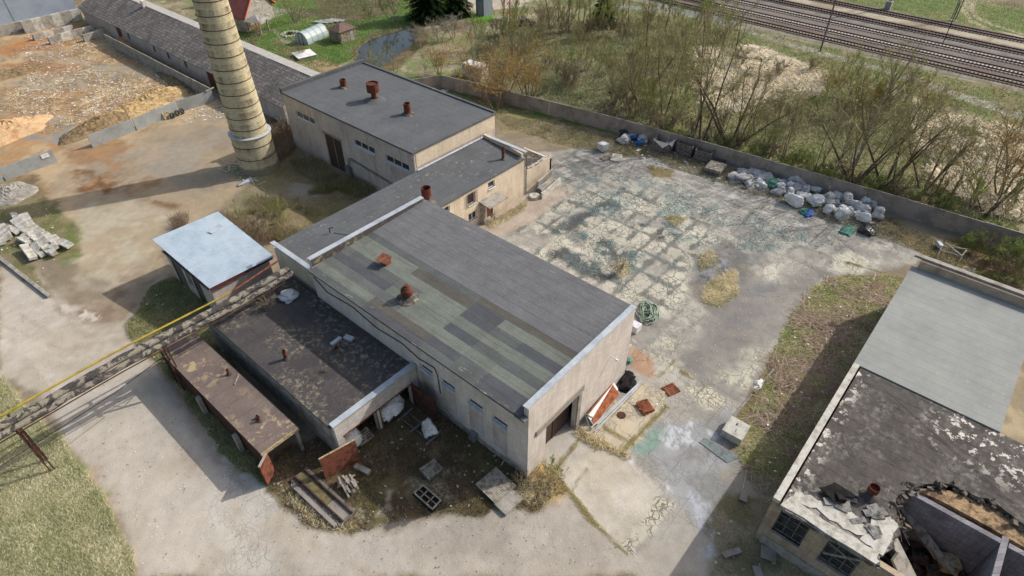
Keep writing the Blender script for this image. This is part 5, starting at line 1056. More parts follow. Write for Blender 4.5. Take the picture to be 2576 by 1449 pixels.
t = thing('metal_trestle', 'bent metal frame leaning beside the rusty sheet at the gate', 'frame'); m = MB(); m.bar((26.0, 15.3, 1.1), (25.7, 14.4, .05), .06); m.bar((26.0, 15.3, 1.1), (26.8, 14.6, .1), .06); m.bar((25.7, 14.4, .06), (26.8, 14.6, .08), .06); m.build('tube', 'steel_grey', t)
mh = MB(); mh.lathe([(0, .03), (.36, .03), (.36, .0)], 24, (28.5, 13.45, 0)); tag(mh.build('manhole_cover', 'rust_dark'), 'round rusty manhole cover in the cream slabs', 'manhole cover')
blob('teal_reel', 33.75, 16.1, .5, .4, .3, 'teal', 'small teal plastic reel on the rust stained ground', 'reel', 51)
t = thing('concrete_chamber', 'square sandy concrete chamber with two lifting holes', 'block', (32.7, 5.95, 0), R(2)); m = MB(); m.box(-.85, -.78, -.1, .85, .78, .72); m.build('body', 'concrete_pale', t)
m = MB(); m.box(.2, .05, .722, .45, .15, .726); m.box(-.4, -.1, .722, -.15, -.05, .726); m.build('hole', 'dark', t)  # thin dark plates on the solid top paint the shade inside the holes
tag(MB().prism([(30.2, 7.6), (30.85, 7.5), (30.9, 4.7), (29.9, 5.2)], .004, .05).build('steel_plate', simple('steel_plate', S(128, 140, 138), S(108, 112, 110), 2)), 'flat greenish steel plate let into the yard near the concrete chamber', 'steel plate')
# --- ruined lean-to at the end of the link
t = thing('ruined_outhouse', 'roofless brick outhouse stub at the end of the cream block', 'ruin')
m = MB(); wall(m, (48.95, 40.9), (54.4, 40.9), .3, 0, 2.5, (), 2.6); wall(m, (54.4, 40.9), (54.4, 45.2), .3, 0, 2.2); m.build('wall', 'brick_cream', t)
m = MB(); m.prism([(49, 41.25), (54.1, 41.25), (54.1, 46), (49, 46)], 2.0, 2.14); m.build('roof', 'felt_old', t)
m = MB(); r = random.Random(8)
for k in range(16): m.cbox((49.2+k*.33, 41.05+r.uniform(-.1, .15), 2.62), (.3, .25, .12), r.uniform(0, 3), (r.uniform(-.2, .2), 0))
m.build('loose_brick', 'concrete_pale', t)
for i, (c, s, rz, tl, lb) in enumerate((((51.2, 38.35, .4), (4.3, .22, .8), R(7), 0, 'long pale concrete beam on edge beside the round lid'), ((51.8, 39.9, .8), (3.6, .2, 1.2), R(9), .25, 'concrete panel leaning on the roofless outhouse'), ((51.4, 39.3, .35), (3.2, .7, .35), R(8), .2, 'weathered beam lying behind the pale concrete beam'), ((50.1, 39.2, .5), (.9, .6, .6), R(20), .3, 'dark broken concrete lump beside the round lid'))):
    tag(MB().cbox(c, s, rz, (tl, 0)).build('concrete_beam', ('concrete_pale', 'concrete', 'concrete', 'steel_grey')[i]), lb, 'concrete beam')
mm = MB(); mm.lathe([(0, .35), (.62, .35), (.62, -.02)], 26, (48.75, 38.9, 0)); tag(mm.build('well_lid', 'concrete_pale'), 'round concrete lid beside the end of the cream block', 'manhole')
# --- rack and sheets behind the grey roofed building
t = thing('steel_rack', 'collapsed pale steel rack with a crossed top rail behind the wall end', 'rack')
K = zf(3400, 860, 5.175)
P3 = lambda x, y, z: K(x, y, z)
m = MB(); q = [P3(650, 390, 1.2), P3(740, 280, 1.2), P3(1165, 395, 1.2), P3(1060, 530, 1.2)]; b_ = [Vector((p.x, p.y, 0)) for p in q]
for i in range(4): m.bar(q[i], q[(i+1) % 4], .08); m.bar(q[i], b_[i], .07); m.bar(b_[i]+Vector((0, 0, .3)), b_[(i+1) % 4]+Vector((0, 0, .3)), .05)
m.bar(q[1]+Vector((0, 0, .1)), q[3]+Vector((0, 0, .1)), .12); m.bar(q[2]+Vector((0, 0, .06)), (q[0]+q[1])/2+Vector((0, 0, .06)), .08)
for k in range(1, 6): a = q[0].lerp(q[3], k/6); m.bar(a, (a.x, a.y, .25), .05)
m.build('frame', 'wood', t)
tag(MB().cbox((*P3(640, 300, .4)[:2], .4), (1.0, .5, .35), .5, (.2, .1)).build('glass_tray', 'zinc'), 'pale blue tray at the corner of the collapsed rack', 'tray')
m = MB()
for k in range(7): m.cbox((66.4+k*.13, -3.0, .15+.03*(k % 2)), (.12, 1.2, .03), .5, (.1, .2))
tag(m.build('corrugated_sheet', 'wood'), 'grey corrugated sheets lying behind the wall end', 'sheet')
# --- court things in the shade of the hall
def frame_thing(nm, label, cat, bars, mat, group=None):
    t = thing(nm, label, cat, group=group)
    for (n_, a, b, w_) in bars: MB().bar(a, b, *(w_ if isinstance(w_, tuple) else (w_,))).build(n_, mat, t)
    return t
frame_thing('timber_skid', 'dark ladder-like timber frame lying in the shaded court', 'frame', [('cross_beam', (16.4, 26.15, .3), (18.1, 26.2, .3), .14), ('cross_beam', (16.4, 24.6, .3), (17.8, 24.6, .3), .14), ('cross_beam', (16.4, 22.85, .3), (18.1, 22.95, .3), .14), ('rail', (16.9, 22.6, .18), (16.85, 26.3, .18), .1), ('rail', (17.6, 22.6, .18), (17.6, 26.3, .18), .1)], 'wood_dark')
bag(16.65, 27.0, .55, 0, 'bag', .2, 1.35, 'bulging white bag with ruffled edge in the right open bay', None); bag(12.9, 27.3, .3, 0, 'bag', .4, 1.2, 'white bag half hidden in the left open bay', None)
bag(17.45, 23.6, .3, 4, 'bag', 1.2, 1.15, 'crumpled white bag on the timber frame in the court', None)
frame_thing('old_window', 'pale six pane window frame lying flat in the court', 'window frame', [('rail', (13.12, 20.6, .26), (14.0, 20.56, .26), .1), ('rail', (13.1, 18.72, .26), (14.02, 18.76, .26), .1), ('stile', (13.15, 20.55, .25), (13.13, 18.75, .25), .1), ('stile', (13.98, 20.5, .25), (13.98, 18.8, .25), .1), ('glazing_bar', (13.56, 20.5, .24), (13.56, 18.8, .24), .06), ('glazing_bar', (13.2, 20.0, .245), (13.95, 20.0, .245), .06), ('glazing_bar', (13.2, 19.35, .247), (13.95, 19.35, .247), .06)], 'wood')
tag(MB().prism([(13.05, 20.65), (14.1, 20.6), (14.1, 18.7), (13.0, 18.65)], .0, .14).build('base_box', 'dark'), 'dark shallow box under the six pane window frame', 'box')
t = thing('timber_deck', 'grey grooved timber deck sheet lying beside the hall corner', 'deck', (17.3, 16.65, .33), R(-5)); m = MB()
for k in range(15): m.box(-1.0+k*.135, -1.05, 0, -.885+k*.135, 1.05, .05)
m.build('deck_board', 'wood', t); tag(MB().cbox((17.0, 15.2, .14), (1.7, 1.2, .28), R(-4)).build('slab', 'concrete'), 'concrete slab half under the grey deck sheet', 'slab')
frame_thing('steel_trestle', 'small frame leaning on the foot of the hall wall at its corner', 'frame', [('bar', (18.75, 17.5, .1), (19.25, 17.4, .8), .06), ('bar', (18.95, 16.3, .1), (19.3, 16.3, .7), .06), ('bar', (19.25, 17.4, .8), (19.3, 16.3, .7), .06)], 'wood')
tag(MB().cbox((12.0, 24.9, .15), (.4, 1.3, .3), R(14)).build('kerb_stone', 'concrete'), 'short concrete post lying right of the big rusty door', 'kerb stone')
t = thing('firewood_pile', 'stack of grey split boards on a pallet before the rusty door', 'wood pile', (10.55, 24.55, 0), R(-12)); r = random.Random(2)
for k in range(26): m = MB(); m.cbox((r.uniform(-.42, .42), r.uniform(-.5, .5), .12+.55*k/26), (.14, r.uniform(.6, 1.0), .07), r.uniform(-.12, .12)+(1.57 if 8 < k < 14 else 0), (0, r.uniform(-.15, .15))); m.build('board', 'wood', t)
t = thing('concrete_trough', 'long mossy concrete trough with two raised rusty rails', 'trough', (8.85, 25.3, 0), R(1.5))
m = MB(); m.box(-.7, -2.75, 0, .7, 2.75, .22); m.build('base', 'wood_dark', t)
for x in (-.36, .42): m = MB(); m.box(x-.05, -2.7, .224, x+.05, 2.7, .42); m.build('rail', 'rust_dark', t)
m = MB(); m.box(-.98, -2.5, 0, -.72, 2.3, .3); m.box(-.3, -2.6, .224, .36, -.9, .27); m.build('slab', 'concrete_fence', t)
m = MB(); m.box(-.28, -.85, .224, .34, 2.6, .26); m.build('moss', simple('moss', S(126, 116, 80), S(96, 88, 60), 3, var=.3), t)
# --- rubble of kerb slabs left of the road
N3 = zf(0, 760, 4.831); r = random.Random(6)
SL = [(490, 320, 2.9, .9), (370, 390, 2.9, 1.0), (280, 470, 2.0, 1.1), (640, 480, 2.6, .9), (760, 580, 1.8, .8), (730, 660, 2.8, 1.0), (1000, 690, 2.6, 1.0), (1180, 740, 1.7, .8), (640, 780, 2.8, .7), (515, 890, 2.9, .75), (610, 900, 1.9, .7), (480, 620, 1.6, .7), (440, 680, 1.7, .7), (550, 560, 2.0, .8), (100, 500, 1.2, 1.1), (120, 600, 1.1, .8), (15, 440, 1.1, 1.), (20, 680, 1.5, .6), (800, 820, .8, .5), (880, 780, 1., .5), (960, 800, 1.1, .7), (900, 900, .8, .5), (960, 900, .7, .6), (740, 930, 1.0, .5), (850, 620, 1.4, .9), (620, 620, 1.6, .8), (260, 230, 1.3, .6), (60, 560, 1.3, 1.), (700, 870, .9, .5)]
pp = []
for (px, py, L_, w_) in SL: z = r.uniform(.15, .6); p = N3(px, py, z); pp.append((p.x, p.y, z, L_, w_))
pp.sort(key=lambda p: -p[0]-p[1]*.001)
for i, (x, y, z, L_, w_) in enumerate(pp):
    bm_ = MB(); bm_.cbox((0, 0, 0), (w_, L_*1.02, r.uniform(.24, .36))); o = bm_.build('concrete_slab', 'concrete_pale'); o.location = (x, y, z); o.rotation_euler = (r.uniform(-.12, .12), r.uniform(-.3, .3), R(r.uniform(-8, 14)))
    tag(o, f'pale concrete slab in the tumbled heap, {ordw(i)} counted from the right', 'slab', 'tumbled concrete slabs')
# --- tyres and pallet by the yard wall
for i, (x, y) in enumerate(((31.15, 92.45), (32.0, 92.7), (32.8, 92.8))):
    t = thing('scrap_tire', ('black tyre leaning on the wooden pallet by the yard wall', 'middle one of three black tyres by the yard wall', 'black tyre farthest from the wooden pallet')[i], 'tyre', (x, y, .38), R(20), 'tyres at the yard wall'); t.rotation_euler = (R(70), 0, R(15)+i*.2)
    m = MB(); m.lathe([(.2, -.1), (.34, -.12), (.42, -.06), (.42, .06), (.34, .12), (.2, .1), (.2, -.1)], 22); m.build('tread', 'rubber', t)
pallet('wooden pallet leaning on the yard wall beside three tyres', 'wood_new', (1.3, 1.0), 5, None, (30.7, 93.0, .45), R(5), (R(60), 0))
blob('cloth', 28.3, 68.0, 1.7, .7, .25, 'zinc', 'pale blue rag on the ground before the chimney', 'rag', 61)
blob('paper_scraps', 38.6, 6.6, .9, .5, .2, 'bag', 'white paper scraps caught on the kerb of the grass strip', 'litter', 64)
blob('white_sheet', 63.0, 69.5, 1.9, .9, .3, 'bag', 'white plastic sheet dumped in the corner of the perimeter wall', 'plastic sheet', 62)
for i, (px, py, sz, rz, lb) in enumerate(((1840, 1392, (.4, 1.3, .1), R(60), 'long grey slab lying in the weeds before the broken windows'), (1932, 1395, (.9, .95, .1), R(20), 'square grey slab tilted under the first broken window'), (1870, 1250, (.9, .5, .08), R(15), 'pale slab at the foot of the ruined building corner'), (1905, 1440, (.7, .5, .15), R(40), 'small broken slab near the bottom edge by the ruin'))):
    p = G(px, py); tag(MB().cbox((p.x, p.y, .12), sz, rz, (.08, .1)).build('slab', 'concrete_fence'), lb, 'slab')
# --- roof litter on the annex
blob('scrap_metal', 17.7, 41.2, 1.4, 1.1, .5, 'zinc', 'crumpled grey blue sheet metal on the annex roof below the pipes', 'scrap metal', 63).location.z = 3.6
tag(MB().cbox((17.0, 33.6, 3.75), (1.0, .3, .18), R(5)).cbox((17.9, 33.1, 3.75), (.45, .8, .18), R(15)).build('vent_hood', 'zinc'), 'fallen grey vent hood on the shaded half of the annex roof', 'vent hood')
# ---------------------------------------------------------------- railway
KR = .042; ang = math.atan(-KR)
for ti, (xa, xb, concrete, lb) in enumerate(((123.95, 125.15, 1, 'railway track nearest the scrubland'), (128.8, 130.0, 1, 'railway track second from the scrubland'), (134.4, 135.5, 1, 'middle one of five railway tracks'), (140.3, 141.4, 0, 'railway track fourth from the scrubland'), (147.4, 148.5, 0, 'railway track farthest from the scrubland'))):
    x0 = xa; t = thing('railway_track', lb, 'railway track', (x0, 0, .45), ang, 'parallel railway tracks')
    for s_ in (-.78, .78): m = MB(); m.box(s_-.075, -40, .17, s_+.075, 110, .35); m.build('rail', 'rust_dark', t)
    m = MB(); m.box(-1.35, -.13, .0, 1.35, .13, .16) if not concrete else m.box(-1.3, -.15, .0, 1.3, .15, .18)
    s0 = m.build('sleeper', 'concrete_pale' if ti in (1, 2) else ('wood' if ti == 0 else 'wood_dark'), t); s0.location = (0, 0, 0)
    for k in range(1, 100): q = s0.copy(); C.collection.objects.link(q); q.location = (0, k*.6-3, 0); q.parent = t
    m = MB()
    for k in range(100, 150): m.box(-1.35, k*.6-3-.13, .0, 1.35, k*.6-3+.13, .16)
    q = m.build('sleeper', 'wood_dark', t); tag(q, kind='stuff')
def mast(x, y, h, label, mat='steel_grey', base=True, w=.38, lean=(0, 0)):
    t = thing('line_mast', label, 'mast', (x, y, 0)); m = MB(); n = int(h/.6)
    if base: m.box(-.5, -.55, 0, .5, .55, 1.9 if base == 2 else .35); m.build('footing', 'concrete_grey', t); m = MB()
    for sx in (-1, 1):
        for sy in (-1, 1): m.bar((sx*w, sy*w, 0), (sx*w*.7, sy*w*.7, h), .1)
    for k in range(n): s_ = 1 if k % 2 else -1; m.bar((-w*s_*.9, -w*.9, k*.6), (w*s_*.9, -w*.9, k*.6+.6), .05); m.bar((-w*.9, -w*s_*.9, k*.6), (-w*.9, w*s_*.9, k*.6+.6), .05)
    m.build('column', mat, t); return t
mast(153.35, 17.4, 14, 'thick grey lattice mast beyond the tracks near the curved dirt lane'); mast(152.2, 29.4, 14, 'grey mast on a tall concrete block beyond the tracks', base=2, w=.2)
pm = MB(); pm.tube([(0, 0, 0), (0, .2, 12.5)], [.16, .11], 8); o = pm.build('wooden_pole', 'wood_dark'); o.location = (119.7, 31.2, 0); tag(o, 'lone wooden pole between the gravel path and the tracks', 'pole')
pm = MB(); pm.tube([(0, 0, 0), (0, .1, 7)], .07, 6); o = pm.build('thin_post', 'dark'); o.location = (136.8, 15.5, .4); tag(o, 'thin dark post standing between two railway tracks', 'post')
wr = MB(); wr.tube([(153.3, 17.4, 11), (145, 16.5, 8), (136.9, 15.6, 7.2)], .03, 3); tag(wr.build('wire', 'dark'), 'thin wire between the grey mast and the dark post', 'wire')
# ---------------------------------------------------------------- garden beyond
def frameM(x, y, rz): return Matrix.Translation((x, y, 0)) @ Matrix.Rotation(rz, 4, 'Z')
t = thing('red_roofed_house', 'grey rendered house with a dark red roof and orange verge', 'house', (58.6, 118.2, 0), R(26))
m = MB(); m.prism([(0, 0), (9.6, 0), (9.6, 10), (0, 10)], 0, 3.0); m.add([(0, 0, 3), (9.6, 0, 3), (4.8, 0, 7.0), (0, .3, 3), (9.6, .3, 3), (4.8, .3, 7.0)], [(0, 1, 2), (5, 4, 3), (0, 2, 5, 3), (1, 4, 5, 2)]); m.build('wall', 'concrete', t)
for s_ in (0, 1):
    m = MB(); xa, xb = (-.5, 4.8) if s_ == 0 else (10.1, 4.8); m.add([(xa, -.5, 2.65), (xb, -.5, 7.15), (xb, 10.4, 7.15), (xa, 10.4, 2.65), (xa, -.5, 2.5), (xb, -.5, 7.0), (xb, 10.4, 7.0), (xa, 10.4, 2.5)], [(0, 1, 2, 3), (7, 6, 5, 4), (0, 4, 5, 1), (3, 2, 6, 7), (0, 3, 7, 4)]); m.build('roof_slope', simple('red_roof', S(132, 76, 68), S(116, 66, 60), 1, .6, .3), t)
m = MB(); m.bar((-.5, -.54, 2.68), (4.8, -.54, 7.18), .08, .22); m.bar((10.1, -.54, 2.68), (4.8, -.54, 7.18), .08, .22); m.build('verge', simple('verge_orange', S(214, 96, 60)), t)
w_ = window(t, (5.2, 0, 4.7), '-y', .7, 1.1, 1, 2, 'white', .08); window(t, (7.5, 0, 1.7), '-y', .8, 1.0, 2, 1, 'white', .08)
t = thing('garden_pavilion', 'small pavilion with a pale pyramid roof beside the red roofed house', 'pavilion', (60.1, 116.6, 0), R(26))
for a, b in ((-1.3, -1.3), (1.3, -1.3), (1.3, 1.3), (-1.3, 1.3)): m = MB(); m.box(a-.1, b-.1, 0, a+.1, b+.1, 2.3); m.build('post', 'wood', t)
m = MB(); m.add([(-1.8, -1.8, 2.3), (1.8, -1.8, 2.3), (1.8, 1.8, 2.3), (-1.8, 1.8, 2.3), (0, 0, 3.2)], [(0, 1, 4), (1, 2, 4), (2, 3, 4), (3, 0, 4), (3, 2, 1, 0)]); m.build('roof', 'slate_pale', t); m = MB(); m.box(-1.3, -1.3, 0, 1.3, 1.3, .1); m.build('floor', 'wood_dark', t)
t = thing('polytunnel', 'half round clear plastic greenhouse on the lawn', 'greenhouse', (61.6, 104.8, 0), R(14)); M['poly'] = NT('poly_sheet', .18, .6).col(S(176, 190, 190)).m; n = 12
m = MB(); vs = []
for x in (0, 5.8):
    for k in range(n+1): a = math.pi*k/n; vs.append((x, 1.6*math.cos(a), 2.1*math.sin(a)))
m.add(vs, [(k, k+1, n+1+k+1, n+1+k) for k in range(n)]+[tuple(range(n+1))[::-1], tuple(range(n+1, 2*n+2))]); m.build('cover', 'poly', t)
for x in np.linspace(0, 5.8, 5): m = MB(); m.tube([(x, 1.63*math.cos(math.pi*k/n), 2.13*math.sin(math.pi*k/n)) for k in range(n+1)], .035, 5); m.build('hoop', 'white', t)
m = MB(); m.bar((-.03, -.45, 0), (-.03, -.45, 1.9), .07); m.bar((-.03, .45, 0), (-.03, .45, 1.9), .07); m.bar((-.03, -.5, 1.9), (-.03, .5, 1.9), .07); m.build('door_frame', 'rust_dark', t)
t = thing('stone_outhouse', 'little stone outhouse with a brown hipped roof in the garden', 'shed', (68.0, 100.8, 0), R(3)); m = MB(); m.box(-1.8, -1.6, 0, 1.8, 1.6, 2.2); m.build('wall', simple('rubble_stone', S(158, 146, 124), S(96, 86, 74), 2.6, var=.4, bump=.8), t)
m = MB(); m.add([(-2.1, -1.9, 2.15), (2.1, -1.9, 2.15), (2.1, 1.9, 2.15), (-2.1, 1.9, 2.15), (-.4, 0, 3.1), (.4, 0, 3.1)], [(0, 1, 5, 4), (1, 2, 5), (2, 3, 4, 5), (3, 0, 4), (3, 2, 1, 0)]); m.build('roof', simple('brown_roof', S(126, 104, 94), S(104, 84, 76), 2), t); m = MB(); m.box(.4, -1.64, 0, 1.2, -1.603, 1.8); m.build('door', 'concrete_grey', t)
for k in range(4): tag(MB().cbox((71.2+k*.9, 112.2-k*.5, .2+.02*k), (1.1, 3.2, .08), R(25), (0, .05*(-1)**k)).build('roofing_sheet', 'slate_pale'), ('pale corrugated panel nearest the greenhouse', 'second pale corrugated panel from the greenhouse', 'third pale corrugated panel from the greenhouse', 'pale corrugated panel farthest from the greenhouse')[k], 'panel', 'pale panels on the lawn')
fp = thing('fire_pit', 'ring of pale stones with charred wood on the lawn', 'fire pit', (63.3, 111.0, 0)); r = random.Random(3)
for k in range(26): a = k*.2417; rr_ = 1.3+.35*(k % 2); m = MB(); m.cbox((rr_*math.cos(a), rr_*math.sin(a), .1), (.38, .3, .22), a); m.build('stone', 'concrete_pale', fp)
m = MB(); [m.bar((.5*math.cos(k), .5*math.sin(k), .1), (-.3*math.cos(k*1.3), -.4*math.sin(k), .35), .12) for k in range(7)]; m.build('log', 'rust_dark', fp)
t = thing('cold_frame', 'white sheeted cold frame beside the straw bed', 'cold frame', (58.2, 99.0, 0), R(-12)); MB().box(-1.6, -1.5, 0, 1.6, 1.5, .4).build('base', 'concrete_grey', t); m = MB(); m.add([(-1.7, -1.6, .42), (1.7, -1.6, .42), (1.7, 1.6, .55), (-1.7, 1.6, .55), (0, 0, .7)], [(0, 1, 4), (1, 2, 4), (2, 3, 4), (3, 0, 4)]); m.build('sheet', 'bag', t)
t = thing('site_cabin', 'white topped box cabin behind the corner of the perimeter wall', 'cabin', (71.0, 69.7, 0), R(4)); MB().box(-1.0, -1.9, 0, 1.0, 1.9, 2.1).build('body', 'bag_grey', t); m = MB(); m.prism([(-1.05, -1.95), (1.05, -1.95), (1.05, 1.95), (-1.05, 1.95)], 2.1, lambda x, y: 2.2+.25*(1-abs(x))); m.build('roof', 'bag', t); MB().box(-1.03, -.4, .2, -1.004, .4, 1.9).build('door', 'concrete_grey', t)
t = thing('radio_mast', 'foot of a red and white lattice mast', 'mast', (97.4, 85.0, 0)); legs = [(-1.6, -1.2), (1.1, -.6), (-.3, 1.6)]
for (a, b) in legs: m = MB(); m.bar((a, b, 0), (a*.6, b*.6, 16), .2); m.build('leg', simple('mast_red', S(190, 92, 72)), t)
for k in range(8):
    for i in range(3):
        (a, b), (c_, d_) = legs[i], legs[(i+1) % 3]; f0, f1 = 1-.025*k*2, 1-.025*(k+1)*2; m = MB(); m.bar((a*f0, b*f0, k*2), (c_*f1, d_*f1, k*2+2), .08); m.build('brace', 'white' if k % 2 else simple('mast_red', S(190, 92, 72)), t)
t = thing('equipment_cabinet', 'tall grey equipment cabinet beside the red and white mast', 'cabinet', (96.3, 91.2, 0)); MB().box(-1.3, -1.1, 0, 1.3, 1.1, 3.6).build('body', simple('cab_grey', S(140, 150, 160)), t); MB().box(-1.4, -1.2, 3.6, 1.4, 1.2, 3.7).build('roof', 'concrete_grey', t); MB().box(-1.33, -.6, .3, -1.303, .6, 2.6).build('door', 'concrete_grey', t)
MB_ = MB(); MB_.box(95.5, 84, .0, 99.5, 87.5, .12); tag(MB_.build('mast_base', 'concrete'), 'concrete pad under the red and white mast', 'pad')
t = thing('parked_car', 'dark car with a glinting windscreen beyond the bare trees', 'car', (96.2, 80.4, 0), R(-20))
m = MB(); m.prism([(-2.1, -.8), (2.1, -.8), (2.1, .8), (-2.1, .8)], .3, lambda x, y: .85-.05*abs(x)); m.build('body', simple('car_paint', (.02, .03, .035), (.02, .03, .035), 1, .25, .6), t)
m = MB(); m.add([(-1.5, -.75, .8), (1.1, -.75, .8), (1.1, .75, .8), (-1.5, .75, .8), (-1.0, -.6, 1.4), (.5, -.6, 1.4), (.5, .6, 1.4), (-1.0, .6, 1.4)], [(4, 5, 6, 7), (0, 1, 5, 4), (1, 2, 6, 5), (2, 3, 7, 6), (3, 0, 4, 7)]); m.build('window', 'glass', t)
for a, b in ((-1.3, -.8), (1.3, -.8), (-1.3, .8), (1.3, .8)): m = MB(); m.tube([(a, b-.1, .32), (a, b+.1, .32)], .32, 14); m.build('wheel', 'rubber', t)
t = thing('bean_pole_stack', 'upright stack of brown poles beyond the barn ridge', 'pole stack', (62, 140, 0))
for k in range(14): m = MB(); a = k*.45; m.bar((1.5*math.cos(a), 1.5*math.sin(a), 0), (.4*math.cos(a), .4*math.sin(a), 3.6), .16); m.build('pole', 'wood_dark', t)
# ---------------------------------------------------------------- scattered ground cover and litter
def scatter(nm, polys, n, h, w, cols_, lean, label, cat, seed, flat=False, cov=None, world=False, z0=0.):
    r = np.random.RandomState(seed); V = []; 
    A = []; 
    for poly in polys:
        q = np.array(poly if world else V2(poly)); A.append((q, abs(sum(q[i][0]*q[(i+1) % len(q)][1]-q[(i+1) % len(q)][0]*q[i][1] for i in range(len(q)))/2)))
    tot = sum(a for _, a in A); xs = []; ys = []
    for q, a in A:
        k = int(n*a/tot); lo = q.min(0); hi = q.max(0); px = r.uniform(lo[0], hi[0], k*3); py = r.uniform(lo[1], hi[1], k*3)
        d = sdist(px, py, [tuple(v) for v in q])+(fbm(px, py, 2.2, 11, 3)-.5)*1.2; keep = d > 0
        if cov: keep &= (fbm(px, py, cov[1], cov[2], 3)+r.uniform(-.05, .05, len(px))) > cov[0]
        xs.append(px[keep][:k]); ys.append(py[keep][:k])
    x = np.concatenate(xs); y = np.concatenate(ys); k = len(x); a = r.uniform(0, 2*np.pi, k)+0*x; ll = r.uniform(*lean, k); H = r.uniform(*h, k); W_ = r.uniform(*w, k)
    ix = np.clip(np.searchsorted(gx, x), 0, NX-1); iy = np.clip(np.searchsorted(gy, y), 0, NY-1); z = HZ[ix, iy]+z0
    dx, dy = np.cos(a), np.sin(a); nx, ny = -dy, dx
    P0 = np.stack([x-nx*W_/2, y-ny*W_/2, z], 1); P1 = np.stack([x+nx*W_/2, y+ny*W_/2, z], 1)
    if flat:
        th = r.uniform(.01, .05, k); P2 = np.stack([x+nx*W_/2+dx*H, y+ny*W_/2+dy*H, z+th*1.5], 1); P3_ = np.stack([x-nx*W_/2+dx*H, y-ny*W_/2+dy*H, z+th], 1); P0[:, 2] += th; P1[:, 2] += th*.6
        vs = np.stack([P0, P1, P2, P3_], 1).reshape(-1, 3); nv = 4
    else:
        tip = np.stack([x+dx*H*np.sin(ll), y+dy*H*np.sin(ll), z+H*np.cos(ll)], 1); mid = (P0+P1)/2*.5+tip*.5; mid[:, 2] += H*.12*np.sin(ll)
        vs = np.stack([P0, P1, mid+np.stack([nx, ny, 0*nx], 1)*(W_*.35)[:, None], tip], 1).reshape(-1, 3); nv = 4
    me = bpy.data.meshes.new(nm); me.vertices.add(k*4); me.loops.add(k*4); me.polygons.add(k); me.vertices.foreach_set('co', vs.ravel()); me.loops.foreach_set('vertex_index', np.arange(k*4, dtype=np.int32)); me.polygons.foreach_set('loop_start', np.arange(0, k*4, 4, dtype=np.int32)); me.update(calc_edges=True)
    C_ = np.array([S(*c) for c in cols_]); C_ = C_*.72+C_.mean(1, keepdims=True)*.28; f = r.rand(k); ci = (fbm(x, y, 2.5, 77, 3)*1.6-.3+r.uniform(-.3, .3, k))*len(C_); ci = np.clip(ci.astype(int), 0, len(C_)-1) if not flat else r.randint(0, len(C_), k)
    cc = C_[ci]*r.uniform(.75, 1.25, k)[:, None]; buf = np.concatenate([np.repeat(cc, 4, 0), np.ones((k*4, 1))], 1)
    at = me.color_attributes.new('Col', 'FLOAT_COLOR', 'POINT'); at.data.foreach_set('color', buf.ravel()); me.materials.append(M['blade']); o = bpy.data.objects.new(nm, me); link(o)
    tag(o, label, cat, kind='stuff'); return o
def twosided(nm, col, f=.45, roughness=.8):
    t = NT(nm, roughness, .12); c = col(t); t.col(c); tr_ = t.n('ShaderNodeBsdfTranslucent'); t.put(tr_.inputs['Color'], c); mx = t.n('ShaderNodeMixShader'); mx.inputs[0].default_value = f
    t.t.links.new(t.b.outputs[0], mx.inputs[1]); t.t.links.new(tr_.outputs[0], mx.inputs[2]); t.t.links.new(mx.outputs[0], t.t.nodes['Material Output'].inputs['Surface']); return t.m
M['blade'] = twosided('blade', lambda t: t.mul(t.attr('Col'), 1.5))
DRY = [(206, 194, 150), (186, 174, 126), (160, 156, 100), (136, 146, 78), (196, 184, 140)]
scatter('dry_grass', [LGR], 60000, (.12, .34), (.012, .03), [(218, 212, 172), (200, 194, 148), (182, 180, 126), (152, 160, 98), (212, 206, 166)], (.5, 1.4), 'dry matted grass in the lower left corner', 'grass', 1)
scatter('verge_grass', [VERGE], 26000, (.12, .35), (.02, .04), [(176, 168, 120), (128, 138, 72), (150, 146, 96), (108, 126, 60)], (.3, 1.3), 'rough grass verge around the rusty garage', 'grass', 2)
scatter('strip_grass', [STRIP], 38000, (.1, .36), (.012, .03), [(216, 202, 158), (176, 172, 118), (142, 154, 84), (196, 176, 138), (112, 138, 58), (210, 194, 148)], (.6, 1.45), 'flattened straw and grass strip beside the long flat building', 'grass', 3)
scatter('twigs', [STRIP], 2600, (.6, 1.7), (.02, .035), [(176, 148, 130), (160, 130, 112), (196, 172, 150)], (1.3, 1.5), 'dead bent canes lying in the grass strip', 'twigs', 4, True, cov=(.5, 1.6, 161), z0=.1)
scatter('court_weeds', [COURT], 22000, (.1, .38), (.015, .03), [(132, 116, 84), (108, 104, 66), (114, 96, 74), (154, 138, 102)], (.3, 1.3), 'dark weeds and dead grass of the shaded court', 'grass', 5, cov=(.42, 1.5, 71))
scatter('straw_tufts', [[(1330, 1220), (1400, 1170), (1420, 1210), (1370, 1270), (1310, 1260)], [(1290, 1220), (1340, 1215), (1350, 1250), (1260, 1265)], [(700, 1240), (760, 1225), (850, 1300), (890, 1330), (820, 1340)], [(1440, 1090), (1460, 1075), (1600, 1150), (1580, 1162), (1480, 1120)]], 3500, (.2, .5), (.015, .035), [(228, 214, 172), (212, 196, 150), (190, 176, 126)], (.4, 1.4), 'tufts of bright straw around the hall corner', 'straw', 6)
WEED = [[(600, 500), (760, 500), (800, 470), (960, 465), (870, 545), (720, 615), (650, 590)], [(700, 380), (745, 385), (850, 440), (960, 462), (830, 480), (760, 440)]]
scatter('tall_weeds', WEED, 20000, (.3, 1.1), (.015, .035), [(150, 144, 84), (126, 130, 66), (164, 150, 108), (134, 124, 84), (180, 164, 120)], (.05, .8), 'tall yellow green weeds along the link building', 'weeds', 7, cov=(.5, 3, 15))
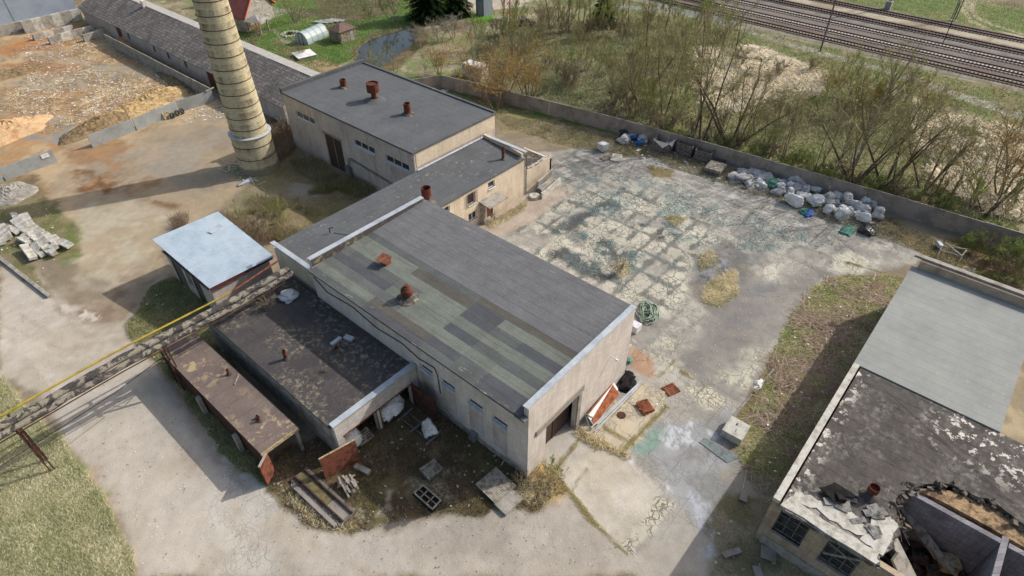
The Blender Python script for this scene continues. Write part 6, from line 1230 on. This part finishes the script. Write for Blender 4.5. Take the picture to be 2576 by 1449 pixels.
scatter('dead_weeds', [[(560, 540), (640, 560), (720, 610), (640, 620), (590, 590)], [(430, 550), (470, 540), (480, 590), (440, 600)], [(680, 300), (740, 330), (745, 385), (700, 410), (670, 360)]], 6000, (.4, 1.4), (.015, .03), [(150, 124, 96), (128, 104, 80), (160, 140, 108)], (.05, .5), 'thin brown dead stalks by the tin roof shed and chimney', 'weeds', 8)
scatter('wall_foot_grass', [[(1240, 285), (1400, 310), (1570, 345), (1600, 390), (1450, 375), (1280, 325)], [(1560, 345), (1900, 440), (2300, 580), (2400, 610), (2460, 670), (2320, 640), (1880, 480), (1700, 430)], [(1150, 205), (1240, 235), (1330, 255), (1340, 290), (1250, 280), (1130, 225)]], 45000, (.12, .4), (.02, .05), [(186, 172, 132), (166, 152, 112), (140, 144, 86), (176, 158, 122), (200, 184, 144)], (.5, 1.4), 'rough dry grass along the foot of the perimeter wall', 'grass', 9)
scatter('yard_straw', [[(1760, 720), (1850, 680), (1860, 740), (1810, 770), (1765, 762)], [(1755, 640), (1800, 625), (1810, 660), (1760, 690)], [(1660, 540), (1730, 550), (1700, 575)], [(1540, 660), (1575, 650), (1590, 690), (1560, 700)], [(1215, 560), (1260, 545), (1330, 500), (1320, 530), (1240, 580)]], 7000, (.15, .45), (.015, .035), [(224, 210, 168), (206, 192, 150), (168, 164, 110)], (.4, 1.4), 'clumps of straw and weeds in the concrete yard', 'grass', 10)
SCRUB = [(1130, 195), (1330, 240), (1600, 330), (1900, 420), (2200, 510), (2576, 630), (2576, 330), (2250, 250), (1900, 110), (1640, 40), (1330, 60), (1200, 100)]
scatter('scrub_grass', [SCRUB], 120000, (.2, .7), (.04, .1), [(172, 162, 124), (140, 150, 88), (124, 144, 68), (182, 172, 138), (150, 136, 106), (108, 136, 56)], (.3, 1.3), 'tangled grass of the scrubland behind the wall', 'grass', 11)
scatter('reeds', [[(1735, 130), (1900, 120), (2075, 190), (2060, 240), (1880, 265), (1800, 300), (1750, 220)], [(2290, 290), (2420, 300), (2600, 340), (2600, 560), (2480, 540), (2350, 460)], ], 70000, (.6, 1.6), (.04, .09), [(232, 220, 196), (216, 202, 174), (204, 190, 158), (224, 210, 184)], (.9, 1.5), 'pale flattened reeds between the trees and the railway', 'reeds', 12, cov=(.42, 4, 21))
scatter('lawn_grass', [GARD], 50000, (.15, .45), (.05, .12), [(112, 140, 70), (98, 130, 58), (128, 146, 84), (148, 146, 100)], (.2, 1.2), 'bright spring lawn of the garden', 'grass', 13)
scatter('rail_verge_grass', [band(109, 121, -10, 100), band(151, 175, -20, 90)], 60000, (.2, .5), (.05, .12), [(136, 146, 84), (160, 152, 112), (118, 136, 66)], (.2, 1.2), 'green verges on both sides of the railway', 'grass', 14, world=True)
# litter and wood waste of the left yard
YW = [(0, 95), (130, 75), (250, 90), (500, 215), (430, 262), (215, 345), (170, 350), (0, 300)]
scatter('wood_chips', [YW], 20000, (.08, .35), (.04, .1), [(212, 186, 142), (200, 170, 126), (186, 152, 108), (160, 128, 92), (220, 198, 156), (138, 110, 80)], (0, 0), 'wood chips and bark spread over the left yard', 'wood chips', 15, True, (.5, 3, 44))
scatter('splinters', [[(0, 160), (430, 190), (420, 255), (250, 330), (0, 280)], [(80, 60), (260, 90), (330, 160), (200, 150)]], 5000, (.3, 1.1), (.05, .12), [(236, 222, 184), (214, 190, 144), (180, 148, 106)], (0, 0), 'long pale splinters on the left yard', 'wood waste', 16, True, (.5, 2.5, 61), z0=.03)
scatter('white_litter', [[(250, 95), (290, 110), (520, 215), (470, 235), (300, 140)], [(60, 60), (400, 240), (300, 330), (60, 300)], [(470, 270), (560, 265), (600, 300), (450, 310)], [(1540, 340), (1600, 400), (1900, 480), (1850, 400)]], 700, (.1, .5), (.08, .3), [(240, 240, 240), (226, 226, 232), (200, 204, 214)], (0, 0), 'scraps of white plastic and paper', 'litter', 17, True, z0=.05)
scatter('grit', [[(0, 700), (200, 800), (700, 1280), (1300, 1260), (1580, 1390), (1500, 1449), (350, 1449), (100, 1000)], [(560, 420), (700, 480), (560, 560), (430, 560)], [(1350, 400), (2200, 560), (2000, 720), (1700, 1150), (1600, 900), (1200, 590)]], 4200, (.03, .09), (.03, .08), [(216, 210, 200), (196, 190, 180), (120, 112, 104), (150, 142, 132)], (0, 0), 'small stones and crumbs on the roads and yard', 'grit', 18, True, z0=.01)
scatter('glass_cullet', [[(1355, 400), (1500, 420), (1700, 460), (1900, 540), (2080, 600), (1900, 640), (1700, 600), (1500, 540), (1380, 480)], [(1380, 640), (1450, 570), (1620, 640), (1600, 700), (1500, 690)]], 6000, (.04, .13), (.04, .1), [(124, 150, 148), (104, 132, 132), (150, 168, 164), (100, 108, 112)], (0, 0), 'broken green glass strewn over the concrete yard', 'glass', 19, True, (.5, 1.9, 141))
scatter('plank_bits', [[(500, 262), (560, 262), (580, 300), (480, 290)], [(560, 400), (620, 420), (660, 470), (580, 450)]], 90, (.6, 1.8), (.06, .14), [(214, 204, 186), (190, 176, 152)], (0, 0), 'pale laths scattered before the chimney', 'laths', 20, True, z0=.03)
scatter('brick_bits', [COURT, [(1790, 1300), (1900, 1320), (2000, 1400), (1960, 1449), (1800, 1449)], VERGE], 420, (.06, .24), (.05, .18), [(176, 164, 150), (140, 120, 104), (196, 188, 176), (120, 100, 88)], (0, 0), 'bits of brick and rubbish in the weeds of the court and by the ruin', 'rubble', 24, True, z0=.08)
scatter('blown_litter', [STRIP, [(1590, 880), (1700, 1000), (1640, 1060), (1560, 1000)], [(0, 640), (110, 745), (170, 650), (190, 560), (0, 480)]], 160, (.06, .22), (.05, .16), [(236, 236, 236), (214, 206, 196), (150, 150, 160)], (0, 0), 'blown scraps in the grass strip, rust stain and rubble patch', 'litter', 25, True, z0=.15)
# chip heaps: rough mounds
def mound(nm, px, sx, sy, h, mat, label, cat, seed, rz=0.):
    m = MB(); n = 30; ng = 14; p = G(*px); r = random.Random(seed); rad = [[1+.18*math.sin(a*3+seed)+r.uniform(-.08, .08) for a in np.linspace(0, 6.28, n)] for _ in range(ng)]
    vs = [(0, 0, h)]
    for j in range(1, ng+1):
        for i in range(n):
            t = j/ng; a = 2*math.pi*i/n; k = t*(1+.15*math.sin(a*2+seed)+.1*math.sin(a*5+seed*2)); vs.append((k*sx*math.cos(a)+r.uniform(-.06, .06)*sx*.2, k*sy*math.sin(a), h*(1-t)**.8*(1+r.uniform(-.16, .16))-(.05 if j == ng else 0)))
    fs = [(0, 1+i, 1+(i+1) % n) for i in range(n)]+[(1+(j-1)*n+i, 1+j*n+i, 1+j*n+(i+1) % n, 1+(j-1)*n+(i+1) % n) for j in range(1, ng) for i in range(n)]
    m.add(vs, fs); o = m.build(nm, mat); o.location = (p.x, p.y, 0); o.rotation_euler = (0, 0, rz); tag(o, label, cat, kind='stuff')
M['chips'] = simple('chips', S(206, 180, 132), S(150, 116, 80), 2.4, var=.5, lo=.4, hi=.65, bump=1.); M['chips_dark'] = simple('chips_dark', S(150, 128, 94), S(100, 82, 62), 2.4, var=.5, bump=1.); M['sawdust'] = simple('sawdust', S(206, 174, 134), S(184, 144, 104), 1.2, var=.2, bump=.5)
mound('chip_heap', (250, 320), 5.5, 2.4, 1.5, 'chips_dark', 'brownish chip heap behind the left end of the yard wall', 'wood chips', 1, .1); mound('chip_heap', (330, 285), 5., 2.2, 1.5, 'chips', 'pale chip heap behind the middle of the yard wall', 'wood chips', 2); mound('chip_heap', (395, 245), 5., 2.4, 1.4, 'chips', 'pale chip heap behind the right end of the yard wall', 'wood chips', 3)
mound('sawdust_heap', (330, 105), 4.5, 3.2, 1.3, 'sawdust', 'tan sawdust heap near the storage bays', 'sawdust', 4); mound('sawdust_heap', (270, 82), 3.5, 2.5, 1.2, 'sawdust', 'smaller sawdust heap close to the bay walls', 'sawdust', 5); mound('sawdust_heap', (20, 335), 6, 3.5, 1.8, 'sawdust', 'sawdust heap at the left edge behind the short panel wall', 'sawdust', 6)
mound('bark_heap', (40, 185), 5, 2.2, .8, 'chips_dark', 'dark bark heap at the left edge of the yard', 'bark', 7); mound('rubble_heap', (20, 490), 2.6, 3.5, .9, 'concrete', 'grey rubble heap at the left edge beyond the slabs', 'rubble', 8)
mound('soil_heap', (440, 205), 6.5, 1.4, .7, 'chips_dark', 'dark litter bank at the foot of the long panel wall', 'soil', 9, 1.55)
# ---------------------------------------------------------------- trees
def barkmat(nm, a, b): return simple(nm, S(*a), S(*b), 1.5, .95, .1, 0, .25)
M['bark'] = barkmat('bark', (150, 136, 112), (122, 108, 88)); M['bark_dark'] = barkmat('bark_dark', (116, 104, 90), (90, 80, 68)); M['bark_birch'] = barkmat('bark_birch', (196, 188, 176), (120, 112, 102)); M['bark_olive'] = barkmat('bark_olive', (172, 160, 124), (148, 138, 106)); M['bark_rusty'] = barkmat('bark_rusty', (176, 146, 96), (150, 124, 84)); M['bark_grey'] = barkmat('bark_grey', (172, 162, 142), (142, 132, 114))
def treeproto(nm, seed, H, stems, spread, twig, n1, n2, tmat, cmat, leafc=None, nleaf=0, r0=.16, up=.8, leafs=.07):
    r = random.Random(seed); tr = MB(); cr = MB(); ends = []
    def branch(p, d, L, rad, lvl, mb):
        n = 4 if lvl < 2 else 3; pts = [p.copy()]; rr_ = [rad]; q = p.copy(); dd = d.copy()
        for i in range(n):
            dd = (dd+Vector((r.uniform(-1, 1), r.uniform(-1, 1), r.uniform(-.4, .9)*up))*(.16 if lvl == 0 else .24)).normalized(); q = q+dd*(L/n); pts.append(q.copy()); rr_.append(rad*(1-(i+1)/n*.75))
        mb.tube(pts, rr_, (6, 4, 3, 3)[lvl], cap=False)
        if lvl >= 3 or L < .25: ends.append(pts); return
        k = (n1, n2, twig)[lvl]
        for j in range(k):
            t = r.uniform(.25 if lvl == 0 else .12, 1.0); i = min(n-1, int(t*n)); f = t*n-i; b = pts[i].lerp(pts[i+1], f); br = rr_[i]*(1-f)+rr_[i+1]*f
            ax = (pts[i+1]-pts[i]).normalized(); s_ = Vector((r.uniform(-1, 1), r.uniform(-1, 1), r.uniform(-.2, .6))); s_ = (s_-ax*s_.dot(ax)).normalized(); a = r.uniform(.45, .95)*spread
            nd = (ax*math.cos(a)+s_*math.sin(a)); nd.z += .15*up; nd.normalize()
            branch(b, nd, L*r.uniform(.3, .55)*(1.15-.4*t), max(br*.55, (.03, .016, .011)[lvl]), lvl+1, cr)
    for s_ in range(stems):
        a = s_*6.28/stems+r.uniform(-.5, .5); tl = (0 if stems == 1 else r.uniform(.12, .42)*spread); branch(Vector((.12*math.cos(a)*stems**.5, .12*math.sin(a)*stems**.5, -.1)), Vector((math.cos(a)*tl, math.sin(a)*tl, 1)).normalized(), H*r.uniform(.8, 1.), r0*(1 if stems == 1 else .75), 0, tr)
    t = thing(nm, 'x', 'tree'); tr.build('trunk', tmat, t, smooth=True)
    if leafc:
        cr.cur = 1
        for k in range(nleaf):
            pts = r.choice(ends); p = pts[r.randint(0, len(pts)-1)]+Vector((r.uniform(-.1, .1), r.uniform(-.1, .1), r.uniform(-.1, .1))); s_ = leafs*r.uniform(.6, 1.4); u = Vector((r.uniform(-1, 1), r.uniform(-1, 1), r.uniform(-1, 1))).normalized()*s_; v = Vector((r.uniform(-1, 1), r.uniform(-1, 1), r.uniform(-1, 1))).normalized()*s_
            cr.add([p-u, p+v, p+u, p-v], [(0, 1, 2, 3)])
        cr.build('crown', [cmat, leafc], t)
    else: cr.build('crown', cmat, t)
    return t
def leafm(nm, a, b): return twosided(nm, lambda t: t.mix(t.ramp(t.noise(1.2, 5), .4, .6), S(*a), S(*b)), .4)
M['bud_green'] = leafm('bud_green', (152, 170, 84), (128, 150, 66)); M['bud_orange'] = leafm('bud_orange', (196, 164, 92), (176, 146, 84)); M['bud_olive'] = leafm('bud_olive', (164, 162, 104), (142, 140, 90)); M['leaf_green'] = leafm('leaf_green', (136, 158, 78), (116, 140, 66))
PT = {
 'tall': treeproto('bare_tree', 1, 10, 2, .8, 4, 10, 5, 'bark_dark', 'bark_olive', 'bud_olive', 450, .12),
 'spread': treeproto('bare_tree', 2, 9, 4, 1.25, 4, 8, 5, 'bark_dark', 'bark_olive', 'bud_olive', 500, .13),
 'willow': treeproto('orange_willow', 3, 8, 6, 1.3, 5, 9, 7, 'bark', 'bark_rusty', 'bud_orange', 1100, .13),
 'birch': treeproto('birch_tree', 4, 10, 1, .8, 5, 15, 5, 'bark_birch', 'bark', 'bud_olive', 350, .14),
 'sap': treeproto('sapling', 5, 5, 3, .65, 4, 8, 4, 'bark_grey', 'bark_olive', 'bud_green', 550, .05),
 'sap2': treeproto('sapling', 6, 5, 2, .6, 4, 10, 5, 'bark_grey', 'bark_olive', 'bud_olive', 250, .05),
 'bush': treeproto('scrub_bush', 7, 2.6, 9, 1.2, 4, 6, 5, 'bark_grey', 'bark', None, 0, .035),
 'gbush': treeproto('leafy_bush', 8, 2.4, 10, 1.3, 5, 6, 5, 'bark_olive', 'bark_olive', 'leaf_green', 2600, .035, .8, .05),
 'tang': treeproto('tangled_tree', 9, 5.0, 3, 1.6, 6, 11, 8, 'bark_grey', 'bark_grey', None, 0, .11),
 'pole': treeproto('bare_tree', 10, 15, 1, .55, 4, 12, 5, 'bark_dark', 'bark', 'bud_olive', 500, .24),
}
PH = {'tall': 10, 'spread': 9, 'willow': 8, 'birch': 10, 'sap': 5, 'sap2': 5, 'bush': 2.6, 'gbush': 2.4, 'tang': 5, 'pole': 15}
CATN = {'tall': 'tree', 'spread': 'tree', 'willow': 'tree', 'birch': 'tree', 'sap': 'sapling', 'sap2': 'sapling', 'bush': 'bush', 'gbush': 'bush', 'tang': 'tree', 'pole': 'tree'}
used = {}
def topz(bx, by, ty):
    g0 = G(bx, by); lo, hi = 0, 40
    for _ in range(30):
        mid = (lo+hi)/2; v = Vector((g0.x, g0.y, mid-CAM_H)); y = 724.5-FPX*v.dot(up)/v.dot(fw)
        if y > ty: lo = mid
        else: hi = mid
    return lo
def plant(kind, x, y, h, label, rz=None, wide=1., group=None, lean=(0, 0)):
    src = PT[kind]; s = h/PH[kind]; rz = rnd.uniform(0, 6.28) if rz is None else rz
    t = dup(src, (x, y, hgt(x, y)-.05), rz, label, (s*wide, s*wide, s), group); t['category'] = CATN[kind]; t.rotation_euler = (lean[0], lean[1], rz); used[kind] = 1; return t
TL = [('tall', 1764, 352, 30, 'tall bare double tree left of the big spreading tree by the crates', 1), ('tall', 1745, 340, 60, 'bare tree just left of the tall double tree behind the wall', .9), ('spread', 1836, 365, 130, 'big spreading bare tree behind the wall, above the pallet stack', 1.5), ('tall', 1860, 350, 160, 'bare tree with upright limbs right of the big spreading tree', 1.1), ('tall', 1917, 392, 235, 'slim bare tree behind the wall above the grey bags', .7),
 ('spread', 2146, 460, 215, 'forked bare tree behind the wall above the right half of the bags', 1.3), ('birch', 2136, 432, 120, 'pale barked birch leaning among the bare trees', 1.), ('spread', 2226, 462, 205, 'wide bare tree right of the pale birch', 1.3), ('tall', 2250, 470, 250, 'dark stemmed bare tree beside the wide tree right of the birch', 1.), ('spread', 2322, 476, 262, 'bare grey tree with feathery crown near the right edge', 1.2), ('willow', 2520, 500, 300, 'orange tinted tree at the right edge of the scrub', 1.1), ('spread', 2480, 540, 390, 'bare tree near the right end of the wall', 1.2), ('tall', 2440, 520, 380, 'thin bare tree above the right end of the wall', 1.),
 ('tall', 2238, 235, 110, 'dense brown stemmed clump beside the railway', 1.1), ('willow', 2090, 240, 165, 'low orange willow clump near the gravel path', 1.3), ('willow', 2330, 290, 210, 'orange willow clump right of the brown clump', 1.2), ('willow', 2165, 270, 200, 'orange brown willow between the pale reeds', 1.2),
 ('spread', 1609, 262, 100, 'crooked bare tree in the middle of the scrub', 1.2), ('tall', 1669, 290, 60, 'bare tree standing right of the crooked scrub tree', 1.1), ('pole', 1626, 120, -40, 'thick dark trunk, left one of the pair near the track corner', .9), ('pole', 1672, 80, -60, 'thick dark trunk, right one of the pair near the track corner', .9), ('spread', 1384, 68, -30, 'bare tree with arching limbs right of the dark car', 1.3), ('pole', 1404, 60, -40, 'slanting dark trunk beside the arching bare tree', 1.), ('pole', 1430, 80, -60, 'dark trunk left of the four stemmed clump', .6), ('pole', 1452, 98, -60, 'dark stem of the clump left of the small spruce', .6), ('pole', 1466, 98, -60, 'dark stem right in the clump left of the small spruce', .6), ('pole', 1482, 76, -60, 'slender dark trunk touching the small spruce', .6), ('pole', 1565, 62, -60, 'slim trunk right of the small spruce', .6), ('pole', 1580, 62, -60, 'second slim trunk right of the small spruce', .6), ('pole', 1268, 70, -60, 'dark trunk in front of the equipment cabinet', .6),
 ('willow', 1246, 272, 112, 'big orange willow hanging over the wall near its corner', 1.35), ('willow', 1330, 250, 130, 'orange brown willow behind the big one over the wall', 1.2), ('tang', 1140, 98, 30, 'dense tangled grey tree beside the pond and spruce', 1.1), ('tang', 1105, 105, 45, 'tangled brown tree between pond and dense grey tree', 1.1), ('tang', 1060, 118, 60, 'brown thicket tree on the far bank of the pond', 1.1), ('spread', 992, 196, 128, 'small bare tree on the near bank of the pond', .9), ('birch', 1072, 198, 128, 'thin pale stem leaning right of the small pond tree', .7), ('willow', 1105, 190, 112, 'fan of pale upright stems just behind the wall corner', .9), ('sap', 960, 190, 130, 'brush at the near end of the pond', 1.3), ('spread', 743, 58, -25, 'bare fruit tree on the lawn above the greenhouse', 1.1), ('willow', 652, 92, 45, 'yellow shrub beside the pavilion', .8), ('sap', 925, 60, 15, 'small bare tree in the dug garden bed', 1.2), ('sap', 985, 58, -5, 'bare fruit tree left of the big spruce', 1.3)]
for kd, bx, by, ty, lb, wd in TL:
    p = G(bx, by); plant(kd, p.x, p.y, topz(bx, by, ty), lb, wide=wd)
r = random.Random(41); upr = sorted([(1570+k*58+r.uniform(-22, 22), 318+k*18.5-r.uniform(4, 60)) for k in range(16)])
for i, (bx, by) in enumerate(upr):
    p = G(bx, by); plant('tall' if i % 3 else 'birch', p.x, p.y, r.uniform(7.5, 11), f'slender upright bare tree in the row behind the wall, {ordw(i)} from the corner end', wide=.62, group='slender trees behind the wall')
# random saplings and bushes of the scrubland
r = random.Random(21); SC = V2(SCRUB); sap = []; xs = [p[0] for p in SC]; ys = [p[1] for p in SC]
REED = [V2(q) for q in ([(1735, 130), (1900, 120), (2075, 190), (2060, 240), (1880, 265), (1800, 300), (1750, 220)], [(2290, 290), (2420, 300), (2600, 340), (2600, 560), (2480, 540), (2350, 460)], [(1850, 330), (2150, 340), (2320, 430), (2300, 500), (2000, 420)])]
while len(sap) < 150:
    x, y = r.uniform(min(xs), max(xs)), r.uniform(min(ys), max(ys))
    if sdist(np.array([x]), np.array([y]), SC)[0] < 1.: continue
    if x > 112+.042*y: continue
    pale = vnoise(np.array([x]), np.array([y]), 14, 3)[0]
    if any(sdist(np.array([x]), np.array([y]), q)[0] > -1 for q in REED) and r.random() < .93: continue
    sap.append((x, y, r.choice(('sap', 'sap2', 'sap', 'bush', 'sap2', 'bush')), r.uniform(.75, 1.35)))
for (px, py) in [(1590+k*22, 322+k*7.1) for k in range(36)]: p = G(px+r.uniform(-6, 6), py-r.uniform(8, 45)); sap.append((p.x, p.y, r.choice(('bush', 'gbush', 'sap2', 'bush')), r.uniform(.6, 1.0)))
sap.sort(key=lambda s: (s[0]-64)**2+(s[1]-70)**2)
for kd in ('sap', 'sap2', 'bush', 'gbush'):
    L_ = [s for s in sap if s[2] == kd]; nmx = {'sap': 'greenish bare sapling', 'sap2': 'grey bare sapling', 'bush': 'leafless brown bush', 'gbush': 'bush coming into green leaf'}[kd]
    for i, (x, y, k, s) in enumerate(L_): plant(kd, x, y, PH[kd]*s, f'{nmx} behind the wall, {ordw(i)} counting from the wall corner', group=nmx+' scrub')
for i, (px, py, kd, s, lb) in enumerate(((2560, 690, 'gbush', 1.3, 'leafy green bush at the right edge inside the wall'), (2530, 665, 'gbush', 1.1, 'green bush beside the pale wall panel inside the yard corner'), (2470, 640, 'bush', 1., 'brown bush between the steel rack and the green bushes'), (2520, 710, 'bush', 1.1, 'brown bush behind the parapet at the right edge'), (2440, 625, 'gbush', .8, 'small green bush at the foot of the wall near the rack'), (725, 300, 'bush', 1.1, 'brown bush between the chimney and the barn end'), (722, 345, 'bush', 1., 'brown bush beside the wall of the tall shed'), (620, 585, 'sap2', .7, 'sparse bare shrub hanging over the tin roof'), (655, 605, 'bush', 1.2, 'bare bush behind the tin roof shed'), (460, 575, 'bush', .5, 'dead brown weed clump on the light hardstanding'), (1395, 1215, 'sap', .42, 'spidery bare shrub in front of the hall gate corner'), (1310, 1215, 'bush', .45, 'thin bare shoots at the hall corner'), (1555, 690, 'bush', .5, 'dry brown weed clump in the cracked yard'), (700, 560, 'sap', .5, 'low green shrub along the link building'), (1240, 555, 'bush', .4, 'dry weeds at the cream block wall'), (1225, 275, 'bush', .9, 'brown shoots under the orange willow'), (905, 180, 'bush', .9, 'bare bush at the near left bank of the pond'), (935, 200, 'bush', 1.1, 'bare bush behind the tall shed by the pond'), (690, 165, 'bush', .8, 'bare currant bush behind the barn'), (640, 125, 'bush', .8, 'bare bush between barn and greenhouse'), (760, 140, 'bush', .7, 'bare bush below the greenhouse'))):
    p = G(px, py); plant(kd, p.x, p.y, PH[kd]*s, lb)
t = plant('bush', 15.6, 41.2, 1.3, 'bleached weed growing on the annex roof near the pipes'); t.location.z = 3.6
t = plant('bush', 14.6, 31.6, .5, 'small dry weed in a lichen patch on the annex roof'); t.location.z = 3.6
# spruces
def spruce(x, y, h, rad, label, seed, n=6500):
    r = random.Random(seed); t = thing('spruce_tree', label, 'tree', (x, y, hgt(x, y))); m = MB(); m.tube([(0, 0, -.1), (0, 0, h*.5), (0, 0, h*.98)], [rad*.09, rad*.06, .02], 8); m.build('trunk', 'bark_dark', t); m = MB()
    lv = int(h*2.2)
    for i in range(lv):
        f = i/lv; z = h*(.08+.9*f); L = rad*(1-f)**.85*r.uniform(.85, 1.1)+.2; nb = int(9+9*(1-f))
        for k in range(nb):
            a = r.uniform(0, 6.28); l = L*r.uniform(.75, 1.12); d = Vector((math.cos(a), math.sin(a), 0)); sd = Vector((-d.y, d.x, 0)); droop = .28
            m.cur = 0; m.tube([(0, 0, z), tuple(d*l*.6+Vector((0, 0, z-.1*l))), tuple(d*l+Vector((0, 0, z-droop*l)))], [.03, .02, .01], 3, cap=False); m.cur = 1
            for j in range(int(5+l*4)):
                q = (j+.5)/(5+l*4); c_ = d*l*q+Vector((0, 0, z-droop*l*q*q)); w_ = (.5*(1-q)+.22)*min(1.2, l*.5)
                for s_ in (-1, 1):
                    e = c_+(sd*s_*w_+d*w_*.5)+Vector((0, 0, -r.uniform(.05, .35)*w_)); o_ = d*.14; m.add([c_-o_, c_+o_, e+o_*.4, e-o_*.6], [(0, 1, 2, 3)])
    m.build('crown', ['bark_dark', 'needle'], t)
M['needle'] = leafm('needle', (58, 84, 44), (34, 54, 30))
p = G(1088, 66); spruce(p.x+3, p.y+4, 15, 5.4, 'big dark spruce behind the pond', 1)
p = G(1515, 68); spruce(p.x, p.y, 8.5, 2.9, 'small spruce among the bare trunks', 2)
p = G(1150, 40); spruce(p.x, p.y, 13, 3.2, 'narrow spruce right behind the big dark one', 3)
# remove the tree patterns that stood at the origin
for k, t in PT.items():
    for o in list(t.children)+[t]: bpy.data.objects.remove(o)
